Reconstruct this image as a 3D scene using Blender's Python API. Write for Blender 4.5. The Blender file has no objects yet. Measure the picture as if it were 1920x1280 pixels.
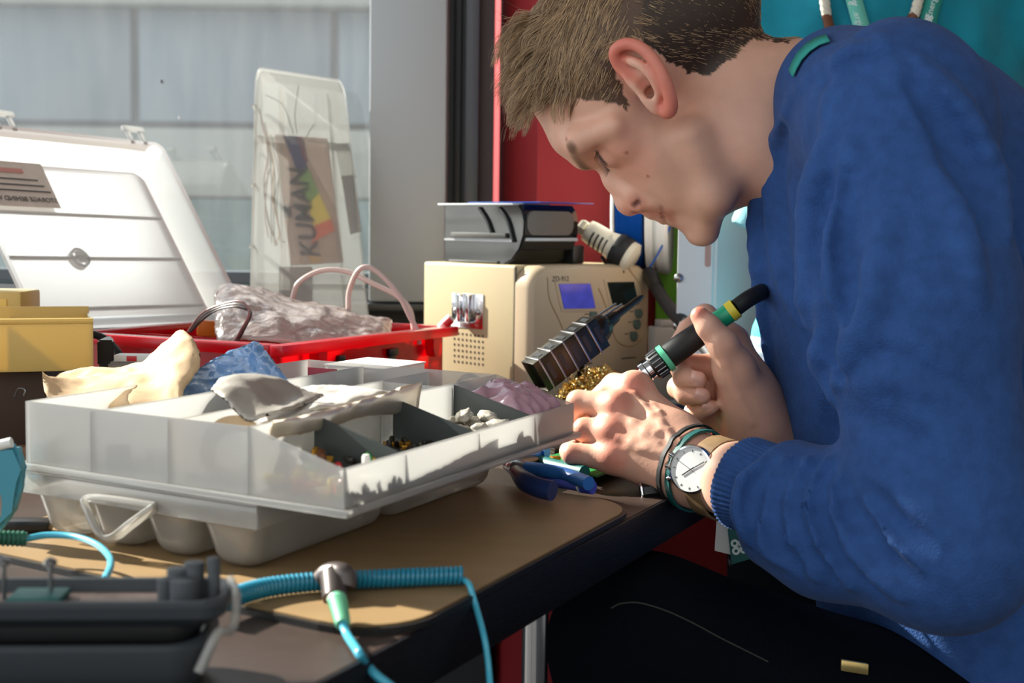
import bpy, bmesh, math, random
import numpy as np
from mathutils import Vector, Matrix, noise

random.seed(7)
rng = np.random.default_rng(7)
SC = bpy.context.scene
COL = SC.collection

# ---------------------------------------------------------------- camera
CAM_Z = 0.96
FPX = 2667.0
PITCH = math.atan(220 / FPX)
ROLL = 0.0125
_F = Vector((0, math.cos(PITCH), -math.sin(PITCH)))
_X = Vector((1, 0, 0))
_U0 = Vector((0, math.sin(PITCH), math.cos(PITCH)))
_R = _X * math.cos(ROLL) + _U0 * math.sin(ROLL)
_U = -_X * math.sin(ROLL) + _U0 * math.cos(ROLL)
CAM = Vector((0, 0, CAM_Z))
cam_d = bpy.data.cameras.new('camera')
cam = bpy.data.objects.new('camera', cam_d)
COL.objects.link(cam)
cam.matrix_world = Matrix(((_R.x, _U.x, -_F.x, CAM.x), (_R.y, _U.y, -_F.y, CAM.y), (_R.z, _U.z, -_F.z, CAM.z), (0, 0, 0, 1)))
cam_d.sensor_width = 36
cam_d.lens = FPX / 1920 * 36
cam_d.clip_start = 0.02
cam_d.dof.use_dof = True
cam_d.dof.focus_distance = 1.19
cam_d.dof.aperture_fstop = 9.0
SC.camera = cam

# ---------------------------------------------------------------- light
SUN_TO = Vector((-0.80, 0.42, 0.54)).normalized()
w = bpy.data.worlds.new('sky')
SC.world = w
w.use_nodes = True
bg = w.node_tree.nodes['Background']
bg.inputs['Strength'].default_value = 1.45
# daylight comes in from the window side at the left, the room at the right is dimmer
_wt = w.node_tree
_tc = _wt.nodes.new('ShaderNodeTexCoord'); _dp = _wt.nodes.new('ShaderNodeVectorMath'); _dp.operation = 'DOT_PRODUCT'
_dp.inputs[1].default_value = (-0.86, 0.38, 0.34)
_cr = _wt.nodes.new('ShaderNodeValToRGB'); _mr = _wt.nodes.new('ShaderNodeMapRange'); _mr.inputs['From Min'].default_value = -1
_wt.links.new(_tc.outputs['Generated'], _dp.inputs[0]); _wt.links.new(_dp.outputs['Value'], _mr.inputs['Value'])
_cr.color_ramp.elements[0].color = (0.46, 0.43, 0.40, 1)
_cr.color_ramp.elements[1].color = (1.30, 1.42, 1.52, 1)
_cr.color_ramp.elements[0].position = 0.22; _cr.color_ramp.elements[1].position = 0.80
_wt.links.new(_mr.outputs[0], _cr.inputs[0]); _wt.links.new(_cr.outputs[0], bg.inputs['Color'])
sd = bpy.data.lights.new('sun', 'SUN')
sd.energy = 19.0
sd.angle = math.radians(0.6)
sd.color = (1.0, 0.93, 0.83)
sun = bpy.data.objects.new('sun', sd)
COL.objects.link(sun)
sun.rotation_euler = SUN_TO.to_track_quat('Z', 'Y').to_euler()
sun.location = (-3, 3, 3)
SC.view_settings.view_transform = 'Standard'
SC.view_settings.look = 'None'
SC.view_settings.gamma = 1
SC.view_settings.use_curve_mapping = False
SC.view_settings.exposure = 0.0
SC.cycles.max_bounces = 10
SC.cycles.transparent_max_bounces = 24
SC.cycles.sample_clamp_indirect = 6.0
SC.cycles.caustics_reflective = False
SC.cycles.caustics_refractive = False

# ---------------------------------------------------------------- geometry from the photograph's frame
def ray(px, py):
    return (_F + _R * ((px - 960) / FPX) - _U * ((py - 640) / FPX))
def D(px, py, y):
    d = ray(px, py)
    return CAM + d * (y / d.y)
def G(px, py, z):
    d = ray(px, py)
    return CAM + d * ((z - CAM.z) / d.z)
def proj(p):
    v = Vector(p) - CAM
    k = v.dot(_F)
    return (960 + FPX * v.dot(_R) / k, 640 - FPX * v.dot(_U) / k)

def lin(c):
    c = c / 255.0
    return c / 12.92 if c <= 0.04045 else ((c + 0.055) / 1.055) ** 2.4
def rgb(r, g, b):
    return (lin(r), lin(g), lin(b), 1)

# ---------------------------------------------------------------- materials
def newmat(name):
    m = bpy.data.materials.new(name)
    m.use_nodes = True
    nt = m.node_tree
    return m, nt, nt.nodes, nt.links
def N(nt, kind, **kw):
    n = nt.nodes.new(kind)
    for k, v in kw.items():
        if k in n.inputs:
            n.inputs[k].default_value = v
        else:
            setattr(n, k, v)
    return n
def objco(nt):
    return nt.nodes.new('ShaderNodeTexCoord').outputs['Object']
def pm(name, col, rough=0.5, metal=0.0, spec=0.5, var=0.0, vscale=20, bump=0.0, bscale=80, trans=0.0, sss=0.0, sheen=0.0, coat=0.0, stretch=None, alpha=1.0, emit=None):
    m, nt, ns, ln = newmat(name)
    p = ns['Principled BSDF']
    p.inputs['Base Color'].default_value = col
    p.inputs['Roughness'].default_value = rough
    p.inputs['Metallic'].default_value = metal
    p.inputs['Specular IOR Level'].default_value = spec
    p.inputs['Transmission Weight'].default_value = trans
    p.inputs['Alpha'].default_value = alpha
    if sss:
        p.inputs['Subsurface Weight'].default_value = sss
        p.inputs['Subsurface Radius'].default_value = (1, 0.35, 0.2)
        p.inputs['Subsurface Scale'].default_value = 0.006
    if sheen:
        p.inputs['Sheen Weight'].default_value = sheen
        p.inputs['Sheen Roughness'].default_value = 0.4
    if coat:
        p.inputs['Coat Weight'].default_value = coat
        p.inputs['Coat Roughness'].default_value = 0.1
    if emit:
        p.inputs['Emission Color'].default_value = emit[0]
        p.inputs['Emission Strength'].default_value = emit[1]
    co = None
    if var or bump:
        co = objco(nt)
        if stretch:
            mp = N(nt, 'ShaderNodeMapping')
            mp.inputs['Scale'].default_value = stretch
            ln.new(co, mp.inputs['Vector'])
            co = mp.outputs[0]
    if var:
        t = N(nt, 'ShaderNodeTexNoise', Scale=vscale, Detail=5.0)
        ln.new(co, t.inputs['Vector'])
        r = N(nt, 'ShaderNodeMapRange')
        r.inputs['From Min'].default_value = 0.3
        r.inputs['From Max'].default_value = 0.7
        r.inputs['To Min'].default_value = 1 - var
        r.inputs['To Max'].default_value = 1 + var
        ln.new(t.outputs['Fac'], r.inputs['Value'])
        mx = N(nt, 'ShaderNodeVectorMath', operation='SCALE')
        mx.inputs[0].default_value = col[:3]
        ln.new(r.outputs[0], mx.inputs['Scale'])
        ln.new(mx.outputs[0], p.inputs['Base Color'])
    if bump:
        t = N(nt, 'ShaderNodeTexNoise', Scale=bscale, Detail=4.0)
        ln.new(co, t.inputs['Vector'])
        b = N(nt, 'ShaderNodeBump', Strength=bump, Distance=0.002)
        ln.new(t.outputs['Fac'], b.inputs['Height'])
        ln.new(b.outputs[0], p.inputs['Normal'])
    return m
def frost(name, col, clear=0.35, transl=0.5, rough=0.35, gloss=0.06, bump=0.0, bscale=60):
    """thin translucent plastic: see-through + diffuse + translucent + gloss"""
    m, nt, ns, ln = newmat(name)
    ns.remove(ns['Principled BSDF'])
    out = ns['Material Output']
    tp = N(nt, 'ShaderNodeBsdfTransparent')
    tp.inputs['Color'].default_value = tuple(0.5 + 0.5 * c for c in col[:3]) + (1,)
    df = N(nt, 'ShaderNodeBsdfDiffuse'); df.inputs['Color'].default_value = col
    tl = N(nt, 'ShaderNodeBsdfTranslucent'); tl.inputs['Color'].default_value = col
    gl = N(nt, 'ShaderNodeBsdfGlossy', Roughness=rough)
    m1 = N(nt, 'ShaderNodeMixShader'); m1.inputs[0].default_value = transl
    ln.new(df.outputs[0], m1.inputs[1]); ln.new(tl.outputs[0], m1.inputs[2])
    m2 = N(nt, 'ShaderNodeMixShader'); m2.inputs[0].default_value = clear
    ln.new(m1.outputs[0], m2.inputs[1]); ln.new(tp.outputs[0], m2.inputs[2])
    lw = N(nt, 'ShaderNodeFresnel', IOR=1.45)
    ad = N(nt, 'ShaderNodeMath', operation='MULTIPLY_ADD')
    ad.inputs[1].default_value = 0.8; ad.inputs[2].default_value = gloss * 0.3
    ln.new(lw.outputs[0], ad.inputs[0])
    m3 = N(nt, 'ShaderNodeMixShader')
    ln.new(ad.outputs[0], m3.inputs[0]); ln.new(m2.outputs[0], m3.inputs[1]); ln.new(gl.outputs[0], m3.inputs[2])
    ln.new(m3.outputs[0], out.inputs['Surface'])
    if bump:
        t = N(nt, 'ShaderNodeTexNoise', Scale=bscale, Detail=3.0)
        ln.new(objco(nt), t.inputs['Vector'])
        b = N(nt, 'ShaderNodeBump', Strength=bump, Distance=0.004)
        ln.new(t.outputs['Fac'], b.inputs['Height'])
        for s in (df, tl, gl, lw):
            ln.new(b.outputs[0], s.inputs['Normal'])
    return m

# ---------------------------------------------------------------- mesh collecting
class MB:
    def __init__(self, M=None):
        self.bm = bmesh.new()
        self.M = M or Matrix.Identity(4)
    def v(self, p):
        return self.bm.verts.new(self.M @ Vector(p))
    def face(self, vs):
        try:
            return self.bm.faces.new(vs)
        except ValueError:
            return None
    def poly(self, pts):
        return self.face([self.v(p) for p in pts])
    def box(self, lo, hi, bev=0.0, seg=2):
        t = bmesh.new()
        bmesh.ops.create_cube(t, size=1)
        for q in t.verts:
            q.co = Vector([lo[i] + (q.co[i] + 0.5) * (hi[i] - lo[i]) for i in range(3)])
        if bev:
            bmesh.ops.bevel(t, geom=t.edges[:] , offset=bev, segments=seg, affect='EDGES', profile=0.5)
        self.merge(t)
        return self
    def merge(self, t, M=None):
        mp = {}
        for q in t.verts:
            mp[q] = self.v(M @ q.co if M else q.co)
        for f in t.faces:
            self.face([mp[q] for q in f.verts])
        t.free()
    def prism(self, pts, h0, h1, bev=0.0):
        """pts in xy, extruded in z"""
        t = bmesh.new()
        a = [t.verts.new((p[0], p[1], h0)) for p in pts]
        b = [t.verts.new((p[0], p[1], h1)) for p in pts]
        n = len(pts)
        t.faces.new(a[::-1]); t.faces.new(b)
        for i in range(n):
            t.faces.new((a[i], a[(i + 1) % n], b[(i + 1) % n], b[i]))
        if bev:
            bmesh.ops.bevel(t, geom=t.edges[:], offset=bev, segments=2, affect='EDGES')
        self.merge(t)
        return self
    def slab(self, quad, th, up=Vector((0, 0, 1))):
        """a quad/polygon in space thickened along its normal by th"""
        q = [Vector(p) for p in quad]
        n = (q[1] - q[0]).cross(q[2] - q[0]).normalized()
        a = [self.v(p) for p in q]
        b = [self.v(p + n * th) for p in q]
        k = len(q)
        self.face(a[::-1]); self.face(b)
        for i in range(k):
            self.face((a[i], a[(i + 1) % k], b[(i + 1) % k], b[i]))
        return self
    def tube(self, pts, r, seg=10, close=False, caps=True, ell=None):
        pts = [Vector(p) for p in pts]
        n = len(pts)
        rs = r if isinstance(r, (list, tuple)) else [r] * n
        rings = []
        prev = None
        for i in range(n):
            if close:
                t = pts[(i + 1) % n] - pts[i - 1]
            else:
                t = pts[min(i + 1, n - 1)] - pts[max(i - 1, 0)]
            if t.length < 1e-9:
                t = Vector((0, 0, 1))
            t.normalize()
            if prev is None:
                a = t.cross(Vector((0, 0, 1)))
                if a.length < 0.05:
                    a = t.cross(Vector((0, 1, 0)))
                a.normalize()
            else:
                a = prev - t * prev.dot(t)
                a.normalize()
            prev = a
            b = t.cross(a)
            ex, ey = ell if ell else (1, 1)
            rings.append([self.v(pts[i] + (a * math.cos(2 * math.pi * k / seg) * ex + b * math.sin(2 * math.pi * k / seg) * ey) * rs[i]) for k in range(seg)])
        m = n if close else n - 1
        for i in range(m):
            r0, r1 = rings[i], rings[(i + 1) % n]
            for k in range(seg):
                self.face((r0[k], r0[(k + 1) % seg], r1[(k + 1) % seg], r1[k]))
        if caps and not close:
            self.face(rings[0][::-1]); self.face(rings[-1])
        return self
    def lathe(self, prof, seg=32, M=None, caps=True):
        """prof: (r, z) list, revolved about z of M"""
        M = M or Matrix.Identity(4)
        rings = []
        for r, z in prof:
            rings.append([self.v(M @ Vector((r * math.cos(2 * math.pi * k / seg), r * math.sin(2 * math.pi * k / seg), z))) for k in range(seg)])
        for i in range(len(rings) - 1):
            for k in range(seg):
                self.face((rings[i][k], rings[i][(k + 1) % seg], rings[i + 1][(k + 1) % seg], rings[i + 1][k]))
        if caps:
            self.face(rings[0][::-1]); self.face(rings[-1])
        return self
    def grid(self, fn, nu, nv, closeu=False):
        vs = [[self.v(fn(i / (nu if closeu else nu - 1), j / (nv - 1))) for j in range(nv)] for i in range(nu)]
        for i in range(nu if closeu else nu - 1):
            for j in range(nv - 1):
                self.face((vs[i][j], vs[(i + 1) % nu][j], vs[(i + 1) % nu][j + 1], vs[i][j + 1]))
        return self

def add_obj(name, me, mat, parent=None, smooth=True, recenter=True):
    o = bpy.data.objects.new(name, me)
    COL.objects.link(o)
    loc = Vector((0, 0, 0))
    if recenter and len(me.vertices):
        co = np.empty(len(me.vertices) * 3, np.float32)
        me.vertices.foreach_get('co', co)
        co = co.reshape(-1, 3)
        lo, hi = co.min(0), co.max(0)
        loc = Vector(((lo[0] + hi[0]) / 2, (lo[1] + hi[1]) / 2, lo[2]))
        co -= np.array(loc, np.float32)
        me.vertices.foreach_set('co', co.ravel())
        me.update()
    o.location = loc
    if parent is not None:
        o.parent = parent
        w = parent.location.copy()
        q = parent.parent
        while q:
            w += q.location; q = q.parent
        o.location = loc - w
    for m in (mat if isinstance(mat, (list, tuple)) else [mat]):
        me.materials.append(m)
    if smooth:
        me.polygons.foreach_set('use_smooth', [True] * len(me.polygons))
        if smooth != 'all':
            try:
                me.set_sharp_from_angle(angle=math.radians(38))
            except Exception:
                pass
    return o
def fin(name, mb, mat, parent=None, smooth=True, label=None, norm=True):
    if norm:
        bmesh.ops.recalc_face_normals(mb.bm, faces=mb.bm.faces[:])
    me = bpy.data.meshes.new(name)
    mb.bm.to_mesh(me)
    mb.bm.free()
    o = add_obj(name, me, mat, parent, smooth)
    if label:
        o['label'] = label
    return o
def thing(name, label, cat, loc, group=None):
    o = bpy.data.objects.new(name, None)
    o.empty_display_size = 0.03
    COL.objects.link(o)
    o.location = loc
    return tag(o, label, cat, group)
def tag(o, label, cat, group=None, kind=None):
    o['label'] = label
    o['category'] = cat
    if group:
        o['group'] = group
    if kind:
        o['kind'] = kind
    return o
def struct(name, mb, mat, smooth=False, parent=None):
    o = fin(name, mb, mat, parent, smooth)
    if parent is None:
        o['kind'] = 'structure'
    return o
def copy_thing(src, loc, label, rot=None):
    c = src.copy(); COL.objects.link(c); c.location = loc; c['label'] = label
    if rot:
        c.rotation_euler = rot
    for ch in src.children:
        d = ch.copy(); COL.objects.link(d); d.parent = c
    return c
def frame(o, x, y, z):
    x, y, z, o = Vector(x), Vector(y), Vector(z), Vector(o)
    return Matrix(((x.x, y.x, z.x, o.x), (x.y, y.y, z.y, o.y), (x.z, y.z, z.z, o.z), (0, 0, 0, 1)))
def axis_frame(a, b, side=Vector((0, 0, 1))):
    """frame at a, z along b-a"""
    z = (Vector(b) - Vector(a)).normalized()
    x = Vector(side).cross(z)
    if x.length < 1e-4:
        x = Vector((1, 0, 0)).cross(z)
    x.normalize()
    return frame(a, x, z.cross(x), z)
def spline(pts, n=12):
    """Catmull-Rom through 3-D points"""
    P = [Vector(p) for p in pts]
    P = [P[0] * 2 - P[1]] + P + [P[-1] * 2 - P[-2]]
    out = []
    for i in range(1, len(P) - 2):
        for k in range(n):
            t = k / n
            a, b, c, d = P[i - 1], P[i], P[i + 1], P[i + 2]
            out.append(0.5 * ((2 * b) + (c - a) * t + (2 * a - 5 * b + 4 * c - d) * t * t + (3 * b - a - 3 * c + d) * t ** 3))
    out.append(P[-2])
    return out
def text(name, s, M, size, mat, parent, ext=0.0003, shear=0.0, align='CENTER', bold=0.0):
    cu = bpy.data.curves.new(name, 'FONT')
    cu.body = s
    cu.size = size
    cu.extrude = ext
    cu.shear = shear
    cu.offset = bold
    cu.align_x = align
    cu.align_y = 'CENTER'
    t = bpy.data.objects.new(name, cu)
    me = bpy.data.meshes.new_from_object(t)
    bpy.data.objects.remove(t)
    me.transform(M)
    return add_obj(name, me, mat, parent, False)
def pillow(name, A, B, mat, parent=None, nu=24, nv=14, bulge=0.01, wr=0.006, wscale=40, seed=0, thin=0.0015, sag=0.0, power=0.6):
    """a bag: edge polylines A and B joined by two sheets that puff apart by bulge; creased by noise"""
    A = spline(A, 8); B = spline(B, 8)
    def at(P, t):
        x = t * (len(P) - 1); i = min(int(x), len(P) - 2)
        return P[i].lerp(P[i + 1], x - i)
    nrm = (A[-1] - A[0]).cross(B[len(B) // 2] - A[len(A) // 2]).normalized()
    so = Vector((seed * 3.1, seed * 1.7, seed))
    mb = MB()
    def fn(side):
        def f(u, v):
            p = at(A, u).lerp(at(B, u), v)
            e = (max(0.0, 4 * u * (1 - u)) ** power) * (max(0.0, 4 * v * (1 - v)) ** power)
            d = e * bulge + thin * 0.5
            c = noise.noise(p * wscale + so) * wr + (1 - abs(noise.noise(p * wscale * 1.3 + so * 2)) * 2) * wr * 0.7 + (1 - abs(noise.noise(p * wscale * 3.1 + so * 3)) * 2) * wr * 0.25
            return p + nrm * (side * d + c) + Vector((0, 0, -sag * 4 * v * (1 - v)))
        return f
    nu *= 2; nv *= 2
    mb.grid(fn(1), nu, nv); mb.grid(fn(-1), nu, nv)
    bmesh.ops.remove_doubles(mb.bm, verts=mb.bm.verts[:], dist=thin * 1.05)
    return fin(name, mb, mat, parent, 'all')
# ---------------------------------------------------------------- the palette
WHITE_RIB = frost('white moulded plastic', rgb(250, 250, 248), clear=0.0, transl=0.6, rough=0.3)
WHITE_PL = frost('milky plastic', rgb(250, 250, 248), clear=0.26, transl=0.72, rough=0.3)
TRAY_PL = frost('frosted polypropylene', rgb(244, 243, 240), clear=0.50, transl=0.6, rough=0.25)
BASE_PL = frost('clear hazy plastic', rgb(240, 237, 230), clear=0.50, transl=0.5, rough=0.15, gloss=0.1)
UPR_PL = frost('hazy white plastic', rgb(246, 244, 238), clear=0.66, transl=0.75, rough=0.2, gloss=0.1)
RED_PL = frost('red polypropylene', rgb(248, 18, 44), clear=0.06, transl=0.66, rough=0.25)
BUBBLE = frost('pinkish clear film', rgb(252, 238, 232), clear=0.28, transl=0.6, rough=0.15, gloss=0.2, bump=0.6, bscale=90)
BLUEFILM = frost('bluish antistatic film', rgb(120, 165, 215), clear=0.25, transl=0.3, rough=0.12, gloss=0.4, bump=0.5, bscale=60)
PINKFILM = frost('pink antistatic film', rgb(255, 205, 222), clear=0.1, transl=0.5, rough=0.25, gloss=0.2)
PAPER_BR = pm('tan kraft paper', rgb(206, 176, 138), 0.8, var=0.08, vscale=60, bump=0.3, bscale=50)
PAPER_WH = frost('white wrapping paper', rgb(236, 228, 218), clear=0.0, transl=0.3, rough=0.5, bump=0.3, bscale=50)
PAPER_GR = pm('grey silvered bag', rgb(178, 170, 160), 0.45, metal=0.35, bump=0.4, bscale=70)
WOOD_DK = pm('dark brown tabletop laminate', rgb(62, 48, 42), 0.42, spec=0.5, var=0.22, vscale=30, stretch=(1, 14, 1), bump=0.25, bscale=60)
EDGE_DK = pm('black brown edge band', rgb(15, 14, 19), 0.5, spec=0.25, var=0.3, vscale=40, stretch=(1, 1, 14), bump=0.3)
MAT_TAN = pm('tan board', rgb(148, 120, 82), 0.5, var=0.06, vscale=9, stretch=(1, 6, 1))
MAT_BLK = pm('black board edge', rgb(14, 13, 13), 0.5)
CREAM = pm('cream enamel', rgb(194, 177, 140), 0.42, bump=0.05, bscale=300)
CREAM_PL = pm('cream plastic', rgb(188, 167, 138), 0.5)
DARK_GAP = pm('dark seam', rgb(40, 36, 30), 0.7)
CHROME = pm('chrome', rgb(225, 225, 228), 0.12, metal=1.0)
STEEL = pm('brushed steel', rgb(150, 150, 150), 0.3, metal=1.0)
DARKSTEEL = pm('blackened steel', rgb(62, 58, 50), 0.32, metal=0.9)
BLACK = pm('black plastic', rgb(16, 17, 18), 0.4)
BLACKRUB = pm('black rubber', rgb(22, 23, 24), 0.6)
GREY_DK = pm('dark grey plastic', rgb(56, 61, 66), 0.55, bump=0.05, bscale=400)
GREY_POST = pm('grey plastic', rgb(78, 82, 86), 0.55)
GREY_MID = pm('mid grey plastic', rgb(150, 145, 138), 0.55)
SMOKE = frost('smoked clear plastic', rgb(62, 64, 64), clear=0.45, transl=0.1, rough=0.1, gloss=0.5)
SMOKE_DK = pm('black smoked plastic', rgb(18, 20, 20), 0.12, spec=0.7)
SMOKE_GR = pm('grey smoked plastic', rgb(84, 84, 80), 0.3, spec=0.5)
YELLOW = frost('pale yellow plastic', rgb(246, 214, 130), clear=0.0, transl=0.35, rough=0.35)
TEAL = pm('teal cord jacket', rgb(24, 128, 158), 0.35, coat=0.3)
CYAN = pm('cyan cable jacket', rgb(70, 178, 206), 0.3, coat=0.3)
MINT = pm('mint strain relief', rgb(120, 200, 160), 0.5)
GREENR = pm('green plastic', rgb(18, 165, 120), 0.4)
YELR = pm('yellow ring', rgb(225, 205, 60), 0.45)
TEALHANDLE = pm('teal rubber handle', rgb(72, 150, 172), 0.55)
BLUEH = pm('bright blue handle grip', rgb(40, 110, 190), 0.4)
NAVYH = pm('navy handle grip', rgb(32, 56, 110), 0.4)
PERI = pm('periwinkle plastic', rgb(92, 108, 212), 0.35)
PCB = pm('green circuit board', rgb(40, 140, 70), 0.4, var=0.5, vscale=160)
BRASS = pm('brass shavings', rgb(248, 216, 136), 0.32, metal=1.0)
GOLDY = pm('gold foil', rgb(200, 150, 60), 0.3, metal=0.8)
IVORY = pm('ivory plastic', rgb(226, 218, 196), 0.4)
LCD_BLUE = pm('lit blue display', rgb(78, 82, 190), 0.15, var=0.25, vscale=60, emit=(rgb(80, 86, 200), 0.18))
LCD_DARK = pm('dark display glass', rgb(30, 36, 34), 0.08, spec=0.7)
BTN = pm('green grey button', rgb(92, 108, 100), 0.5)
INK = pm('dark ink', rgb(30, 26, 32), 0.7)
INKWHITE = pm('white ink', rgb(225, 238, 232), 0.7)
ORANGE = pm('orange wrapped connector', rgb(214, 120, 40), 0.4)
REDSOLID = pm('red plastic', rgb(205, 30, 40), 0.35)
WHITESOLID = pm('white plastic', rgb(236, 236, 232), 0.45)
CARDWHITE = pm('white card box', rgb(238, 234, 230), 0.6, var=0.02)
PINKWIRE = pm('pale pink cable', rgb(214, 188, 180), 0.35)
LEATHER = pm('tan leather', rgb(140, 112, 78), 0.55, var=0.1, vscale=200)
LEATHER_DK = pm('brown leather', rgb(110, 62, 30), 0.55, var=0.2, vscale=200)
ROPE = pm('natural rope', rgb(225, 215, 195), 0.8)
TEALBAND = pm('teal woven ribbon', rgb(42, 150, 138), 0.7)
DKTEAL = pm('dark teal card', rgb(14, 96, 92), 0.5)
STONE = pm('off white foam pieces', rgb(176, 170, 158), 0.75, var=0.12, bump=0.5, bscale=200)
REDWALL = pm('red painted wall', rgb(150, 36, 40), 0.6, bump=0.05, bscale=200, spec=0.3)
ALU = pm('light grey aluminium', rgb(176, 180, 182), 0.45, metal=0.15, spec=0.4)
GASKET = pm('dark rubber gasket', rgb(46, 52, 56), 0.4)
SLATE = pm('slate grey frame', rgb(98, 106, 112), 0.35, metal=0.2)
BROWNFR = pm('dark taupe frame', rgb(84, 74, 74), 0.6)
CHARCOAL = pm('charcoal panel', rgb(42, 46, 50), 0.5)
FACADE = pm('grey cladding panel', rgb(124, 139, 148), 0.6, var=0.05, vscale=2)
FACADE_LT = pm('pale cladding panel', rgb(150, 157, 152), 0.6, var=0.05, vscale=2)
FACADE_DK = pm('cladding joint', rgb(78, 86, 90), 0.7)
FACADE_GR = pm('blue green cladding', rgb(98, 122, 122), 0.6, var=0.15, vscale=3)
PAVING = pm('outdoor paving', rgb(130, 130, 126), 0.8, var=0.1)
FLOORM = pm('dark carpet', rgb(40, 40, 40), 0.9, var=0.2, vscale=200, bump=0.3, bscale=300)
def glass_mat():
    m, nt, ns, ln = newmat('window glass')
    ns.remove(ns['Principled BSDF'])
    tp = N(nt, 'ShaderNodeBsdfTransparent'); tp.inputs['Color'].default_value = (0.96, 0.98, 0.98, 1)
    gl = N(nt, 'ShaderNodeBsdfGlossy', Roughness=0.0)
    df = N(nt, 'ShaderNodeBsdfDiffuse'); df.inputs['Color'].default_value = (0.8, 0.8, 0.78, 1)
    tl = N(nt, 'ShaderNodeBsdfTranslucent'); tl.inputs['Color'].default_value = (0.8, 0.8, 0.78, 1)
    du = N(nt, 'ShaderNodeMixShader'); du.inputs[0].default_value = 0.6
    ln.new(df.outputs[0], du.inputs[1]); ln.new(tl.outputs[0], du.inputs[2])
    a = N(nt, 'ShaderNodeMixShader'); a.inputs[0].default_value = 0.09
    ln.new(tp.outputs[0], a.inputs[1]); ln.new(gl.outputs[0], a.inputs[2])
    t = N(nt, 'ShaderNodeTexNoise', Scale=14.0, Detail=6.0)
    mp = N(nt, 'ShaderNodeMapping'); mp.inputs['Scale'].default_value = (3, 1, 0.5)
    ln.new(objco(nt), mp.inputs[0]); ln.new(mp.outputs[0], t.inputs['Vector'])
    r = N(nt, 'ShaderNodeMapRange'); r.inputs['From Min'].default_value = 0.35; r.inputs['From Max'].default_value = 0.8
    r.inputs['To Min'].default_value = 0.02; r.inputs['To Max'].default_value = 0.05
    ln.new(t.outputs['Fac'], r.inputs['Value'])
    b = N(nt, 'ShaderNodeMixShader')
    ln.new(r.outputs[0], b.inputs[0]); ln.new(a.outputs[0], b.inputs[1]); ln.new(du.outputs[0], b.inputs[2])
    ln.new(b.outputs[0], ns['Material Output'].inputs['Surface'])
    return m
GLASS = glass_mat()
# ================================================================ the setting
TZ = 0.74            # table top height
WY = 2.10            # window plane
def X(px, y):        # world x of a picture column at distance y near the horizon
    return (px - 960) / FPX * y
mb = MB(); mb.box((-4, -2.5, -0.05), (4, 2.4, 0)); struct('floor', mb, FLOORM)
# window wall: dark panel below the sill, lintel above the glass
mb = MB(); mb.box((-4, WY - 0.02, 0), (X(918, WY), WY + 0.12, 0.835)); struct('wall_window', mb, CHARCOAL)
mb = MB(); mb.box((-4, WY - 0.02, 2.80), (X(918, WY), WY + 0.16, 2.98)); struct('wall_lintel', mb, ALU)
# window: sill, rail, aluminium infill, gasket, posts, pane
wr = MB(); wr.box((-4, WY - 0.03, 0.868), (X(838, WY), WY + 0.03, 0.886), 0.002)
wn = struct('window_1', wr, SLATE)
mb = MB(); mb.box((-4, WY - 0.10, 0.835), (X(838, WY), WY + 0.02, 0.846), 0.002); fin('sill', mb, GASKET, wn)
mb = MB(); mb.box((-4, WY - 0.022, 0.849), (X(838, WY), WY + 0.02, 0.865), 0.002); fin('rail', mb, ALU, wn)
mb = MB(); mb.box((-4, WY + 0.0, 0.886), (X(690, WY), WY + 0.006, 2.80)); fin('pane', mb, GLASS, wn, False)
mb = MB(); mb.box((X(690, WY - .09), WY - 0.09, 0.848), (X(838, WY), WY + 0.05, 2.80), 0.003); fin('infill_panel', mb, ALU, wn)
mb = MB(); mb.box((X(838, WY), WY - 0.008, 0.84), (X(868, WY), WY + 0.05, 2.80))
mb.box((X(847, WY), WY - 0.016, 0.84), (X(862, WY), WY - 0.004, 2.80), 0.003); fin('gasket_channel', mb, GASKET, wn)
mb = MB(); mb.box((X(868, WY), WY - 0.03, 0.84), (X(894, WY), WY + 0.05, 2.80), 0.002); fin('side_post', mb, SLATE, wn)
mb = MB(); mb.box((X(894, WY), WY - 0.012, 0.0), (X(921, WY), WY + 0.05, 2.80)); fin('jamb_strip', mb, BROWNFR, wn)
BLOCKERM = pm('grey blocker cloth', rgb(150, 150, 146), .8)
for x0, x1, zb_ in ((-1.88, -1.462, 2.03), (-1.458, X(690, WY), 1.885)):  # added unseen blockers, placed to keep the sun off head and chest
    mb = MB(); mb.box((x0, WY - 0.035, zb_), (x1, WY - 0.033, 2.80)); mb.tube([Vector((x0, WY - 0.034, zb_)), Vector((x1, WY - 0.034, zb_))], .008, 10); fin('sun_blocker', mb, BLOCKERM, wn)
mb = MB(); mb.box((-1.92, WY - 0.03, 0.886), (-1.87, WY + 0.05, 2.80), .003); fin('mullion', mb, SLATE, wn)
# red wall: lit reveal facing the window and the shaded face
RY = 1.90
xa, xb = X(916, WY), X(1003, RY)
mb = MB(); mb.prism([(xa, WY + 0.1), (xb, RY), (2.3, RY), (2.3, WY + 0.1)], 0.0, 2.8); struct('wall_back', mb, REDWALL)
mb = MB(); mb.box((-4, -1.2, 2.95), (2.4, WY + .16, 3.0)); struct('ceiling', mb, pm('off white ceiling', rgb(205, 205, 200), 0.9))
mb = MB(); mb.box((2.3, -2.5, 0), (2.4, WY - .2, 2.8)); struct('wall_right', mb, pm('pale plaster', rgb(190, 188, 182), 0.8))
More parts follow.
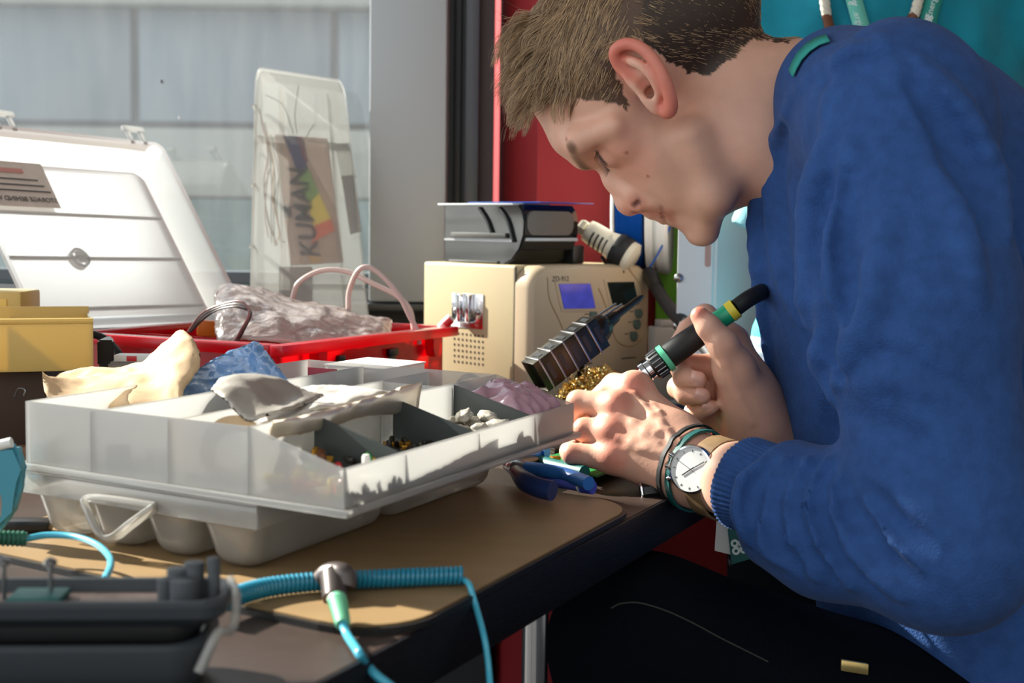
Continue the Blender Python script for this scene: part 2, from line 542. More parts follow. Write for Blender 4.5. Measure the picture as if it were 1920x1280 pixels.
# the building across the street
FY = 7.0
def fx(px): return (px - 960) / FPX * FY
def fz(py): return CAM_Z + (420 - py) / FPX * FY
mb = MB(); mb.box((-6.5, FY + 0.03, -1.5), (2.5, FY + 0.5, 3.4)); fac = struct('wall_outside', mb, FACADE_DK)
cols = [-6.4, fx(-520), fx(-115), fx(255), fx(625), fx(995), 2.4]
mb = MB()
for i in range(6):
    mb.box((cols[i] + 0.02, FY, fz(238)), (cols[i + 1] - 0.02, FY + 0.03, fz(32)), 0.006)
    mb.box((cols[i] + 0.02, FY, fz(10)), (cols[i + 1] - 0.02, FY + 0.03, 3.3), 0.006)
fin('upper_panels', mb, FACADE, fac)
mb = MB()
for i in range(6):
    mb.box((cols[i] + 0.003, FY, fz(376)), (cols[i + 1] - 0.003, FY + 0.03, fz(250)), 0.004)
mb.box((-6.4, FY - 0.12, fz(30)), (2.4, FY + 0.02, fz(12)), 0.01)
fin('pale_band', mb, FACADE_LT, fac)
mb = MB()
for i in range(6):
    mb.box((cols[i] + 0.01, FY - 0.02, -1.4), (cols[i + 1] - 0.01, FY + 0.03, fz(380)), 0.004)
fin('plinth_panels', mb, FACADE_GR, fac)
mb = MB(); mb.box((-12, WY + 0.13, -1.6), (6, 14, -1.5)); struct('ground_outside', mb, PAVING)
# dead flies and specks on the glass
for k, (px, py, s, m, lb) in enumerate([(303, 152, 0.0028, BLACK, 'black speck stuck high on the window glass'), (336, 221, 0.0022, WHITESOLID, 'white speck stuck on the window glass below the black one')]):
    p = D(px, py, WY - 0.0012); mb = MB(frame(p, (1, 0, 0.2), (0, 1, 0), (-0.2, 0, 1)))
    mb.lathe([(0.0002, -s * 1.3), (s * 0.6, -s * 0.7), (s * 0.45, 0.2 * s), (s * 0.5, s * 0.7), (0.0002, s * 1.3)], 8)
    tag(fin('window_speck', mb, m), lb, 'speck')

# ================================================================ workbench
E1, E2 = G(1250, 935, TZ), G(600, 1277, TZ)
et = (E1 - E2).normalized(); en = Vector((-et.y, et.x, 0))
far = E1 + et * ((1.60 - E1.y) / et.y); near = E2 - et * 0.42
bench = thing('workbench', 'dark brown laminate workbench under the window with a black edge', 'workbench', (E1.x, E1.y, 0))
TT = 0.034
poly = [near, far, Vector((.298, 1.665, 0)), Vector((.225, 1.74, 0)), Vector((.205, 1.885, 0)), Vector((-0.02, 1.885, 0)), Vector((-0.03, 2.06, 0)), Vector((-1.35, 2.06, 0)), Vector((-1.35, near.y, 0))]
mb = MB(); mb.prism([(p.x + (en.x * 0.0015 if i < 2 else 0), p.y + (en.y * 0.0015 if i < 2 else 0)) for i, p in enumerate(poly)], TZ - TT, TZ)
fin('tabletop', mb, WOOD_DK, bench, False)
mb = MB(frame((near.x, near.y, TZ), et, en, (0, 0, 1)))
mb.box((0, -0.0015, -TT), ((far - near).length, 0.0014, -0.0003), 0.0005)
fin('edge_band', mb, EDGE_DK, bench)
for q in (G(1005, 1080, TZ - TT), E2 + en * 0.08):
    mb = MB(frame((q.x, q.y, 0), (1, 0, 0), (0, 1, 0), (0, 0, 1)))
    mb.lathe([(0.03, 0.0), (0.03, 0.008), (0.0095, 0.012), (0.0095, TZ - TT - 0.02), (0.03, TZ - TT - 0.006), (0.03, TZ - TT)], 24)
    fin('leg', mb, CHROME, bench, label='chrome tube leg')
for (x, y) in [(-1.25, 1.95), (-1.25, 0.4), (0.15, 1.80)]:
    mb = MB(frame((x, y, 0), (1, 0, 0), (0, 1, 0), (0, 0, 1)))
    mb.lathe([(0.03, 0.0), (0.03, 0.008), (0.018, 0.012), (0.018, TZ - TT)], 24)
    fin('leg', mb, CHROME, bench)
# cable hanging below the bench
pts = spline([D(1112, 1098, 1.45), D(1075, 1145, 1.44), D(1036, 1188, 1.43), D(1046, 1240, 1.43), D(1052, 1300, 1.43), D(1060, 1420, 1.45)], 8)
tag(fin('hanging_cable', MB().tube(pts, 0.0032, 8), BLACKRUB), 'thin black cable hanging under the bench beside the chrome leg', 'cable')

# ================================================================ tan work board with round corners
BT = 0.005
c0, c1 = G(1155, 945, TZ + BT), G(735, 1158, TZ + BT)
ux = (c0 - c1).normalized(); uy = Vector((-.838, .546, 0)).normalized()      # the far left corner as it lies on the bench
def rrect(x0, y0, x1, y1, r, n=8):
    out = []
    for cx, cy, a0 in ((x1 - r, y0 + r, -90), (x1 - r, y1 - r, 0), (x0 + r, y1 - r, 90), (x0 + r, y0 + r, 180)):
        for k in range(n + 1):
            a = math.radians(a0 + 90 * k / n)
            out.append((cx + r * math.cos(a), cy + r * math.sin(a)))
    return out
L = (c0 - c1).length
board = thing('work_board', 'tan board with round corners and black rim lying under the clear organizers', 'board', (c1.x, c1.y, TZ))
M = frame((c1.x, c1.y, TZ), ux, uy, (0, 0, 1))
mb = MB(M); mb.prism(rrect(-0.03, -0.018, L + 0.018, 0.36, 0.05), 0.0, BT - 0.0012); fin('rim', mb, MAT_BLK, board, False)
mb = MB(M); mb.prism(rrect(-0.027, -0.015, L + 0.015, 0.357, 0.048), BT - 0.0012, BT); fin('board_face', mb, MAT_TAN, board, False)
BZ = TZ + BT
# ================================================================ closed organizer under the open tray
FZ = BZ + 0.050                      # height of the open tray's flange
P0 = G(650, 960, FZ); PL = G(37, 868, FZ); PR = G(1085, 812, FZ)
def along(O, d, px, lo=0.0, hi=0.6):
    for _ in range(40):
        m = (lo + hi) / 2
        a, b, c = proj(O + d * lo)[0], proj(O + d * m)[0], proj(O + d * hi)[0]
        if (b - px) * (c - px) <= 0: lo = m
        else: hi = m
    return (lo + hi) / 2
u = (PL - P0).normalized()
v = (PR - P0).normalized()
LU = (PL - P0).length; LV = along(P0, v, 1086)
Q0 = G(450, 1056, BZ)                # nearest bottom corner of the lower box
off = Q0 - P0
_dt = u.x * v.y - u.y * v.x
qu, qv = (off.x * v.y - off.y * v.x) / _dt, (u.x * off.y - u.y * off.x) / _dt
M = frame((P0.x, P0.y, BZ), u, v, (0, 0, 1))
lower = thing('parts_organizer', 'clear closed parts organizer with round wells lying under the open tray', 'organizer', (P0.x + u.x * 0.2 + v.x * 0.2, P0.y + u.y * 0.2 + v.y * 0.2, BZ))
H1 = 0.030
lx0, lx1, ly0, ly1 = qu - 0.03, LU - 0.002, qv - 0.022, qv + 0.33
# scalloped wells hanging from the rim
def well(x0, y0, x1, y1, h, r=0.012):
    mb = MB(M)
    def fn(a, b):
        # a around, b from rim to the middle of the floor
        if b < 0.55:
            t = b / 0.55
            ins = 0.005 * t; z = h - (h - r) * t
        elif b < 0.85:
            t = (b - 0.55) / 0.30 * math.pi / 2
            ins = 0.005 + r * (1 - math.cos(t)); z = r - r * math.sin(t) + 0.0006
        else:
            t = (b - 0.85) / 0.15
            ins = 0.005 + r + t * (min(x1 - x0, y1 - y0) / 2 - 0.005 - r - 0.0005); z = 0.0006
        rr = max(0.003, 0.014 - ins * 0.3)
        X0, X1, Y0, Y1 = x0 + ins, x1 - ins, y0 + ins, y1 - ins
        rr = min(rr, (X1 - X0) / 2, (Y1 - Y0) / 2)
        k = int(a * 32) % 32; q, s = divmod(k, 8)
        an = math.radians(-90 + 90 * q + 90 * s / 7)
        cx = (X1 - rr) if q in (0, 1) else (X0 + rr)
        cy = (Y0 + rr) if q in (0, 3) else (Y1 - rr)
        return Vector((cx + rr * math.cos(an), cy + rr * math.sin(an), z))
    mb.grid(fn, 32, 14, closeu=True)
    return mb
nux = 4
for i in range(nux):
    for j in range(2):
        a0 = lx0 + (lx1 - lx0) * i / nux; a1 = lx0 + (lx1 - lx0) * (i + 1) / nux
        b0 = ly0 + (ly1 - ly0) * j / 2; b1 = ly0 + (ly1 - ly0) * (j + 1) / 2
        fin('well', well(a0 + 0.001, b0 + 0.001, a1 - 0.001, b1 - 0.001, H1), BASE_PL, lower)
mb = MB(M)
mb.box((lx0 - 0.004, ly0 - 0.004, H1), (lx1 + 0.002, ly0 - 0.0015, 0.044), 0.0006)
mb.box((lx0 - 0.004, ly1 + 0.0015, H1), (lx1 + 0.002, ly1 + 0.004, 0.044), 0.0006)
mb.box((lx0 - 0.004, ly0, H1), (lx0 - 0.0015, ly1, 0.044), 0.0006)
mb.box((lx1 - 0.0005, ly0, H1), (lx1 + 0.002, ly1, 0.044), 0.0006)
fin('rim', mb, BASE_PL, lower)
mb = MB(M); mb.box((lx0 - 0.006, ly0 - 0.006, 0.0443), (lx1 + 0.003, ly1 + 0.006, 0.0462), 0.0008); fin('lid', mb, BASE_PL, lower)
# carrying handle: a bent bar on the near wall
hx = [along(P0 + v * (ly0 - 0.012), u, p) for p in (175, 270)]
y0 = ly0 - 0.004
pts = spline([M @ Vector((hx[1] - 0.004, y0 - 0.001, 0.036)), M @ Vector((hx[0] + 0.004, y0 - 0.008, 0.036)), M @ Vector((hx[0] + 0.000, y0 - 0.012, 0.026)),
       M @ Vector((hx[0] - 0.012, y0 - 0.014, 0.015)), M @ Vector((hx[0] - 0.022, y0 - 0.013, 0.014)), M @ Vector((hx[1] + 0.010, y0 - 0.010, 0.024)), M @ Vector((hx[1] - 0.004, y0 - 0.002, 0.035))], 7)
fin('handle', MB().tube(pts, 0.0032, 10, ell=(1.2, 0.8)), BASE_PL, lower, label='clear bent plastic carrying handle')
# things inside the lower box, seen hazily
for k, (a, b, m, s) in enumerate([(0.25, 0.02, GREY_POST, 0.008), (0.18, 0.02, GREY_MID, 0.009), (0.14, 0.05, GREY_POST, 0.007), (0.10, 0.03, TEAL, 0.006)]):
    mb = MB(M); mb.box((qu + a - 0.06, qv + b, 0.002), (qu + a - 0.06 + s * 1.4, qv + b + s, 0.002 + s * 0.8), 0.001)
    o = fin('small_component', mb, m)
    tag(o, ['dark component in the leftmost well of the clear lower organizer', 'grey component in the second well of the clear lower organizer', 'dark grey component lying deep in the clear lower organizer', 'teal component in the front well of the clear lower organizer'][k], 'component')

# ================================================================ open compartment tray
M = frame((P0.x, P0.y, FZ), u, v, (0, 0, 1))
tray = thing('open_tray', 'frosted open compartment tray with dark sloping dividers on top of the clear organizer', 'tray', (P0.x + u.x * 0.15 + v.x * 0.2, P0.y + u.y * 0.15 + v.y * 0.2, FZ - 0.003))
I0 = 0.004                            # wall inset from the flange
HW = 0.042; HF = 0.024                # full wall and low front wall
UB = along(P0 + v * I0, u, 468)       # where the long divider meets the near wall
T = 0.0016
mb = MB(M)
mb.box((0, 0, -0.0014), (LU, LV, 0.0), 0.0005); fin('floor_plate', mb, TRAY_PL, tray)
mb = MB(M)
for lo, hi in (((0, -0.0015, -0.0035), (LU, 0.0, 0.0008)), ((0, LV, -0.0035), (LU, LV + 0.0015, 0.0008)), ((-0.0015, -0.0015, -0.0035), (0, LV + 0.0015, 0.0008)), ((LU, -0.0015, -0.0035), (LU + 0.0015, LV + 0.0015, 0.0008))):
    mb.box(lo, hi, 0.0005)
fin('flange', mb, TRAY_PL, tray)
def side_profile():
    return [(I0, 0), (LU - 0.002, 0), (LU - 0.002, HW), (UB, HW), (I0 + 0.004, HF), (I0, HF)]
def xz_wall(y, prof, th=T):           # a wall in the u-z plane at v = y
    mb = MB(M @ Matrix(((1, 0, 0, 0), (0, 0, -1, y + th), (0, 1, 0, 0), (0, 0, 0, 1))))
    mb.prism(prof, 0, th, 0.0003)
    return mb
def yz_wall(x, prof, th=T):           # a wall in the v-z plane at u = x
    mb = MB(M @ Matrix(((0, 0, 1, x), (1, 0, 0, 0), (0, 1, 0, 0), (0, 0, 0, 1))))
    mb.prism(prof, 0, th, 0.0003)
    return mb
fin('side_wall', xz_wall(I0, side_profile()), TRAY_PL, tray)
fin('side_wall', xz_wall(LV - I0, side_profile()), TRAY_PL, tray)
fin('front_wall', yz_wall(I0, [(I0, 0), (LV - I0, 0), (LV - I0, HF), (I0, HF)]), TRAY_PL, tray)
fin('back_wall', yz_wall(LU - 0.004, [(I0, 0), (LV - I0, 0), (LV - I0, HW), (I0, HW)]), TRAY_PL, tray)
fin('long_divider', yz_wall(UB, [(I0, 0), (LV - I0, 0), (LV - I0, HW), (I0, HW)]), TRAY_PL, tray)
DV = []
PT = P0 + Vector((0, 0, HF)) + u * I0
for px in (760, 897, 1002):
    DV.append(along(PT, v, px))
DARKDIV = pm('dark divider plastic', rgb(62, 68, 68), 0.5)
for d in DV:
    fin('sloped_divider', xz_wall(d, [(I0 + T, 0.0), (UB, 0.0), (UB, HW - 0.001), (I0 + T + 0.004, HF - 0.001), (I0 + T, HF - 0.001)]), DARKDIV, tray, label='dark grey sloping divider')
UD = [along(P0 + v * I0, u, p) for p in (318, 173)]
for d in UD:
    fin('long_divider', yz_wall(d, [(I0, 0), (LV - I0, 0), (LV - I0, HW - 0.002), (I0, HW - 0.002)]), TRAY_PL, tray)
for d in (0.16, 0.27):
    fin('cross_divider', xz_wall(d, [(UB, 0), (UD[0], 0), (UD[0], HW - 0.003), (UB, HW - 0.003)]), TRAY_PL, tray)
for d in (0.2,):
    fin('cross_divider', xz_wall(d, [(UD[0], 0), (LU - 0.006, 0), (LU - 0.006, HW - 0.003), (UD[0], HW - 0.003)]), TRAY_PL, tray)
TM = M
# ---- what lies in the compartments
def pebble(p, s, m, seed, name):
    mb = MB(); t = bmesh.new(); bmesh.ops.create_icosphere(t, subdivisions=3, radius=1)
    r = random.Random(seed)
    sc = Vector((s * r.uniform(1.2, 1.9), s * r.uniform(0.7, 1.0), s * r.uniform(0.5, 0.7)))
    R = Matrix.Rotation(r.uniform(0, 6.28), 3, 'Z') @ Matrix.Rotation(r.uniform(-0.5, 0.5), 3, 'X')
    for q in t.verts:
        c = q.co * (1 + 0.34 * noise.noise(q.co * 1.9 + Vector((seed, 0, 0))) - .2 * max(0, noise.noise(q.co * 3.5 + Vector((0, seed, 0)))))
        q.co = p + R @ Vector((c.x * sc.x, c.y * sc.y, c.z * sc.z))
    mb.merge(t)
    return fin(name, mb, m, None, 'all')
k = 0
posn = ['far left', 'back row', 'back right', 'top middle', 'against the far divider', 'near left', 'middle', 'front row', 'on the low front wall', 'near right', 'top right', 'half buried']
for i, (a, b, z) in enumerate([(0.070, 0.62, .020), (0.062, 0.75, .021), (0.053, 0.85, .020), (0.050, 0.66, .027), (0.040, 0.90, .020), (0.060, 0.50, .019), (0.044, 0.74, .020), (0.032, 0.58, .020), (0.022, 0.72, .021), (0.026, 0.86, .019), (0.036, 0.80, .026), (0.046, 0.52, .018)]):
    d = DV[1] + (DV[2] - DV[1]) * b
    pebble(TM @ Vector((a, d, z - 0.004)), 0.0072, STONE, i + 3, 'foam_piece')
    tag(COL.objects[-1], 'off white foam piece by the pink bag, ' + posn[i], 'foam piece', 'foam pieces in the tray')
# lining below the foam pieces so they sit on a bed
mb = MB(TM); mb.box((I0 + 0.006, DV[1] + 0.004, 0.0), (UB - 0.004, DV[2] - 0.004, 0.012), 0.003)
tag(fin('foam_bed', mb, STONE), 'grey white foam lining under the loose foam pieces in the tray', 'foam lining')
cols_bits = [(BLACK, 'black'), (PCB, 'green'), (GOLDY, 'amber'), (REDSOLID, 'red'), (WHITESOLID, 'white'), (YELR, 'yellow'), (BLACK, 'black')]
def bits(name, a0, a1, b0, b1, z0, n, seed, pal, s, label):
    r = random.Random(seed); mb = MB(); mi = []
    me_m = [c for c in pal]
    for i in range(n):
        p = TM @ Vector((r.uniform(a0, a1), r.uniform(b0, b1), z0 + r.uniform(0, 0.006)))
        R = Matrix.Rotation(r.uniform(0, 6.28), 4, 'Z') @ Matrix.Rotation(r.uniform(-0.7, 0.7), 4, 'X')
        f0 = len(mb.bm.faces)
        mb.M = Matrix.Translation(p) @ R
        if i % 2:
            mb.lathe([(s * 0.4, -s), (s * 0.55, -s * 0.6), (s * 0.55, s * 0.6), (s * 0.4, s)], 8)
        else:
            mb.box((-s, -s * 0.5, -s * 0.4), (s, s * 0.5, s * 0.4), s * 0.12)
        mi += [i % len(pal)] * (len(mb.bm.faces) - f0)
    bmesh.ops.recalc_face_normals(mb.bm, faces=mb.bm.faces[:])
    me = bpy.data.meshes.new(name); mb.bm.to_mesh(me); mb.bm.free()
    o = add_obj(name, me, me_m, None, True)
    me.polygons.foreach_set('material_index', mi)
    return tag(o, label, 'components', None, 'stuff')
bits('loose_components', I0 + .008, UB - .006, I0 + .008, DV[0] - .006, 0.006, 70, 1, [YELR, WHITESOLID, GOLDY, YELR, WHITESOLID, REDSOLID], 0.0045, 'yellow and white loose parts in the nearest corner compartment of the tray')
bits('loose_components', I0 + .012, UB - .006, DV[0] - .05, DV[0] - .004, 0.013, 16, 2, [BLACK, LEATHER_DK, PCB, GOLDY, CARDWHITE], 0.005, 'dark and amber loose parts against the first dark divider of the tray')
bits('loose_components', I0 + .03, UB - .004, DV[0] + .03, DV[1] - .004, 0.006, 60, 3, [BLACK, DARKSTEEL, GOLDY, BLACK], 0.004, 'black loose parts in the second sloping compartment of the tray')
# pink antistatic bag in the far compartment
z = 0.026
pillow('pink_bag', [TM @ Vector((UB - .006, DV[2] + .006, z)), TM @ Vector((UB * .5, DV[2] + .006, z - .003)), TM @ Vector((I0 + .006, DV[2] + .006, z - .01))],
       [TM @ Vector((UB - .006, LV - I0 - .006, z + .004)), TM @ Vector((UB * .5, LV - I0 - .006, z)), TM @ Vector((I0 + .006, LV - I0 - .006, z - .006))], PINKFILM, None, 22, 18, 0.012, 0.006, 50, 4)
tag(COL.objects[-1], 'pink plastic bag lying in the far right compartment of the tray', 'bag')
# roll of tan tape and two dark blocks behind the near wall
p = TM @ Vector(((UB + UD[0]) / 2 + 0.002, 0.034, 0.020))
mb = MB(frame(p, (1, 0, 0), (0, 0.35, 0.94), (0, -0.94, 0.35)))
mb.lathe([(0.014, -0.008), (0.021, -0.008), (0.021, 0.008), (0.014, 0.008), (0.014, -0.008)], 36, caps=False)
tag(fin('tape_roll', mb, PAPER_BR), 'tan tape roll behind the frosted near wall of the tray', 'tape roll')
for k, px in enumerate((215, 290)):
    a = along(P0 + v * 0.02, u, px)
    mb = MB(TM); mb.box((a - 0.007, 0.018, 0.001), (a + 0.007, 0.03, 0.016), 0.001)
    tag(fin('dark_block', mb, GREY_POST), ['dark block behind the near tray wall under the brown paper bag', 'dark block behind the near tray wall nearer the tape roll'][k], 'component')
# ---- bags and papers heaped on the tray
def tp(a, b, z): return TM @ Vector((a, b, z))
zt = HW
pillow('brown_paper_bag', [D(84, 714, 1.06), D(92, 752, 1.035), D(160, 776, 1.03), D(255, 776, 1.02), D(330, 770, 1.02), D(345, 728, 1.04), D(374, 690, 1.06), D(376, 665, 1.07)],
       [D(82, 713, 1.075), D(130, 718, 1.13), D(190, 706, 1.16), D(232, 700, 1.16), D(270, 684, 1.14), D(300, 660, 1.12), D(336, 632, 1.10), D(362, 640, 1.085)], PAPER_BR, None, 34, 18, 0.010, 0.0055, 20, 1)
tag(COL.objects[-1], 'crumpled tan paper bag on the left end of the open tray', 'bag')
pillow('antistatic_bag', [D(346, 792, 1.06), D(345, 752, 1.065), D(347, 716, 1.07), D(400, 680, 1.08), D(455, 652, 1.09), D(492, 641, 1.09)],
       [D(372, 788, 1.08), D(425, 782, 1.09), D(470, 770, 1.10), D(520, 752, 1.11), D(548, 735, 1.11), D(545, 715, 1.11)], BLUEFILM, None, 30, 24, 0.004, 0.008, 34, 2)
tag(COL.objects[-1], 'crinkled blue transparent bag standing beside the tan paper bag', 'bag')
pillow('silvered_bag', [tp(UB + .058, .036, zt + .014), tp(UB + .048, .034, zt + .010), tp(UB + .036, .034, zt + .002), tp(UB + .024, .036, zt - .004), tp(UB + .010, .05, zt + .001)],
       [tp(UB + .072, .066, zt + .016), tp(UB + .058, .074, zt + .020), tp(UB + .042, .086, zt + .018), tp(UB + .026, .096, zt + .012), tp(UB + .012, .105, zt + .006)], PAPER_GR, None, 24, 16, 0.003, 0.003, 22, 3)
tag(COL.objects[-1], 'grey silvered bag flap curling over the front of the blue bag', 'bag')
pillow('white_paper', [tp(UB + .030, .055, zt - .006), tp(UB + .004, .075, zt - .001), tp(UB - .003, .11, zt + .000), tp(UB - .004, .14, zt + .001), tp(UB - .004, .175, zt + .003)],
       [tp(UB + .075, .085, zt - .006), tp(UB + .075, .11, zt - .004), tp(UB + .070, .14, zt - .003), tp(UB + .060, .165, zt - .001), tp(UB + .045, .19, zt + .001)], PAPER_WH, None, 30, 14, 0.003, 0.004, 20, 5)
tag(COL.objects[-1], 'white wrapping paper spread over the middle of the open tray', 'paper')
pillow('cream_paper', [tp(UB - .003, .02, zt - .010), tp(UB - .004, .08, zt - .010), tp(UB - .004, .14, zt - .009), tp(UB - .004, .205, zt - .014)],
       [tp(UB - .004, .02, zt + .002), tp(UB - .006, .08, zt + .002), tp(UB - .008, .14, zt + .005), tp(UB - .008, .205, zt + .010)], frost('cream paper', rgb(240, 226, 206), clear=0.05, transl=0.5), None, 18, 8, 0.001, 0.0015, 30, 6)
tag(COL.objects[-1], 'folded cream paper edge hanging over the long divider of the tray', 'paper')
# small white box at the back of the tray
bx0 = D(720, 716, 1.235); 
mb = MB(frame((bx0.x, bx0.y, FZ + 0.022), u, v, (0, 0, 1)))
mb.box((0, 0, 0), (0.066, 0.075, 0.0145), 0.0008)
wb = thing('white_box', 'flat white cardboard box at the back of the open tray', 'box', (bx0.x, bx0.y, FZ + 0.022))
fin('carton', mb, CARDWHITE, wb)
mb = MB(frame((bx0.x, bx0.y, FZ + 0.022), u, v, (0, 0, 1)))
mb.box((-0.001, -0.001, 0.0147), (0.067, 0.076, 0.0160), 0.0004); fin('lid_flap', mb, CARDWHITE, wb)
# red translucent card standing behind
q = [D(578, 708, 1.235), D(632, 728, 1.215), D(632, 692, 1.215), D(578, 688, 1.235)]
tag(fin('pink_card', MB().slab(q, 0.0008), frost('pink clear plastic', rgb(224, 90, 110), clear=0.2, transl=0.5), None, False), 'translucent pink plastic card beside the white box at the back of the tray', 'card')
q = [D(545, 740, 1.19), D(601, 735, 1.17), D(601, 713, 1.17), D(545, 718, 1.19)]
tag(fin('white_card', MB().slab(q, 0.0008), CARDWHITE, None, False), 'small white card standing in front of the pink card', 'card')

# ================================================================ red organizer box
RZ = TZ + 0.10
R0 = G(530, 648, RZ); RR = G(861, 611, RZ)
rv = (RR - R0).normalized(); RLv = (RR - R0).length
ru = Vector((-rv.y, rv.x, 0)); RLu = 0.29
if ru.x > 0: ru = -ru
M = frame((R0.x, R0.y, TZ), ru, rv, (0, 0, 1))
red = thing('red_organizer', 'bright red organizer box with its large white translucent lid standing open, full of cables', 'organizer', (R0.x + ru.x * .15 + rv.x * .18, R0.y + ru.y * .15 + rv.y * .18, TZ))
RH = 0.10; i = 0.014
mb = MB(M)
mb.box((i, i, 0.0), (RLu - i, RLv - i, 0.003)); 
mb.box((i, i, 0.003), (i + .003, RLv - i, RH - .0105)); mb.box((RLu - i - .003, i, 0.003), (RLu - i, RLv - i, RH - .0105))
mb.box((i + .003, i, 0.003), (RLu - i - .003, i + .003, RH - .0105)); mb.box((i + .003, RLv - i - .003, 0.003), (RLu - i - .003, RLv - i, RH - .0105))
fin('body', mb, RED_PL, red)
mb = MB(M)
for lo, hi in (((0, 0, RH - .0115), (i + .003, RLv, RH)), ((RLu - i - .003, 0, RH - .0115), (RLu, RLv, RH)), ((i + .003, 0, RH - .0115), (RLu - i - .003, i + .003, RH)), ((i + .003, RLv - i - .003, RH - .0115), (RLu - i - .003, RLv, RH))):
    mb.box(lo, hi, 0.002)
fin('rim', mb, RED_PL, red)
for d in (0.09, 0.17, 0.25):
    mb = MB(M); mb.box((i + .003, d, 0.003), (RLu - i - .003, d + .002, RH - .006)); fin('divider', mb, RED_PL, red)
for d in (0.10, 0.20):
    mb = MB(M); mb.box((d, i + .003, 0.003), (d + .002, RLv - i - .003, RH - .008)); fin('divider', mb, RED_PL, red)
for px in (612, 650 + 0, 838):        # drop tabs below the rim of the near side
    pass
SR = R0 + Vector((0, 0, 0))
for px in (607, 821):
    d = along(SR, rv, px, 0.0, 0.5)
    mb = MB(M @ Matrix(((0, 0, 1, 0.001), (1, 0, 0, d), (0, 1, 0, RH - .010), (0, 0, 0, 1))))
    mb.prism([(-.008, 0), (-.008, -.014), (-.005, -.021), (0, -.0235), (.005, -.021), (.008, -.014), (.008, 0)], 0, 0.012, 0.0012)
    fin('rim_tab', mb, RED_PL, red)
for px, wd, hh in ((655, .006, .05), (752, .012, .045)):
    d = along(SR, rv, px, 0.0, 0.5)
    mb = MB(M); mb.box((i - .004, d - wd / 2, 0.035), (i, d + wd / 2, RH - .022), 0.001)
    mb.box((i - .006, d - wd / 2 - .003, RH - .026), (i, d + wd / 2 + .003, RH - .018), 0.0015)
    fin('latch', mb, BLACK, red, label='black latch')
# bubble-wrap bag leaning in it
pillow('bubble_bag', [D(404, 622, 1.50), D(404, 575, 1.54), D(406, 532, 1.58), D(440, 530, 1.60), D(520, 546, 1.62), D(620, 568, 1.64), D(700, 590, 1.65), D(735, 602, 1.65)],
       [D(410, 632, 1.48), D(450, 634, 1.47), D(500, 634, 1.47), D(560, 634, 1.48), D(620, 634, 1.50), D(680, 632, 1.53), D(715, 628, 1.57), D(735, 622, 1.62)], BUBBLE, None, 40, 22, 0.008, 0.006, 22, 9)
tag(COL.objects[-1], 'crumpled pinkish bubble wrap bag lying in the red organizer', 'bag')
pk = spline([D(548, 560, 1.66), D(560, 530, 1.66), D(600, 508, 1.66), D(650, 509, 1.66), D(700, 532, 1.65), D(745, 555, 1.64), D(768, 580, 1.63), D(775, 612, 1.62), D(776, 640, 1.62)], 8)
tag(fin('pink_cable', MB().tube(pk, 0.0030, 10), PINKWIRE), 'pale pink cable arching low from the bubble bag to the red box', 'cable')
pk = spline([D(653, 585, 1.62), D(655, 545, 1.62), D(672, 507, 1.61), D(695, 502, 1.61), D(725, 525, 1.61), D(752, 560, 1.61), D(768, 592, 1.61), D(782, 620, 1.61), D(786, 645, 1.61)], 8)
tag(fin('pink_cable', MB().tube(pk, 0.0030, 10), PINKWIRE), 'pale pink cable in a tall loop above the right end of the red box', 'cable')
for (px0, oy, m, lb) in ((0, 0, pm('dusty pink wire', rgb(150, 110, 105), 0.4), 'dusty pink thin wire looped over the left of the red box'), (3, 4, pm('grey wire', rgb(120, 118, 116), 0.4), 'grey thin wire looped over the left of the red box'), (6, 8, pm('dark wire', rgb(70, 66, 64), 0.4), 'dark thin wire looped over the left of the red box')):
    pk = spline([D(352 + px0, 622, 1.505), D(378 + px0, 588 + oy, 1.49), D(410, 572 + oy, 1.47), D(446 - px0, 564 + oy * 1.4, 1.455), D(463 + px0 * .7, 574 + oy, 1.45), D(466 + px0 * .7, 592, 1.45), D(452 + px0, 618, 1.46), D(440 + px0, 640, 1.475)], 8)
    tag(fin('thin_wire', MB().tube(pk, 0.0011, 6), m), lb, 'wire')
pk = [D(540, 630, 1.51), D(560, 618, 1.51), D(579, 612, 1.51)]
tag(fin('thin_wire', MB().tube(pk, 0.0012, 6), BLACK), 'short black wire end in front of the bubble bag', 'wire')
p = D(372, 606, 1.57); mb = MB(frame(p, (0.94, 0.3, -0.1), (-0.3, 0.94, 0), (0.1, 0, 1))); mb.box((0, 0, -0.014), (0.02, 0.012, 0.004), 0.0015)
tag(fin('wrapped_connector', mb, ORANGE), 'orange wrapped connector at the foot of the thin wires', 'connector')
mb = MB(); mb.tube([D(812, 634, 1.665), D(832, 610, 1.665), D(846, 594, 1.665)], [0.005, 0.006, 0.005], 12)
pn = thing('marker_tube', 'white and red tube poking out of the right end of the red box', 'tube', D(812, 634, 1.665))
fin('tube_body', mb, WHITESOLID, pn)
mb = MB(); mb.tube([D(834, 609, 1.659), D(846, 598, 1.659)], 0.0052, 12); fin('red_band', mb, REDSOLID, pn)

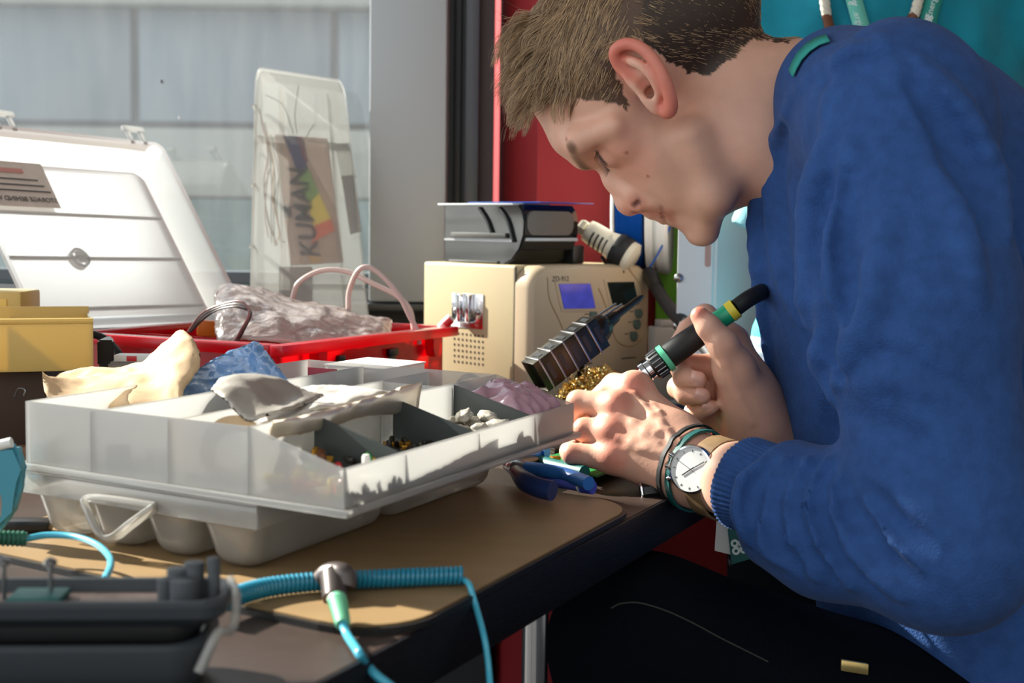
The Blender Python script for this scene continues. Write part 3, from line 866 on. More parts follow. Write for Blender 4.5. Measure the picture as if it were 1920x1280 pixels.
# ================================================================ big white lid standing open
BL, BR, TR, TL = D(75, 620, 1.525), D(470, 602, 1.81), D(303, 268, 1.888), D(-112, 222, 1.602)
ex, ey = (BR - BL), (TL - BL)
nl = ex.cross(ey).normalized()
if nl.y < 0: nl = -nl                 # away from the camera
def LP(a, b, d=0.0):
    return BL.lerp(BR, a).lerp(TL.lerp(TR, a), b) + nl * d
mb = MB()
def tub(a, b):
    # b: 0 rim outer .. 1 panel middle
    import_k = [(0.0, 0.0, 0.0), (0.02, 0.02, 0.0), (0.07, 0.055, 0.028), (0.085, 0.07, 0.030)]
    return None
ins = [(0.0, 0.0, 0.0), (0.018, 0.016, 0.001), (0.022, 0.019, 0.006), (0.075, 0.105, 0.030), (0.085, 0.118, 0.031)]
rings = []
for (ia, ib, d) in ins:
    pts = rrect(ia, ib, 1 - ia, 1 - ib, 0.045, 5)
    rings.append([mb.v(LP(p[0], p[1], d)) for p in pts])
for r0, r1 in zip(rings, rings[1:]):
    n = len(r0)
    for k in range(n):
        mb.face((r0[k], r0[(k + 1) % n], r1[(k + 1) % n], r1[k]))
mb.face(rings[-1])
lid = fin('lid', mb, WHITE_PL, red, label='large white translucent lid standing open')
for b, a1 in ((0.635, 0.90), (0.41, 0.90), (0.16, 0.90)):
    mb = MB(); mb.tube([LP(0.09, b, 0.030), LP(0.5, b, 0.030), LP(a1, b, 0.030)], 0.0016, 8); fin('rib', mb, WHITE_RIB, lid)
c = LP(0.407, 0.41, 0.0295)
Mx = frame(c, ex.normalized(), ey.normalized(), nl)
mb = MB(Mx); mb.lathe([(0.0128, -0.002), (0.0128, 0.001), (0.0112, 0.001), (0.0112, -0.002)], 28, caps=False); mb.lathe([(0.0001, -0.002), (0.008, -0.002), (0.006, 0.0)], 24); fin('boss', mb, WHITE_RIB, lid)
for a in (0.885, 0.27):
    c = LP(a, 1.0, 0.0); e = ex.normalized(); up = ey.normalized()
    mb = MB(frame(c, e, up, nl))
    mb.box((-.016, -.004, 0), (-.009, .016, .003), .001); mb.box((.006, -.004, 0), (.013, .016, .003), .001); mb.box((-.0175, .0155, -.001), (.0195, .023, .005), .0015)
    fin('clip', mb, WHITE_RIB, lid, label='white snap clip')
lab = [LP(0.10, 0.885, 0.0290), LP(0.42, 0.885, 0.0290), LP(0.42, 0.655, 0.0300), LP(0.10, 0.655, 0.0300)]
mb = MB(); mb.slab([p - nl * 0.0035 for p in lab], 0.0003); lb = fin('label', mb, pm('label paper', rgb(222, 208, 196), 0.6, var=0.05, vscale=90), lid, False, 'cream printed label')
lc = (lab[0] + lab[2]) / 2 - nl * 0.0046
ea, eb = (lab[1] - lab[0]).normalized(), (lab[0] - lab[3]).normalized()
ltx = frame(lc, -ea, eb, nl)         # read from behind: mirrored here, as in the photograph
text('label_text', 'STORAGE BEHIND WITH', frame(lc - eb * 0.022, -ea, eb, nl), 0.0092, INK, lb, 0.0001)
for kk in range(3):
    mb = MB(frame(lc + eb * (0.006 - 0.008 * kk), ea, eb, nl)); mb.box((-.045 + .006 * kk, -.0008, -.0001), (.036 + .006 * kk, .0008, .0001)); fin('print_line', mb, INK, lb, False)
mb = MB(frame(lc + eb * 0.018, ea, eb, nl)); mb.box((-.05, -.003, -.0001), (.02, .003, .0001)); fin('print_stripe', mb, pm('faded red ink', rgb(216, 150, 140), 0.7), lb, False)
# ================================================================ upright organizer leaning on the window
uy_ = 1.985
a0, a1, a2, a3 = D(481, 600, uy_ - .03), D(694, 600, uy_ - .03), D(650, 172, uy_ + .055), D(490, 148, uy_ + .055)
upb = thing('upright_organizer', 'hazy white organizer standing on end against the window with a sachet inside', 'organizer', a0)
e1 = (a1 - a0).normalized(); e2 = (a3 - a0); e2 = (e2 - e1 * e2.dot(e1)).normalized(); e3 = e1.cross(e2)
if e3.y > 0: e3 = -e3                 # towards the camera
Wd = (a1 - a0).length
def UPp(p):
    """corner-bilinear place of panel coordinates (0..1, 0..1, depth towards the camera)"""
    q = a0.lerp(a1, p[0]).lerp(a3.lerp(a2, p[0]), p[1])
    return q + e3 * p[2]
TH = 0.045
def shellring(d, g, r=0.09):
    return [UPp((x, y, d)) for x, y in rrect(g, g * .5, 1 - g, 1 - g * .5, r, 5)]
foot = (a0 + a1) / 2
drop = Vector((0, 0, TZ)) - Vector((0, 0, min(a0.z, a1.z)))
lo_ext = (min(a0.z, a1.z) - TZ) / abs((a3 - a0).z)
def UB2(p): return UPp((p[0], p[1] * (1 + lo_ext) - lo_ext, p[2]))
mb = MB(); rings = []
for d, g in ((TH, 0.0), (TH - .003, -0.012), (TH - .008, -0.012), (TH - .010, 0.0), (0.0, 0.01)):
    rings.append([mb.v(UB2((x, y, d))) for x, y in rrect(g, g * .5, 1 - g, 1 - g * .5, 0.07, 5)])
n = len(rings[0])
for r0, r1 in zip(rings, rings[1:]):
    for k in range(n): mb.face((r0[k], r0[(k + 1) % n], r1[(k + 1) % n], r1[k]))
mb.face(rings[-1]); fin('case', mb, UPR_PL, upb)
mb = MB(); mb.face([mb.v(UB2((x, y, TH))) for x, y in rrect(0, 0, 1, 1, 0.07, 5)]); 
fin('front_lid', mb, UPR_PL, upb, False)
for b in (0.22, 0.42, 0.62, 0.88):
    mb = MB(); c = UB2((0.0, b, TH / 2)); mb.M = frame(c, e1, e3, e2); mb.box((-.006, -.016, -.0015), (.002, .016, .0015), .0006); fin('hinge_tab', mb, UPR_PL, upb)
for a in (0.26, 0.8):
    mb = MB(); mb.slab([UB2((a, 0.03, 0.004)), UB2((a, 0.95, 0.004)), UB2((a, 0.95, TH - .004)), UB2((a, 0.03, TH - .004))], 0.0012); fin('divider', mb, UPR_PL, upb)
for b in (0.30, 0.78):
    mb = MB(); mb.slab([UB2((.02, b, 0.004)), UB2((.98, b, 0.004)), UB2((.98, b, TH - .004)), UB2((.02, b, TH - .004))], 0.0012); fin('divider', mb, UPR_PL, upb)
# sachet with slanting lettering
def sp(px, py, d): # a point in the plane of the lid at depth d behind its face
    r = ray(px, py); o = UB2((0, 0, TH - d)); t = (o - CAM).dot(e3) / r.dot(e3); return CAM + r * t
kd = 0.009
sach = thing('component_sachet', 'sachet with a dark and rainbow stripe inside the upright organizer', 'sachet', sp(575, 490, kd))
mb = MB(); mb.slab([sp(515, 252, kd), sp(614, 260, kd), sp(644, 492, kd), sp(545, 498, kd)], 0.0006)
fin('sachet_face', mb, pm('sachet paper', rgb(178, 150, 132), 0.5, var=0.08, vscale=60), sach, False)
def patch(nm, q, m, k=1): return fin(nm, MB().slab([sp(x, y, kd - 0.0008 * k - .0006) for x, y in q], 0.0003), m, sach, False)
patch('navy_stripe', [(532, 254), (556, 256), (578, 318), (560, 330)], pm('navy print', rgb(40, 44, 92), 0.5))
patch('plum_stripe', [(556, 256), (568, 257), (578, 300), (572, 306)], pm('plum print', rgb(120, 52, 76), 0.5))
patch('green_stripe', [(560, 330), (578, 316), (598, 362), (578, 384)], pm('green print', rgb(112, 150, 70), 0.5))
patch('yellow_stripe', [(578, 384), (598, 362), (620, 410), (588, 424)], pm('yellow print', rgb(222, 196, 60), 0.5))
patch('orange_stripe', [(588, 424), (620, 410), (628, 432), (600, 446), (585, 462)], pm('orange print', rgb(216, 92, 50), 0.5))
patch('amber_stripe', [(570, 466), (585, 462), (604, 490), (584, 495)], pm('amber print', rgb(196, 150, 70), 0.5))
patch('pale_wedge', [(556, 258), (612, 262), (632, 396)], pm('pale print', rgb(196, 172, 156), 0.5))
kc = sp(571, 400, kd - .003); kx = (sp(556, 312, kd) - sp(580, 468, kd)); kl = kx.length; kx.normalize()
kz = e3; ky = kz.cross(kx)
text('sachet_lettering', 'KUMAN', frame(kc, kx, ky, kz), kl * 0.30, INK, sach, 0.0002, shear=0.25, bold=kl * .004)
# what else is packed in it
mb = MB(); mb.slab([sp(523, 500, .016), sp(584, 500, .016), sp(584, 600, .016), sp(523, 600, .016)], 0.012)
tag(fin('brown_block', mb, pm('taupe block', rgb(120, 102, 96), 0.6), None, False), 'taupe block in the lowest compartment of the upright organizer', 'block')
mb = MB(); mb.slab([sp(628, 270, .02), sp(655, 268, .02), sp(668, 330, .02), sp(640, 334, .02)], 0.01)
tag(fin('clear_wad', mb, UPR_PL, None, False), 'clear plastic wad at the right of the upright organizer', 'wad')
mb = MB(); mb.slab([sp(640, 330, .02), sp(664, 328, .02), sp(676, 430, .02), sp(656, 436, .02)], 0.01)
tag(fin('grey_block', mb, GREY_MID, None, False), 'grey block at the right edge of the upright organizer', 'block')
mb = MB(); mb.slab([sp(531, 386, .006), sp(544, 386, .006), sp(546, 406, .006), sp(533, 406, .006)], 0.004)
tag(fin('black_chip', mb, BLACK, None, False), 'small black chip beside the lettered sachet in the upright organizer', 'component')
wl = ['dusty', 'brown', 'grey', 'black', 'amber', 'dark', 'olive', 'silver']
wm = [(150, 110, 100), (120, 84, 60), (130, 130, 128), (40, 40, 44), (200, 150, 80), (70, 64, 60), (140, 140, 90), (180, 178, 174)]
for k in range(8):
    rr = random.Random(40 + k)
    x0, y0 = 492 + 3.5 * k, 205 + 10 * (k % 3) + 8 * k
    pts = [(x0 - 6, y0), (x0 + rr.uniform(2, 14), y0 + 60), (x0 + rr.uniform(-4, 12), y0 + 120), (x0 + rr.uniform(4, 20), y0 + 190), (x0 + rr.uniform(6, 24), min(455, y0 + 240))]
    tag(fin('jumper_wire', MB().tube(spline([sp(x, y, .012 + .002 * (k % 4)) for x, y in pts], 6), 0.0009, 6), pm(wl[k] + ' insulation', rgb(*wm[k]), 0.4)), wl[k] + ' jumper wire bundled at the left of the upright organizer', 'wire', 'jumper wires in the upright organizer')
for k, pts in enumerate([[(498, 178), (530, 196), (545, 235), (550, 250)], [(560, 160), (553, 215), (557, 250)], [(590, 232), (578, 250), (572, 262)]]):
    tag(fin('jumper_wire', MB().tube(spline([sp(x, y, .012) for x, y in pts], 6), 0.0007, 6), GREY_POST), ['long thin grey wire arching above the lettered sachet', 'thin grey wire rising straight above the lettered sachet', 'short thin grey wire at the top right of the lettered sachet'][k], 'wire')
# ================================================================ soldering station
SA, SB, SCc = D(980, 600, 1.62), D(793, 600, 1.75), D(1237, 600, 1.72)
SH = 0.173
sx = Vector((SA.x - SB.x, SA.y - SB.y, 0)); SL = sx.length; sx.normalize()      # back to front along the side
sy = Vector((sx.y * -1, sx.x, 0))
if sy.dot(Vector((SCc.x - SA.x, SCc.y - SA.y, 0))) < 0: sy = -sy
SW = Vector((SCc.x - SA.x, SCc.y - SA.y, 0)).dot(sy)
SO = Vector((SB.x, SB.y, TZ))
SM = frame(SO, sx, sy, (0, 0, 1))
stn = thing('soldering_station', 'cream soldering station with two displays standing before the red wall', 'soldering station', (SO.x, SO.y, TZ))
FT = 0.012
seam = SL - 0.012                     # where sheet metal meets the front moulding
mb = MB(SM); mb.box((0, 0, FT), (seam - .001, SW, SH), 0.0035, 3); fin('housing', mb, CREAM, stn)
for a, b in ((.02, .02), (SL - .03, .02), (.02, SW - .02), (SL - .03, SW - .02)):
    mb = MB(SM @ Matrix.Translation((a, b, 0))); mb.lathe([(.009, 0), (.010, .003), (.008, FT + .001)], 16); fin('foot', mb, BLACKRUB, stn)
# front moulding: rounded at the right, bulging bezel
mb = MB(SM)
def bez(a, b):
    # a around the outline 0..1, b front profile
    pts = rrect(FT - .002, -0.0015, SH + .0005, SW + .0015, 0.02, 6)
    return pts
out = [(y, z) for z, y in rrect(FT - .002, -0.001, SH + .0005, SW + .012, 0.026, 7)]
rings = []
for dx, s in ((0.0, 1.0), (0.016, 1.0), (0.023, 0.985), (0.027, 0.955), (0.028, 0.90)):
    cy, cz = SW / 2 + .005, (SH + FT) / 2
    rings.append([mb.v((seam + dx, cy + (p[0] - cy) * s, cz + (p[1] - cz) * (s if s == 1 else (1 - (1 - s) * 1.2)))) for p in out])
n = len(out)
for r0, r1 in zip(rings, rings[1:]):
    for k in range(n): mb.face((r0[k], r0[(k + 1) % n], r1[(k + 1) % n], r1[k]))
mb.face(rings[0][::-1]); mb.face(rings[-1])
fin('front_bezel', mb, CREAM_PL, stn)
FXp = seam + 0.028                    # plane of the front face
def fp(px, py, d=0.0):                # pixel on the front face -> local coordinates
    r = ray(px, py); nrm = sx; o = SO + sx * (FXp + d)
    t = (o - CAM).dot(nrm) / r.dot(nrm)
    return SM.inverted() @ (CAM + r * t)
def fpoly(nm, q, m, d=0.001, lab=None):
    pts = [fp(x, y) for x, y in q]
    mb = MB(SM @ Matrix(((0, 0, 1, FXp - .0015), (1, 0, 0, 0), (0, 1, 0, 0), (0, 0, 0, 1))))
    mb.prism([(p.y, p.z) for p in pts], 0, .0015 + d, min(0.0006, d * .5)); return fin(nm, mb, m, stn, False, lab)
fpoly('display_frame', [(1039, 527), (1110, 527), (1120, 584), (1052, 584)], CREAM_PL, 0.0008)
fpoly('display', [(1046, 532), (1106, 531), (1116, 578), (1056, 579)], LCD_BLUE, 0.0014, 'lit blue display')
fpoly('display_frame', [(1131, 524), (1192, 523), (1202, 577), (1144, 578)], CREAM_PL, 0.0008)
fpoly('display', [(1137, 529), (1188, 528), (1197, 571), (1148, 573)], LCD_DARK, 0.0014, 'dark display')
GROOVE = pm('groove tan', rgb(168, 140, 106), 0.6)
for q in ([(1026, 520), (1030, 560), (1048, 600), (1066, 640), (1090, 660)], [(1122, 540), (1134, 570), (1148, 620), (1160, 642), (1184, 648), (1204, 630), (1210, 604)], [(1180, 505), (1202, 540), (1212, 600), (1216, 660), (1214, 720)]):
    pts = [SM @ (fp(x, y) + Vector((0.0002, 0, 0))) for x, y in q]
    fin('groove', MB().tube(spline(pts, 6), 0.0008, 6), GROOVE, stn)
for (x, y) in ((1113, 593), (1117, 612), (1197, 588), (1194, 608), (1188, 630)):
    c = fp(x, y); mb = MB(SM @ Matrix(((0, 0, 1, FXp - .001), (1, 0, 0, c.y), (0, 1, 0, c.z), (0, 0, 0, 1))))
    s = .0072; mb.prism([(-s, s * .8), (s * .55, s * .8), (s, 0), (s * .55, -s * .8), (-s * .4, -s * .8), (-s, -s * .1)], 0, .003, .0008); fin('button', mb, BTN, stn, True, 'grey green push button')
    b0, b1 = fp(x - 17, y - 4), fp(x - 9, y - 4)
    mb = MB(SM); mb.box((FXp - .0002, b0.y, b0.z - .0005), (FXp + .0003, b1.y, b0.z + .0005)); fin('button_legend', mb, INK, stn, False)
c = fp(1051, 523); text('model_lettering', 'ZD-912', SM @ Matrix(((0, 0, 1, FXp + .0001), (1, 0, 0, c.y), (0, 1, 0, c.z), (0, 0, 0, 1))), 0.0085, INK, stn, 0.0002)
for (x0, x1, y) in ((1072, 1110, 684), (1165, 1192, 672)):
    b0, b1 = fp(x0, y), fp(x1, y)
    mb = MB(SM); mb.box((FXp - .0002, b0.y, b0.z - .0007), (FXp + .0003, b1.y, b0.z + .0007)); fin('socket_legend', mb, INK, stn, False)
for (x, y) in ((1205, 690), (1110, 712)):
    c = fp(x, y); Mx = SM @ Matrix(((0, 0, 1, FXp - .001), (1, 0, 0, c.y), (0, 1, 0, c.z), (0, 0, 0, 1)))
    mb = MB(Mx); mb.lathe([(.010, 0), (.010, .006), (.0075, .007), (.0075, .004), (.0001, .004)], 24); fin('socket', mb, STEEL, stn, True, 'steel socket ring')
# left side: chromed holder plate and vent holes
def sp2(px, py):
    r = ray(px, py); t = (SO - CAM).dot(sy) / r.dot(sy)
    return SM.inverted() @ (CAM + r * t)
pa, pb = sp2(848, 612), sp2(907, 552)
mb = MB(SM @ Matrix(((1, 0, 0, 0), (0, 0, -1, 0), (0, 1, 0, 0), (0, 0, 0, 1))))
x0, x1, z0, z1 = pa.x, pb.x, pa.z, pb.z
mb.box((x0, z0, 0.0), (x1, z1, .0012), .0004)
w_ = x1 - x0; h_ = z1 - z0
mb.box((x0 + w_ * .30, z0 + h_ * .2, .001), (x0 + w_ * .42, z1 - h_ * .02, .009), .001)
mb.box((x0 + w_ * .58, z0 + h_ * .2, .001), (x0 + w_ * .70, z1 - h_ * .02, .009), .001)
mb.box((x0 + w_ * .30, z0 + h_ * .14, .001), (x0 + w_ * .70, z0 + h_ * .2, .009), .001)
hp_ = fin('holder_plate', mb, CHROME, stn, True, 'chromed holder plate')
for a in (.13, .86):
    mb = MB(SM @ Matrix(((1, 0, 0, x0 + w_ * a), (0, 0, -1, -.001), (0, 1, 0, z0 + h_ * .48), (0, 0, 0, 1)))); mb.lathe([(.0036, 0), (.0034, .0016), (.0015, .0028), (.0001, .003)], 16); fin('screw', mb, STEEL, hp_)
mb = MB(SM)
for i in range(8):
    for j in range(6):
        c = sp2(852 + i * 7.6 + 0, 624 + j * 10.6 + i * .9)
        mb.box((c.x - .0011, -.0004, c.z - .0013), (c.x + .0011, .001, c.z + .0013))
fin('vent_holes', mb, DARK_GAP, stn, False)
mb = MB(SM); mb.box((seam - .0014, -.0005, FT), (seam - .0002, .001, SH - .002)); fin('seam', mb, DARK_GAP, stn, False)
# small dark wires at the foot of its left side
for k, (dx, dy) in enumerate([(0, 0), (7, 4)]):
    pts = spline([D(858 + dx, 716, 1.56), D(872 + dx, 703 + dy, 1.57), D(890 + dx, 704 + dy, 1.58), D(905 + dx, 716, 1.59)], 6)
    tag(fin('dark_wire', MB().tube(pts, 0.0014, 8), BLACKRUB), ['dark wire arching behind the tray at the foot of the cream station', 'inner dark wire arching behind the tray at the foot of the cream station'][k], 'wire')

# ================================================================ smoked drawers on the station
TOPM = SM @ Matrix.Translation((0, 0, SH + .0005))
d0 = SM.inverted() @ D(828, 488, 1.735); d1 = SM.inverted() @ D(940, 495, 1.66)
ds, de = d0.x, d0.x + .142
dk = thing('smoked_drawer', 'smoked clear plastic drawer with curved front lying on the station', 'drawer', TOPM @ Vector((ds, .01, 0)))
DW = 0.088; DH = 0.068
prof = [(ds, 0.0), (de - .038, 0.0), (de - .024, .006), (de - .012, .018), (de - .005, .034), (de - .004, .050), (de - .008, .062), (de - .014, DH), (ds, DH)]
XZ = Matrix(((1, 0, 0, 0), (0, 0, 1, 0), (0, 1, 0, 0), (0, 0, 0, 1)))
yb = 0.012
for nm, y in (('near_side', yb), ('far_side', yb + DW)):
    mb = MB(TOPM @ Matrix.Translation((0, y, 0)) @ XZ); mb.prism(prof, 0, .002); fin(nm, mb, SMOKE, dk)
mb = MB(TOPM)
for i in range(1, len(prof) - 2):
    a, b = prof[i], prof[i + 1]
    mb.slab([(a[0], yb + .002, a[1]), (a[0], yb + DW, a[1]), (b[0], yb + DW, b[1]), (b[0], yb + .002, b[1])], .0018)
fin('curved_front', mb, SMOKE_DK, dk, True, 'glossy black curved front')
mb = MB(TOPM); mb.box((ds, yb + .002, 0.0), (de - .038, yb + DW, .002)); mb.box((ds, yb + .002, .002), (ds + .002, yb + DW, DH)); fin('floor', mb, SMOKE, dk)
# ledges and slots on the near side
mb = MB(TOPM); mb.box((ds + .014, yb - .004, .030), (de - .03, yb, .036), .001); mb.box((ds + .01, yb - .003, .0), (de - .045, yb, .003), .0008); fin('ledge', mb, SMOKE_GR, dk)
mb = MB(TOPM); mb.box((ds, yb - .0015, .026), (de - .02, yb, .0285)); mb.box((ds - .008, yb - .006, DH), (de - .016, yb + DW * .62, DH + .0025), .0006); fin('top_flange', mb, ALU, dk, True, 'pale top flange')  # pale strip below the flange is a painted highlight
for a in (.45, .70):
    pts = spline([TOPM @ Vector((ds + .142 * a, yb - .0018, DH - .003)), TOPM @ Vector((ds + .142 * (a + .10), yb - .0018, DH - .018)), TOPM @ Vector((ds + .142 * (a + .17), yb - .0018, DH - .036 - .006 * (a > .6)))], 6)
    fin('slot', MB().tube(pts, 0.0022, 8), BLACK, dk, True, 'black curved slot')
# grey rounded window on the curved front and a highlight painted as a pale strip under it
fr = TOPM @ Vector((0, 0, 0))
mb = MB(TOPM @ Matrix(((0, 0, 1, de - .0055), (1, 0, 0, yb + .004), (0, 1, 0, .034), (0, 0, 0, 1)))); mb.prism(rrect(0, 0, DW - .012, .028, .010, 5), 0, .004, .0008); fin('label_panel', mb, SMOKE_GR, dk, True, 'grey rounded panel')
mb = MB(TOPM); mb.box((de - .010, yb + .004, .027), (de + .002, yb + DW - .004, .031), .0008); fin('front_highlight', mb, ALU, dk)
mb = MB(TOPM); mb.box((de - .06, yb + DW + .001, .0), (de - .01, yb + DW + .02, .022), .002); 
tag(fin('black_block', mb, BLACK), 'small black block on the station beside the smoked drawer', 'block')
mb = MB(TOPM); mb.box((ds + .03, yb + .01, DH + .003), (de + .012, yb + DW + .012, DH + .0045), .0005)
tag(fin('blue_sheet', mb, frost('blue clear sheet', rgb(30, 110, 225), clear=0.15, transl=0.5, rough=0.05, gloss=0.5), None, False), 'thin blue clear sheet lying on top of the smoked drawer', 'sheet')

# ================================================================ ivory handpiece resting behind it
hA, hB = D(1102, 432, 1.74), D(1186, 484, 1.72)
hp = thing('desoldering_handpiece', 'ivory slotted handpiece leaning across the top of the station', 'handpiece', hB)
Mh = axis_frame(hA, hB); Lh = (hB - hA).length
mb = MB(Mh); mb.lathe([(.006, -.002), (.0135, 0), (.0145, .006), (.0150, .03), (.018, .042), (.019, Lh), (.012, Lh + .004)], 28); fin('handle', mb, IVORY, hp)
for k in range(4):
    mb = MB(Mh); z = .012 + k * .0065
    mb.tube([Vector((.0149 * math.cos(a), .0149 * math.sin(a), z)) for a in [math.radians(t) for t in range(-200, 21, 20)]], .0013, 6); fin('slot', mb, DARK_GAP, hp)
mb = MB(Mh @ Matrix.Translation((0, -.0, -.012))); mb.lathe([(.009, 0), (.010, .002), (.010, .008), (.006, .012)], 6); fin('end_nut', mb, IVORY, hp)
mb = MB(Mh); mb.tube(spline([Vector((-.016, -.016, Lh - .03)), Vector((.0, -.023, Lh - .022)), Vector((.018, -.014, Lh - .028)), Vector((.020, -.012, Lh - .002)), Vector((.004, -.024, Lh + .004)), Vector((-.012, -.018, Lh))], 6), .0022, 8); fin('spring_clip', mb, DARKSTEEL, hp, True, 'dark wire clip')
mb = MB(Mh @ Matrix.Translation((0, 0, Lh * .62))); mb.lathe([(.0195, 0), (.0205, .002), (.0205, .016), (.0195, .018)], 24); fin('collar', mb, BLACKRUB, hp, True, 'black collar')
# thick black hose from the station towards the hand
pts = spline([D(1216, 510, 1.735), D(1234, 545, 1.70), D(1258, 580, 1.62), D(1288, 612, 1.545), D(1335, 665, 1.47), D(1380, 740, 1.43), D(1430, 800, 1.40)], 10)
hose = thing('black_hose', 'thick black hose leaving the right side of the station', 'hose', pts[0])
fin('jacket', MB().tube(pts, 0.0078, 14), BLACKRUB, hose)
mb = MB(); mb.tube([D(1219, 517, 1.730), D(1232, 541, 1.706)], [.0095, .0085], 14); fin('strain_relief', mb, BLACK, hose)

# ================================================================ soldering iron holder with brass wool
base0 = G(1150, 790, TZ)
st = thing('iron_holder', 'blackened metal soldering iron holder with gold brass wool', 'soldering iron holder', base0)
hold_a, hold_b = D(1003, 706, 1.40), D(1118, 620, 1.43)
Mh = axis_frame(hold_a, hold_b, Vector((0, 0, 1))); Lh = (hold_b - hold_a).length
# rectangular guard of folded sheet with ribs
gw, gh = .0135, .0165
mb = MB(Mh)
for lo, hi in (((-gw, -gh, 0), (gw, -gh + .0012, Lh)), ((-gw, gh - .0012, 0), (gw, gh, Lh)), ((gw - .0012, -gh, 0), (gw, gh, Lh)), ((-gw, -gh, 0), (-gw + .0012, gh, Lh))):
    mb.box(lo, hi, .0004)
fin('guard', mb, DARKSTEEL, st)
for k in range(5):
    z = .006 + k * (Lh - .01) / 4.6
    mb = MB(Mh); mb.box((-gw - .0012, -gh - .0012, z), (gw + .0012, gh + .0012, z + .0022), .0005); fin('rib', mb, STEEL, st, True, 'bright steel rib')
    mb = MB(Mh)
    mb.box((-gw - .0006, -gh * .55, z + .005), (-gw + .0008, gh * .55, z + .010)); mb.box((-gw * .5, -gh - .0006, z + .005), (gw * .5, -gh + .0008, z + .010)); mb.box((-gw * .5, gh - .0008, z + .005), (gw * .5, gh + .0006, z + .010)); fin('slot', mb, BLACK, st, False)
mb = MB(Mh @ Matrix.Translation((0, 0, Lh))); mb.lathe([(.014, -.002), (.0145, .004), (.012, .012), (.0075, .016), (.006, .026), (.0038, .030), (.0034, .058), (.0016, .064)], 20); fin('nozzle', mb, DARKSTEEL, st)
mb = MB(Mh @ Matrix.Translation((0, 0, Lh))); mb.tube([Vector((-.006, .010, .012)), Vector((-.007, .009, .036))], .0011, 6); mb.tube([Vector((.006, .010, .012)), Vector((.005, .009, .036))], .0011, 6); fin('prong', mb, STEEL, st)
mb = MB(); mb.tube([hold_a + Vector((0, 0, -.014)), D(1000, 728, 1.40)], [.002, .0006], 8); fin('hook', mb, DARKSTEEL, st)
mid = hold_a.lerp(hold_b, .75); bp = Vector((mid.x + .02, mid.y + .02, TZ + .006))
mb = MB(); mb.tube([mid + Vector((0, .0, -.02)), Vector((mid.x, mid.y + .012, TZ + .05)), bp], .004, 10); fin('bracket', mb, DARKSTEEL, st)
wc = Vector((D(1128, 745, 1.42).x, 1.42, TZ)); 
mb = MB(frame(wc + Vector((.02, .02, 0)), (.9, .43, 0), (-.43, .9, 0), (0, 0, 1))); mb.box((-.10, -.05, 0), (.09, .06, .006), .002); fin('base_plate', mb, DARKSTEEL, st)
mb = MB(frame(wc + Vector((0, 0, .006)), (1, 0, 0), (0, 1, 0), (0, 0, 1))); mb.lathe([(.038, 0), (.042, .004), (.043, .038), (.045, .041), (.041, .041), (.039, .006)], 32); fin('wool_cup', mb, DARKSTEEL, st)
mb = MB(); r = random.Random(5)
for k in range(300):
    a = r.uniform(0, 6.28); e = r.uniform(0.0, 1.0); rad = .042 * math.sqrt(r.random())
    c = wc + Vector((rad * math.cos(a), rad * math.sin(a), .046 + (1 - (rad / .045) ** 2) * .032 * r.uniform(.5, 1.0)))
    R = Matrix.Rotation(r.uniform(0, 6.28), 3, 'X') @ Matrix.Rotation(r.uniform(0, 6.28), 3, 'Y')
    pr, turns = r.uniform(.0022, .004), r.uniform(1.2, 2.2); prev = None
    for t in range(15):
        th = t / 14 * 6.28 * turns
        p = c + R @ Vector((pr * math.cos(th), pr * math.sin(th), (t / 14 - .5) * .010)); q = p + R @ Vector((0, 0, .0016))
        cur = (mb.v(p), mb.v(q))
        if prev: mb.face((prev[0], cur[0], cur[1], prev[1]))
        prev = cur
o = fin('brass_wool', mb, BRASS, st, True, 'curly gold brass wool', norm=False)
o['kind'] = 'stuff'
# further clutter on the bench behind the hands
mb = MB(frame((D(1290, 735, 1.46).x, 1.46, TZ), (.95, .3, 0), (-.3, .95, 0), (0, 0, 1))); mb.box((-.075, -.03, .0), (.09, .05, .022), .004)
tag(fin('grey_case', mb, GREY_MID), 'flat grey case on the bench behind the two hands', 'case')
mb = MB(frame((D(1240, 720, 1.46).x, 1.46, TZ + .0225), (.9, .4, 0), (-.4, .9, 0), (0, 0, 1))); mb.box((-.05, -.015, 0), (.03, .02, .016), .004); 
tag(fin('black_clamp', mb, BLACK), 'black clamp lying on the grey case behind the left hand', 'clamp')
mb = MB(frame((D(1310, 785, 1.33).x, 1.33, TZ), (.9, .4, 0), (-.4, .9, 0), (0, 0, 1))); mb.box((-.035, -.02, 0), (.035, .02, .026), .004)
tag(fin('red_box', mb, pm('orange red plastic', rgb(216, 70, 40), 0.4)), 'small orange red box on the bench between the hands', 'box')

# ================================================================ spool of blue filament and white cabinet behind
scn = D(1208, 390, 1.80); sax = Vector((.985, -.17, 0)).normalized()
Ms = frame(scn, Vector((0, 0, 1)).cross(sax), (0, 0, 1), sax)
Ms = frame(scn, (sax.y, -sax.x, 0), (0, 0, 1), sax)
W2 = (1260 - 1157) / FPX * 1.80 / 2
spl = thing('filament_spool', 'white spool of blue filament hanging before the red wall', 'spool', scn)
mb = MB(Ms); mb.lathe([(.080, -W2), (.082, -W2 + .002), (.082, -W2 + .004), (.03, -W2 + .005)], 48); fin('flange', mb, WHITESOLID, spl)
mb = MB(Ms); mb.lathe([(.03, W2 - .030), (.082, W2 - .028), (.082, W2 - .022), (.075, W2 - .018), (.082, W2 - .014), (.083, W2 - .004), (.080, W2), (.02, W2)], 48); fin('flange', mb, WHITESOLID, spl)
prof = []
zz = -W2 + .005
while zz < W2 - .031:
    prof += [(.0755, zz), (.0772, zz + .0012), (.0755, zz + .0024)]; zz += .0026
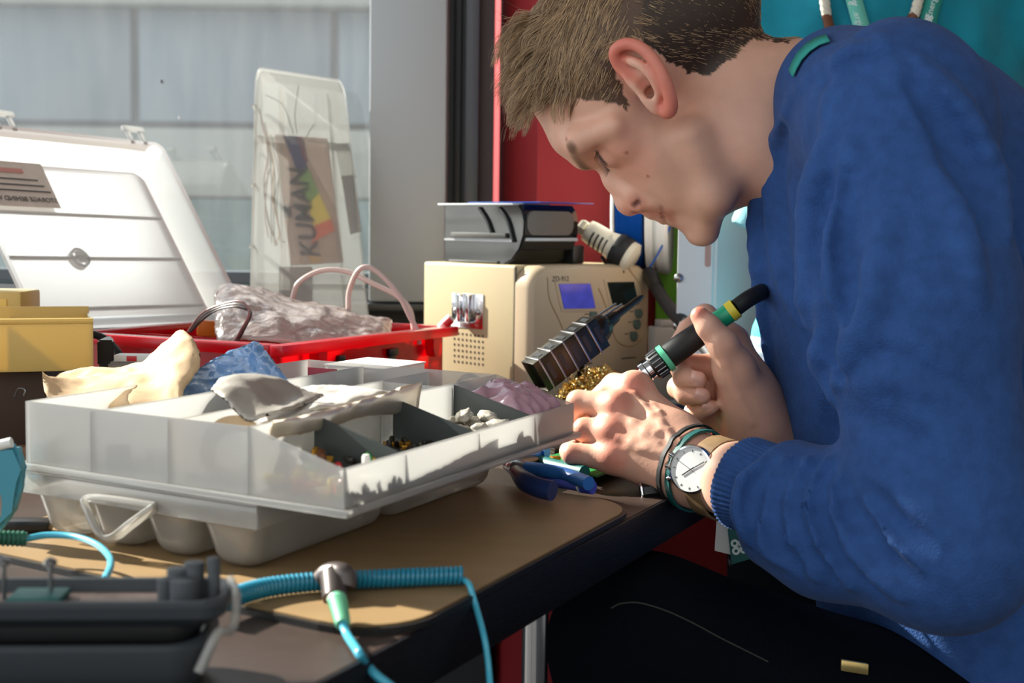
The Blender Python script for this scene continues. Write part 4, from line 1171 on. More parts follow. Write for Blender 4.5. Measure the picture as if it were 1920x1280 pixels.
mb = MB(Ms); mb.lathe([(.03, prof[0][1])] + prof + [(.03, prof[-1][1])], 48); fin('filament', mb, pm('blue filament', rgb(16, 88, 176), 0.35), spl, True, 'wound blue filament')
mb = MB(); mb.tube([scn - sax * (W2 + .004), scn + sax * (W2 + .03)], .009, 16); fin('axle', mb, WHITESOLID, spl)
pts = spline([D(1256, 425, 1.72), D(1238, 468, 1.73), D(1216, 505, 1.74), D(1210, 520, 1.76)], 6)
fin('loose_strand', MB().tube(pts, 0.0012, 6), pm('blue strand', rgb(40, 96, 190), 0.35), spl)
# green card behind the spool
mb = MB(frame(D(1263, 500, 1.86), (1, 0, 0), (0, 1, 0), (0, 0, 1))); mb.box((-.022, 0, -.10), (.012, .003, .12), .0008)
tag(fin('green_card', mb, pm('lime green card', rgb(120, 190, 50), 0.6), None), 'lime green card behind the spool beside the white cabinet', 'card')
ce = D(1338, 600, 1.555); cl = D(1264, 600, 1.572); crx = D(1436, 600, 1.605)
ca = Vector((ce.x - cl.x, ce.y - cl.y, 0)); cb = Vector((crx.x - ce.x, crx.y - ce.y, 0))
cab = thing('white_cabinet', 'white metal machine cabinet with screws standing behind the soldering hand', 'cabinet', (ce.x, ce.y, TZ))
CH = .40
mb = MB(); pl = [Vector((cl.x, cl.y)), Vector((ce.x, ce.y)), Vector((crx.x, crx.y)), Vector((cl.x + cb.x, cl.y + cb.y))]
mb.prism([tuple(p) for p in pl], TZ, TZ + CH, .003); fin('body', mb, pm('white powder coat', rgb(212, 214, 212), 0.5), cab)
nrm_l = Vector((ca.y, -ca.x, 0)).normalized()
for px, py in ((1271, 521), (1269, 611)):
    y = cl.y + .0; p = D(px, py, cl.y - .005) 
    t = ((p.x - cl.x) * ca.x + (p.y - cl.y) * ca.y) / ca.length_squared
    p = Vector((cl.x + ca.x * t, cl.y + ca.y * t, p.z))
    zx = nrm_l if nrm_l.y < 0 else -nrm_l
    mb = MB(frame(p, Vector((0, 0, 1)).cross(zx), (0, 0, 1), zx)); mb.lathe([(.0052, -.001), (.005, .002), (.0025, .0038), (.0001, .004)], 16); fin('screw', mb, STEEL, cab, True, 'steel screw')
zx = nrm_l if nrm_l.y < 0 else -nrm_l
p = D(1325, 476, 1.57); p = Vector((ce.x - ca.x * .18, ce.y - ca.y * .18, p.z))
mb = MB(frame(p, Vector((0, 0, 1)).cross(zx), (0, 0, 1), zx)); mb.prism(rrect(-.0032, -.014, .0032, .02, .003, 4), -.001, .0006); fin('slot', mb, pm('rust pink plastic', rgb(176, 140, 130), 0.6), cab)
mb = MB(frame(D(1250, 605, 1.68), (.9, .3, 0), (-.3, .9, 0), (0, 0, 1))); mb.box((-.012, -.01, -.004), (.012, .01, .004), .001); mb.box((-.02, -.01, -(D(1250, 605, 1.68).z - TZ)), (.02, .012, -.004), .002)
tag(fin('grey_socket', mb, GREY_MID), 'grey socket block between the station and the white cabinet', 'socket')

# ================================================================ left: yellow bins, adapter, boxes
yb0 = D(172, 710, 1.25); 
ya, yc = D(176, 712, 1.25), D(-190, 752, 1.20)
yx = Vector((ya.x - yc.x, ya.y - yc.y, 0)).normalized(); yy = Vector((-yx.y, yx.x, 0))
zb = .96 - (705 - 420) / FPX * 1.25
under = thing('brown_crate', 'dark brown crate under the pale yellow bin at the left', 'crate', (ya.x, ya.y, TZ))
Lb = (Vector((ya.x, ya.y)) - Vector((yc.x, yc.y))).length
mb = MB(frame((yc.x, yc.y, TZ), yx, yy, (0, 0, 1))); mb.box((0, .02, 0), (Lb - .04, .115, zb - TZ), .003); fin('body', mb, pm('dark brown board', rgb(64, 44, 32), 0.6), under)
mb = MB(frame((yc.x, yc.y, TZ), yx, yy, (0, 0, 1))); mb.box((0, .004, .0), (Lb - .045, .0195, .020), .002); fin('plinth', mb, pm('tan board edge', rgb(150, 112, 84), 0.6), under)
p = D(40, 752, 1.23); fin('hook', MB().tube(spline([p + Vector((-.006, 0, .004)), p + Vector((-.002, -.001, .011)), p + Vector((.004, -.002, .010)), p + Vector((.003, -.002, .005))], 5), .0009, 6), STEEL, under, True, 'small steel hook')
ybin = thing('yellow_bin', 'long pale yellow open plastic bin at the left edge', 'bin', (ya.x, ya.y, zb))
HB = .044; Mb = frame((yc.x, yc.y, zb), yx, yy, (0, 0, 1))
for nm, lo, hi in (('front_wall', (0, 0, 0), (Lb, .0022, HB)), ('back_wall', (0, .12, 0), (Lb, .1222, HB + .006)), ('end_wall', (Lb - .0022, .0022, 0), (Lb, .12, HB)), ('end_wall', (0, .0022, 0), (.0022, .12, HB)), ('floor_plate', (.0022, .0022, 0), (Lb - .0022, .12, .0022)), ('partition', (Lb * .55, .0022, .0022), (Lb * .55 + .002, .12, HB - .004))):
    mb = MB(Mb); mb.box(lo, hi, .0008); fin(nm, mb, YELLOW, ybin)
mb = MB(Mb); mb.tube([Vector((0, .001, HB)), Vector((Lb, .001, HB))], .0028, 8); fin('rim', mb, YELLOW, ybin)
yb2 = thing('yellow_bin', 'small upright pale yellow bin with a window standing behind the long one', 'bin', D(40, 610, 1.42))
pz = D(40, 610, 1.42); h2 = D(40, 546, 1.42).z - pz.z
M2 = frame((pz.x, pz.y, pz.z), (1, 0, 0), (0, 1, 0), (0, 0, 1))
mb = MB(M2); mb.box((-.09, 0, 0), (0, .06, h2), .003); fin('body', mb, YELLOW, yb2)
mb = MB(M2); mb.box((-.05, -.0012, .008), (-.014, .0, h2 - .008), .0004); fin('window', mb, pm('deeper yellow plastic', rgb(240, 200, 100), 0.4), yb2)
mb = MB(M2 @ Matrix(((1, 0, 0, 0), (0, 0, -1, .03), (0, 1, 0, 0), (0, 0, 0, 1)))); mb.prism([(0, h2 * .42), (.017, -h2 * .35), (.002, -h2 * .35), (-.01, 0)], 0, .02, .001); fin('bracket', mb, pm('olive yellow plastic', rgb(196, 168, 96), 0.5), yb2)
mb = MB(M2); mb.box((-.09, 0, -(pz.z - TZ)), (-.004, .055, -.0005), .003)
tag(fin('pale_carton', mb, CARDWHITE), 'white carton under the small yellow bin', 'carton')
# power adapter with ribbed lead
pl = thing('power_adapter', 'black power adapter with a ribbed lead arching to the right', 'adapter', D(190, 672, 1.38))
pd = D(178, 676, 1.30)
mb = MB(frame((pd.x, pd.y, pd.z), (1, .1, 0), (-.1, 1, 0), (0, 0, 1)))
mb.prism([(.002, 0), (.017, 0), (.008, .045), (.002, .045)], -.005, .019, .0015); fin('adapter_body', mb, BLACK, pl)
pts = spline([D(80, 625, 1.38), D(110, 624, 1.38), D(160, 624, 1.38), D(190, 632, 1.38), D(208, 645, 1.38), D(226, 668, 1.37), D(234, 690, 1.37)], 8)
fin('lead', MB().tube(pts, .0038, 10), BLACKRUB, pl)
for k in range(5):
    p = D(96 + 9 * k, 622 - .4 * k, 1.38); fin('strain_rib', MB().tube([p, p + Vector((.0026, 0, 0))], .0058, 12), BLACKRUB, pl)
gz = D(240, 682, 1.285); mb = MB(frame((gz.x, gz.y, TZ), (1, .1, 0), (-.1, 1, 0), (0, 0, 1)))
hz = D(240, 679, 1.285).z - TZ
mb.prism([(-.018, 0), (.055, 0), (.055, .035), (-.018, .05)], 0, hz, .002); tag(fin('grey_tub', mb, GREY_MID), 'grey tub between the yellow bin and the tan paper bag', 'tub')
pd2 = MB(frame((pd.x, pd.y, TZ), (1, .1, 0), (-.1, 1, 0), (0, 0, 1))); pd2.box((.002, .0, 0), (.0105, .045, pd.z - TZ - .0055), .001); tag(fin('dark_tub', pd2, GREY_DK), 'dark tub under the black power adapter', 'tub')
q = D(213, 678, 1.284); sw = thing('toggle_switch', 'tiny white block with a red square on the grey tub', 'switch', q)
mb = MB(frame((q.x, q.y, TZ + hz + .0004), (1, 0, 0), (0, 1, 0), (0, 0, 1))); mb.box((0, 0, 0), (.036, .02, .0062), .0008); fin('block', mb, WHITESOLID, sw)
mb = MB(frame((q.x, q.y, TZ + hz + .0004), (1, 0, 0), (0, 1, 0), (0, 0, 1))); mb.box((.012, -.0012, .0008), (.021, .0, .0055), .0003); fin('red_square', mb, REDSOLID, sw)

# ================================================================ foreground: teal handle, cords, grey machine
sc_ = thing('scissors', 'teal rubber handle of a tool standing up at the left edge', 'scissors', D(10, 1000, .93))
mb = MB(Matrix(((1, 0, 0, 0), (0, 0, 1, .93), (0, 1, 0, 0), (0, 0, 0, 1))))
so2 = [(-60, 866), (-30, 852), (0, 842), (28, 832), (36, 852), (39, 880), (39, 905), (34, 932), (22, 960), (8, 985), (-10, 1004), (-16, 990), (2, 965), (12, 945), (10, 926), (-2, 912), (-30, 906), (-60, 910)]
mb.prism([(D(x, y, .93).x, D(x, y, .93).z) for x, y in so2], 0, .012, .003); fin('handle_loop', mb, TEALHANDLE, sc_)
mb = MB(); mb.tube([D(-4, 835, .93), D(22, 829, .93)], .0035, 10); fin('lit_top', mb, WHITESOLID, sc_, True, 'pale painted light on top of the handle')  # light on the handle's top, put in as a white piece
pbk = G(50, 998, BZ); mb = MB(frame((pbk.x, pbk.y, BZ), (1, .05, 0), (-.05, 1, 0), (0, 0, 1))); mb.box((-.035, -.006, .0), (.016, .010, .009), .002)
tag(fin('black_bar', mb, BLACK), 'short black bar lying in front of the clear organizer at the left', 'bar')
def bezring(pts, r, m, nm, par, seg=10): return fin(nm, MB().tube(spline(pts, 8), r, seg), m, par)
cord1 = thing('cyan_lead', 'cyan lead with dark green strain relief looping at the left front', 'lead', D(20, 1012, .86))
gp = [D(-30, 1008, .86), D(0, 1009, .865), D(50, 1010, .87)]
fin('strain_relief', MB().tube(spline(gp, 4), .0042, 12), pm('dark green strain relief', rgb(50, 120, 96), 0.5), cord1)
for k in range(8):
    p = gp[0].lerp(gp[2], .1 + k * .11); q = gp[0].lerp(gp[2], .1 + k * .11 + .05); fin('relief_rib', MB().tube([p, q], .0050, 12), pm('dark green rib', rgb(44, 108, 88), 0.5) if k == 0 else bpy.data.materials['dark green rib'], cord1)
bezring([D(48, 1010, .87), D(90, 1003, .875), D(140, 1006, .87), D(180, 1020, .85), D(204, 1042, .82), D(207, 1062, .79), D(196, 1086, .765)], .0021, CYAN, 'jacket', cord1)
# ribbed teal coil cord with elbow plug
kt = spline([G(x, y, BZ + .0064) for x, y in ((396, 1136), (440, 1118), (490, 1103), (550, 1094), (630, 1088), (700, 1085), (790, 1081), (866, 1078), (874, 1078))], 16)
coil = thing('coil_cord', 'teal ribbed coil cord with an elbow plug lying across the front of the bench', 'cord', kt[40])
# helix: real windings
n = len(kt); acc = [0]
for i in range(1, n): acc.append(acc[-1] + (kt[i] - kt[i - 1]).length)
tot = acc[-1]; pitch = .00285; turns = int(tot / pitch)
def atlen(s):
    i = 0
    import bisect
    i = min(max(bisect.bisect(acc, s) - 1, 0), n - 2); f = (s - acc[i]) / max(1e-9, acc[i + 1] - acc[i]); return kt[i].lerp(kt[i + 1], f), (kt[i + 1] - kt[i]).normalized()
hel = []
for i in range(turns * 14):
    s = i / 14 * pitch; p, t = atlen(min(s, tot - 1e-5)); a = t.cross(Vector((0, 0, 1))).normalized(); b = a.cross(t); th = i / 14 * 2 * math.pi
    hel.append(p + (a * math.cos(th) + b * math.sin(th)) * .0045)
tail = spline([hel[-1], G(880, 1096, BZ + .004), G(887, 1118, TZ + .003), D(894, 1142, G(890, 1124, TZ).y - .008), D(908, 1195, .795), D(916, 1250, .79), D(919, 1310, .78), D(915, 1420, .77)], 8)
fin('windings', MB().tube(hel, .00145, 6), TEAL, coil)
fin('tail', MB().tube(tail, .0019, 10), CYAN, coil)
zmin = min(p.z for p in kt) - .006
lift = (TZ + .0062) - zmin
e0, e1 = D(630, 1108, .805), D(630, 1078, .805)
mb = MB(); mb.tube(spline([D(604, 1086, .81), D(618, 1074, .808), D(642, 1074, .802), D(650, 1086, .80), D(648, 1100, .798)], 5), .0062, 14); mb.tube([D(626, 1078, .805), D(628, 1122, .79)], [.0082, .0070], 14); 
pb_ = fin('elbow_plug', mb, pm('dark gunmetal', rgb(92, 84, 82), 0.35, metal=0.4), coil, True, 'dark elbow plug')
mb = MB(); mb.tube([D(627, 1104, .797), D(631, 1126, .787)], [.0060, .0056], 14); fin('plug_sleeve', mb, pm('warm grey plug', rgb(160, 146, 138), 0.4), coil)
ga, gb = G(632, 1122, BZ + .012), G(643, 1170, TZ + .0085)
fin('strain_relief', MB().tube([ga, gb], [.0052, .0040], 14), MINT, coil, True, 'mint green strain relief')
for k in range(7):
    p, q = ga.lerp(gb, .12 + k * .125), ga.lerp(gb, .12 + k * .125 + .05); fin('relief_rib', MB().tube([p, q], .0054 - .00017 * k, 14), MINT, coil)
bezring([gb, G(651, 1190, TZ + .005), G(664, 1210, TZ + .005), G(675, 1227, TZ + .006), D(686, 1243, .710), D(704, 1264, .705), D(740, 1292, .70), D(800, 1340, .69)], .0024, CYAN, 'jacket', coil)

# dark grey machine at the bottom left: two shells half open
Y0 = .70
dev = thing('open_machine', 'dark grey plastic machine with its shell half open in the near left corner', 'machine', G(200, 1290, TZ))
g0 = G(392, 1290, TZ); gx = Vector((1, .06, 0)).normalized(); gy = Vector((-.06, 1, 0)).normalized()
Md = frame((g0.x, g0.y, TZ), gx, gy, (0, 0, 1))
def shell(nm, z0, z1, x1, y0, y1, r0, m):
    mb = MB(Md); rings = []
    for z, g in ((z0, .010), (z0 + .004, .004), ((z0 + z1) / 2, .0), (z1 - .002, -.001), (z1, .001), (z1, .004), (z0 + .006, .006)):
        rings.append([mb.v((p[0], p[1], z)) for p in rrect(-.28 + g, y0 + g, x1 - g, y1 - g, r0, 7)])
    n = len(rings[0])
    for a, b in zip(rings, rings[1:]):
        for k in range(n): mb.face((a[k], a[(k + 1) % n], b[(k + 1) % n], b[k]))
    mb.face(rings[0][::-1]); mb.face(rings[-1]); return fin(nm, mb, m, dev)
zU = .96 - (1092 - 420) / FPX * .70 - TZ
shell('lower_shell', 0.0, .026, .000, -.02, .042, .016, GREY_DK)
shell('upper_shell', .0285, zU, .008, -.010, .040, .012, GREY_DK)
mb = MB(Md); mb.prism(rrect(-.27, -.004, -.006, .034, .012, 5), .024, .031); fin('inner_wall', mb, BLACK, dev)
zt_ = zU
for (px, h, r_, yy_) in ((303, .006, .0045, .020), (322, .010, .0055, .024), (352, .013, .0050, .024), (340, .007, .007, .014), (390, .016, .0032, .02)):
    lx = (px - 392) / FPX * .695; mb = MB(Md @ Matrix.Translation((lx, yy_, zt_ - .012))); mb.lathe([(r_ * 1.1, 0), (r_, .006), (r_, .010 + h), (r_ * .6, .0105 + h)], 14); fin('post', mb, GREY_POST, dev)
mb = MB(Md); mb.box((-.25, .0, zt_ - .008), (-.02, .034, zt_ - .006)); pc = fin('circuit_board', mb, pm('dusty circuit board', rgb(120, 104, 98), 0.6, var=.25, vscale=90), dev, False)
mb = MB(Md); mb.box((-.095, .004, zt_ - .0058), (-.07, .026, zt_ - .0015), .001); fin('chip', mb, DKTEAL, dev)
for lx in (-.078, -.100):
    mb = MB(Md @ Matrix.Translation((lx, .020, zt_ - .006))); mb.lathe([(.0012, 0), (.0012, .016), (.0032, .017), (.0032, .019), (.001, .0205)], 12); fin('screw', mb, STEEL, dev, True, 'upright steel screw')
mb = MB(Md); mb.tube(spline([Vector((.006, .030, zt_ + .001)), Vector((.0115, .010, zt_ - .002)), Vector((.0115, -.004, zt_ - .014)), Vector((.006, -.012, .03)), Vector((-.002, -.020, .014))], 6), .0022, 8); fin('clear_lip', mb, BASE_PL, dev, True, 'clear plastic lip')

# ================================================================ pliers, cutter, pen, circuit board
def gp_(px, py, z): return G(px, py, z)
z1 = BZ + .009
plr = thing('pliers', 'blue and navy handled pliers lying beside the clear organizer', 'pliers', G(1000, 905, BZ))
fin('grip', MB().tube(spline([G(968, 884, BZ + .014), G(985, 902, BZ + .013), G(1010, 914, BZ + .011), G(1036, 920, BZ + .010)], 6), [.0055 + .0025 * min(1, i / 6) for i in range(19)], 14), NAVYH, plr, True, 'navy handle grip')
fin('grip', MB().tube(spline([G(986, 878, BZ + .014), G(1020, 882, BZ + .014), G(1060, 890, BZ + .012), G(1104, 906, BZ + .010)], 6), .0058, 14), BLUEH, plr, True, 'bright blue handle grip')
mb = MB(); mb.tube([G(988, 880, BZ + .013), G(970, 878, BZ + .013), G(950, 872, BZ + .012)], [.006, .008, .004], 12); fin('jaw', mb, STEEL, plr)
pen = thing('blue_pen', 'periwinkle blue pen lying between the plier handles', 'pen', G(1050, 905, BZ))
fin('barrel', MB().tube([G(988, 893, BZ + .0055), G(1092, 911, BZ + .0055)], .0048, 14), PERI, pen)
mb = MB(); mb.tube([G(1092, 911, BZ + .0055), G(1112, 914, BZ + .0055)], .0055, 14); fin('cap', mb, pm('blue cap', rgb(70, 84, 200), 0.35), pen)
mb = MB(); mb.tube([G(1088.5, 910.4, BZ + .0055), G(1091.5, 911, BZ + .0055)], .0056, 14); fin('ring', mb, WHITESOLID, pen)
cut = thing('wire_stripper', 'bright blue handled wire stripper beside the tray corner', 'wire stripper', G(990, 860, BZ))
fin('grip', MB().tube(spline([G(968, 860, BZ + .016), G(990, 852, BZ + .018), G(1012, 847, BZ + .019), G(1026, 848, BZ + .019)], 5), .0058, 12), BLUEH, cut)
fin('grip', MB().tube(spline([G(1010, 866, BZ + .011), G(1050, 876, BZ + .011), G(1096, 886, BZ + .011)], 5), .0062, 12), DKTEAL, cut, True, 'dark teal grip')
mb = MB(); mb.tube([G(962, 872, BZ + .014), G(1000, 866, BZ + .012)], .0065, 10); fin('jaw', mb, DARKSTEEL, cut)
pcb = thing('circuit_board', 'green circuit board on the bench under the left hand', 'circuit board', G(1060, 868, BZ))
q = [G(1000, 868, BZ + .004), G(1120, 895, BZ + .004), G(1230, 850, BZ + .004), G(1140, 822, BZ + .004)]
mb = MB(); mb.slab(q, .0018); fin('board', mb, PCB, pcb, False)
r = random.Random(3)
for k in range(14):
    a, b = r.uniform(.06, .6), r.uniform(.08, .9)
    c = q[0].lerp(q[1], a).lerp(q[3].lerp(q[2], a), b)
    mb = MB(frame(c + Vector((0, 0, .002)), (.9, .4, 0), (-.4, .9, 0), (0, 0, 1))); s = r.uniform(.002, .0045)
    mb.box((-s, -s * .7, 0), (s, s * .7, s * r.uniform(.6, 1.6)), s * .12); fin('chip', mb, [BLACK, GOLDY, GREY_MID, BLACK, GREENR][k % 5], pcb)
mb = MB(); pc_ = D(1100, 823, 1.20); mb.tube([pc_ + Vector((-.004, .006, 0)), pc_ + Vector((.010, .004, .0))], [.0055, .0050], 12); rc = thing('red_component', 'small red component held between the fingers of the left hand', 'component', pc_)
fin('body', mb, pm('red component', rgb(190, 60, 64), 0.45), rc); mb = MB(); mb.tube([pc_ + Vector((.0105, .004, 0)), pc_ + Vector((.016, .004, 0))], .0035, 10); fin('cap', mb, BLUEH, rc)
pts = [pc_ + Vector((0, .008, 0)), pc_ + Vector((.0, .02, .02)), pc_ + Vector((.02, .03, .028))]
q2 = [G(1110, 905, TZ + .0005), G(1232, 948, TZ + .0005), G(1290, 915, TZ + .0005), G(1200, 868, TZ + .0005)]
# ================================================================ smooth bodies: distance fields meshed by surface nets
F32 = np.float32
class Prim:
    def lower(self, c):
        return np.linalg.norm(c - self.c) - self.R
def V3(p): return np.array(tuple(p), F32)
class Cap(Prim):
    """round cone-like capsule"""
    def __init__(s, a, b, ra, rb):
        s.a, s.b, s.ra, s.rb = V3(a), V3(b), ra, rb
        s.c = (s.a + s.b) / 2; s.R = np.linalg.norm(s.b - s.a) / 2 + max(ra, rb)
        s.ab = s.b - s.a; s.l2 = float(s.ab @ s.ab) + 1e-12
    def ev(s, P):
        q = P - s.a
        t = np.clip((q @ s.ab) / s.l2, 0, 1)
        return np.linalg.norm(q - t[:, None] * s.ab, axis=1) - (s.ra + (s.rb - s.ra) * t)
class Ell(Prim):
    def __init__(s, c, r, axes=None):
        s.c = V3(c); s.r = V3(r); s.R = float(max(r))
        s.A = np.array([tuple(Vector(a).normalized()) for a in axes], F32) if axes else np.eye(3, dtype=F32)
    def ev(s, P):
        q = (P - s.c) @ s.A.T
        k0 = np.linalg.norm(q / s.r, axis=1); k1 = np.linalg.norm(q / (s.r * s.r), axis=1) + 1e-9
        return k0 * (k0 - 1) / k1
def smin(a, b, k):
    h = np.clip(0.5 + 0.5 * (b - a) / k, 0, 1)
    return b + (a - b) * h - k * h * (1 - h)
def ev(node, P, c, r):
    """node: Prim | ('u', k, [nodes]) | ('s', k, base, cutter) | ('d', fn, node); None means far away"""
    if isinstance(node, Prim):
        if c is not None and node.lower(c) - r > 0.03:
            return None
        return node.ev(P)
    if node[0] == 'u':
        res = None
        for n in node[2]:
            d = ev(n, P, c, r)
            if d is None: continue
            res = d if res is None else smin(res, d, node[1])
        return res
    if node[0] == 's':
        d = ev(node[2], P, c, r)
        if d is None: return None
        e = ev(node[3], P, c, r)
        if e is None: return d
        return -smin(-d, e, node[1])
    if node[0] == 'd':
        d = ev(node[2], P, c, r)
        return None if d is None else d + node[1](P)
def sdf_mesh(node, lo, hi, h, B=20):
    lo = V3(lo); hi = V3(hi)
    nb = np.ceil((hi - lo) / (h * B)).astype(int)
    bi = np.stack(np.meshgrid(*[np.arange(k) for k in nb], indexing='ij'), -1).reshape(-1, 3)
    C = lo + (bi + 0.5) * (B * h)
    rad = B * h * 0.87
    d = ev(node, C.astype(F32), None, 0)
    keep = np.abs(d) < rad * 1.5 + 0.02
    DIM = nb * B + 2
    def key(ijk): return (ijk[..., 0] * DIM[1] + ijk[..., 1]) * DIM[2] + ijk[..., 2]
    g = np.stack(np.meshgrid(*[np.arange(B + 1)] * 3, indexing='ij'), -1).reshape(-1, 3)
    corner = np.array([(i, j, k) for i in (0, 1) for j in (0, 1) for k in (0, 1)])
    edges = [(a, b) for a in range(8) for b in range(a + 1, 8) if np.abs(corner[a] - corner[b]).sum() == 1]
    allk, allv, quads = [], [], []
    for b0, cc in zip(bi[keep], C[keep]):
        P = (lo + (b0 * B + g) * h).astype(F32)
        s = ev(node, P, cc, rad)
        if s is None: continue
        s = s.reshape(B + 1, B + 1, B + 1)
        if s.min() > 0 or s.max() < 0: continue
        ins = s < 0
        sub = [s[i:B + i, j:B + j, k:B + k] for i, j, k in corner]
        cnt = sum((x < 0).astype(np.int8) for x in sub)
        act = np.argwhere((cnt > 0) & (cnt < 8))
        if len(act):
            vals = np.stack([x[act[:, 0], act[:, 1], act[:, 2]] for x in sub], 1)
            acc = np.zeros((len(act), 3)); num = np.zeros(len(act))
            for a, b in edges:
                da, db = vals[:, a], vals[:, b]
                m = (da < 0) != (db < 0)
                t = np.where(m, da / np.where(m, da - db, 1), 0)
                acc += np.where(m[:, None], corner[a] + t[:, None] * (corner[b] - corner[a]), 0); num += m
            allv.append(lo + (b0 * B + act + acc / num[:, None]) * h)
            allk.append(key(b0 * B + act))
        for ax in range(3):
            sl0 = [slice(0, B)] * 3; sl1 = [slice(0, B)] * 3; sl1[ax] = slice(1, B + 1)
            a, b = ins[tuple(sl0)], ins[tuple(sl1)]
            e = np.argwhere(a != b)
            if not len(e): continue
            gi = b0 * B + e
            o1, o2 = np.zeros(3, int), np.zeros(3, int); o1[(ax + 1) % 3] = 1; o2[(ax + 2) % 3] = 1
            q = np.stack([key(gi - o1 - o2), key(gi - o2), key(gi), key(gi - o1)], 1)
            flip = ~a[e[:, 0], e[:, 1], e[:, 2]]
            q[flip] = q[flip][:, ::-1]
            quads.append(q)
    K = np.concatenate(allk); VV = np.concatenate(allv); Q = np.concatenate(quads)
    order = np.argsort(K); K = K[order]; VV = VV[order]
    idx = np.searchsorted(K, Q); idx = np.clip(idx, 0, len(K) - 1)
    good = (K[idx] == Q).all(1)
    return VV, idx[good]
def mesh_np(name, V, Q):
    me = bpy.data.meshes.new(name)
    me.vertices.add(len(V)); me.vertices.foreach_set('co', V.astype(F32).ravel())
    me.loops.add(len(Q) * 4); me.loops.foreach_set('vertex_index', Q.ravel().astype(np.int32))
    me.polygons.add(len(Q)); me.polygons.foreach_set('loop_start', np.arange(0, len(Q) * 4, 4, dtype=np.int32))
    me.update(calc_edges=True); me.validate()
    return me
def refine(node, V, h, n=2):
    """pull the vertices onto the surface"""
    for _ in range(n):
        out = V.copy()
        for i in range(0, len(V), 40000):
            P = V[i:i + 40000].astype(F32); e = F32(h * 0.4)
            cells = P
            d = ev(node, P, None, 0)
            gr = np.stack([ev(node, P + np.array(o, F32) * e, None, 0) - d for o in ((1, 0, 0), (0, 1, 0), (0, 0, 1))], 1) / e
            g2 = (gr * gr).sum(1) + 1e-6
            st = np.clip(d / g2, -h, h)
            out[i:i + 40000] = V[i:i + 40000] - st[:, None] * gr
        V = out
    return V
def march(node, px, py, y0=0.7, y1=1.9, inset=0.0):
    """where the sight line through a picture point meets the body"""
    dr = ray(px, py); dr = np.array(dr, F32) / np.linalg.norm(dr)
    t = y0
    for _ in range(120):
        p = np.array(CAM, F32) + dr * F32(t)
        d = ev(node, p[None], None, 0)[0]
        if d < 0.0004: break
        t += float(d) * 0.9
        if t > 2.6: break
    return Vector((np.array(CAM, F32) + dr * F32(t + inset)).tolist())
# ================================================================ the seated man
HY = 1.27                              # sagittal plane of his head
def H(px, py, l=0.0):                  # l: metres towards the camera from that plane (he faces left, so towards the camera is his left side)
    p = D(px, py, HY - abs(l)); return Vector((p.x, HY - l, p.z))
S21 = FPX / HY
hf = Vector((-.56, 0, -.83)); hu = Vector((-.83, 0, .56)); hl = Vector((0, -1, 0))     # head forward, up, left
AX = (hf, hu, hl)
def caps(pts, rs): return [Cap(pts[i], pts[i + 1], rs[i], rs[i + 1]) for i in range(len(pts) - 1)]
def both(fn): return fn(1) + fn(-1)
skull = ('u', .022, [
    Ell(H(1148, 90), (.0915, .071, .0735), AX),
    Ell(H(1255, 20), (.080, .078, .069), AX),
    Ell(H(1172, 238), (.036, .064, .058), AX), Cap(H(1070, 258, .022), H(1070, 258, -.022), .0135, .0135),
    Ell(H(1240, 300), (.036, .052, .052), AX)])
jaw = ('u', .014, both(lambda s: [Cap(H(1296, 255, .052 * s), H(1338, 364, .042 * s), .016, .016), Cap(H(1338, 364, .042 * s), H(1322, 430, .012 * s), .016, .0110)])
       + [Cap(H(1316, 434, .010), H(1316, 434, -.010), .0105, .0105), Ell(H(1272, 345), (.030, .045, .042), AX), Ell(H(1325, 338), (.024, .036, .036), AX)])
cheeks = ('u', .014, both(lambda s: [Ell(H(1166, 262, .042 * s), (.017, .016, .017), AX), Cap(H(1098, 290, .008 * s), H(1082, 266, .044 * s), .0120, .0085), Cap(H(1082, 262, .047 * s), H(1150, 236, .060 * s), .009, .009)]))
nose = ('u', .006, [Cap(H(1132, 308), H(1146, 334), .0074, .0070), Cap(H(1146, 334), H(1176, 380), .0070, .0092), Cap(H(1176, 380), H(1181, 386), .0092, .0084)]
        + both(lambda s: [Ell(H(1196, 378, .0125 * s), (.0092, .0098, .0068), AX), Cap(H(1154, 340, .004 * s), H(1182, 362, .013 * s), .0075, .0075)])
        + [Cap(H(1186, 388), H(1208, 378), .0050, .0055)])
mouthc = ('u', .006, [Cap(H(1226, 387, .0), H(1228, 376, .018), .0105, .0072), Cap(H(1226, 387, .0), H(1228, 376, -.018), .0105, .0072),
                       Cap(H(1254, 400, .0), H(1250, 384, .018), .0100, .0070), Cap(H(1254, 400, .0), H(1250, 384, -.018), .0100, .0070),
                       Ell(H(1240, 364), (.016, .026, .026), AX), Ell(H(1288, 405), (.013, .018, .022), AX)])
lids = ('u', .003, both(lambda s: [Ell(H(1145, 287, .0315 * s), (.0128, .0128, .0135), AX)]))
def earpts(s, n=3):
    P = [(1204, 160, .078), (1186, 152, .081), (1168, 136, .084), (1154, 114, .088), (1152, 96, .092), (1164, 85, .096), (1182, 82, .099), (1206, 92, .103), (1228, 116, .105), (1244, 144, .105), (1254, 170, .102), (1258, 192, .097), (1255, 206, .092), (1248, 210, .088)]
    return spline([H(a, b, l * s) for a, b, l in P], n)
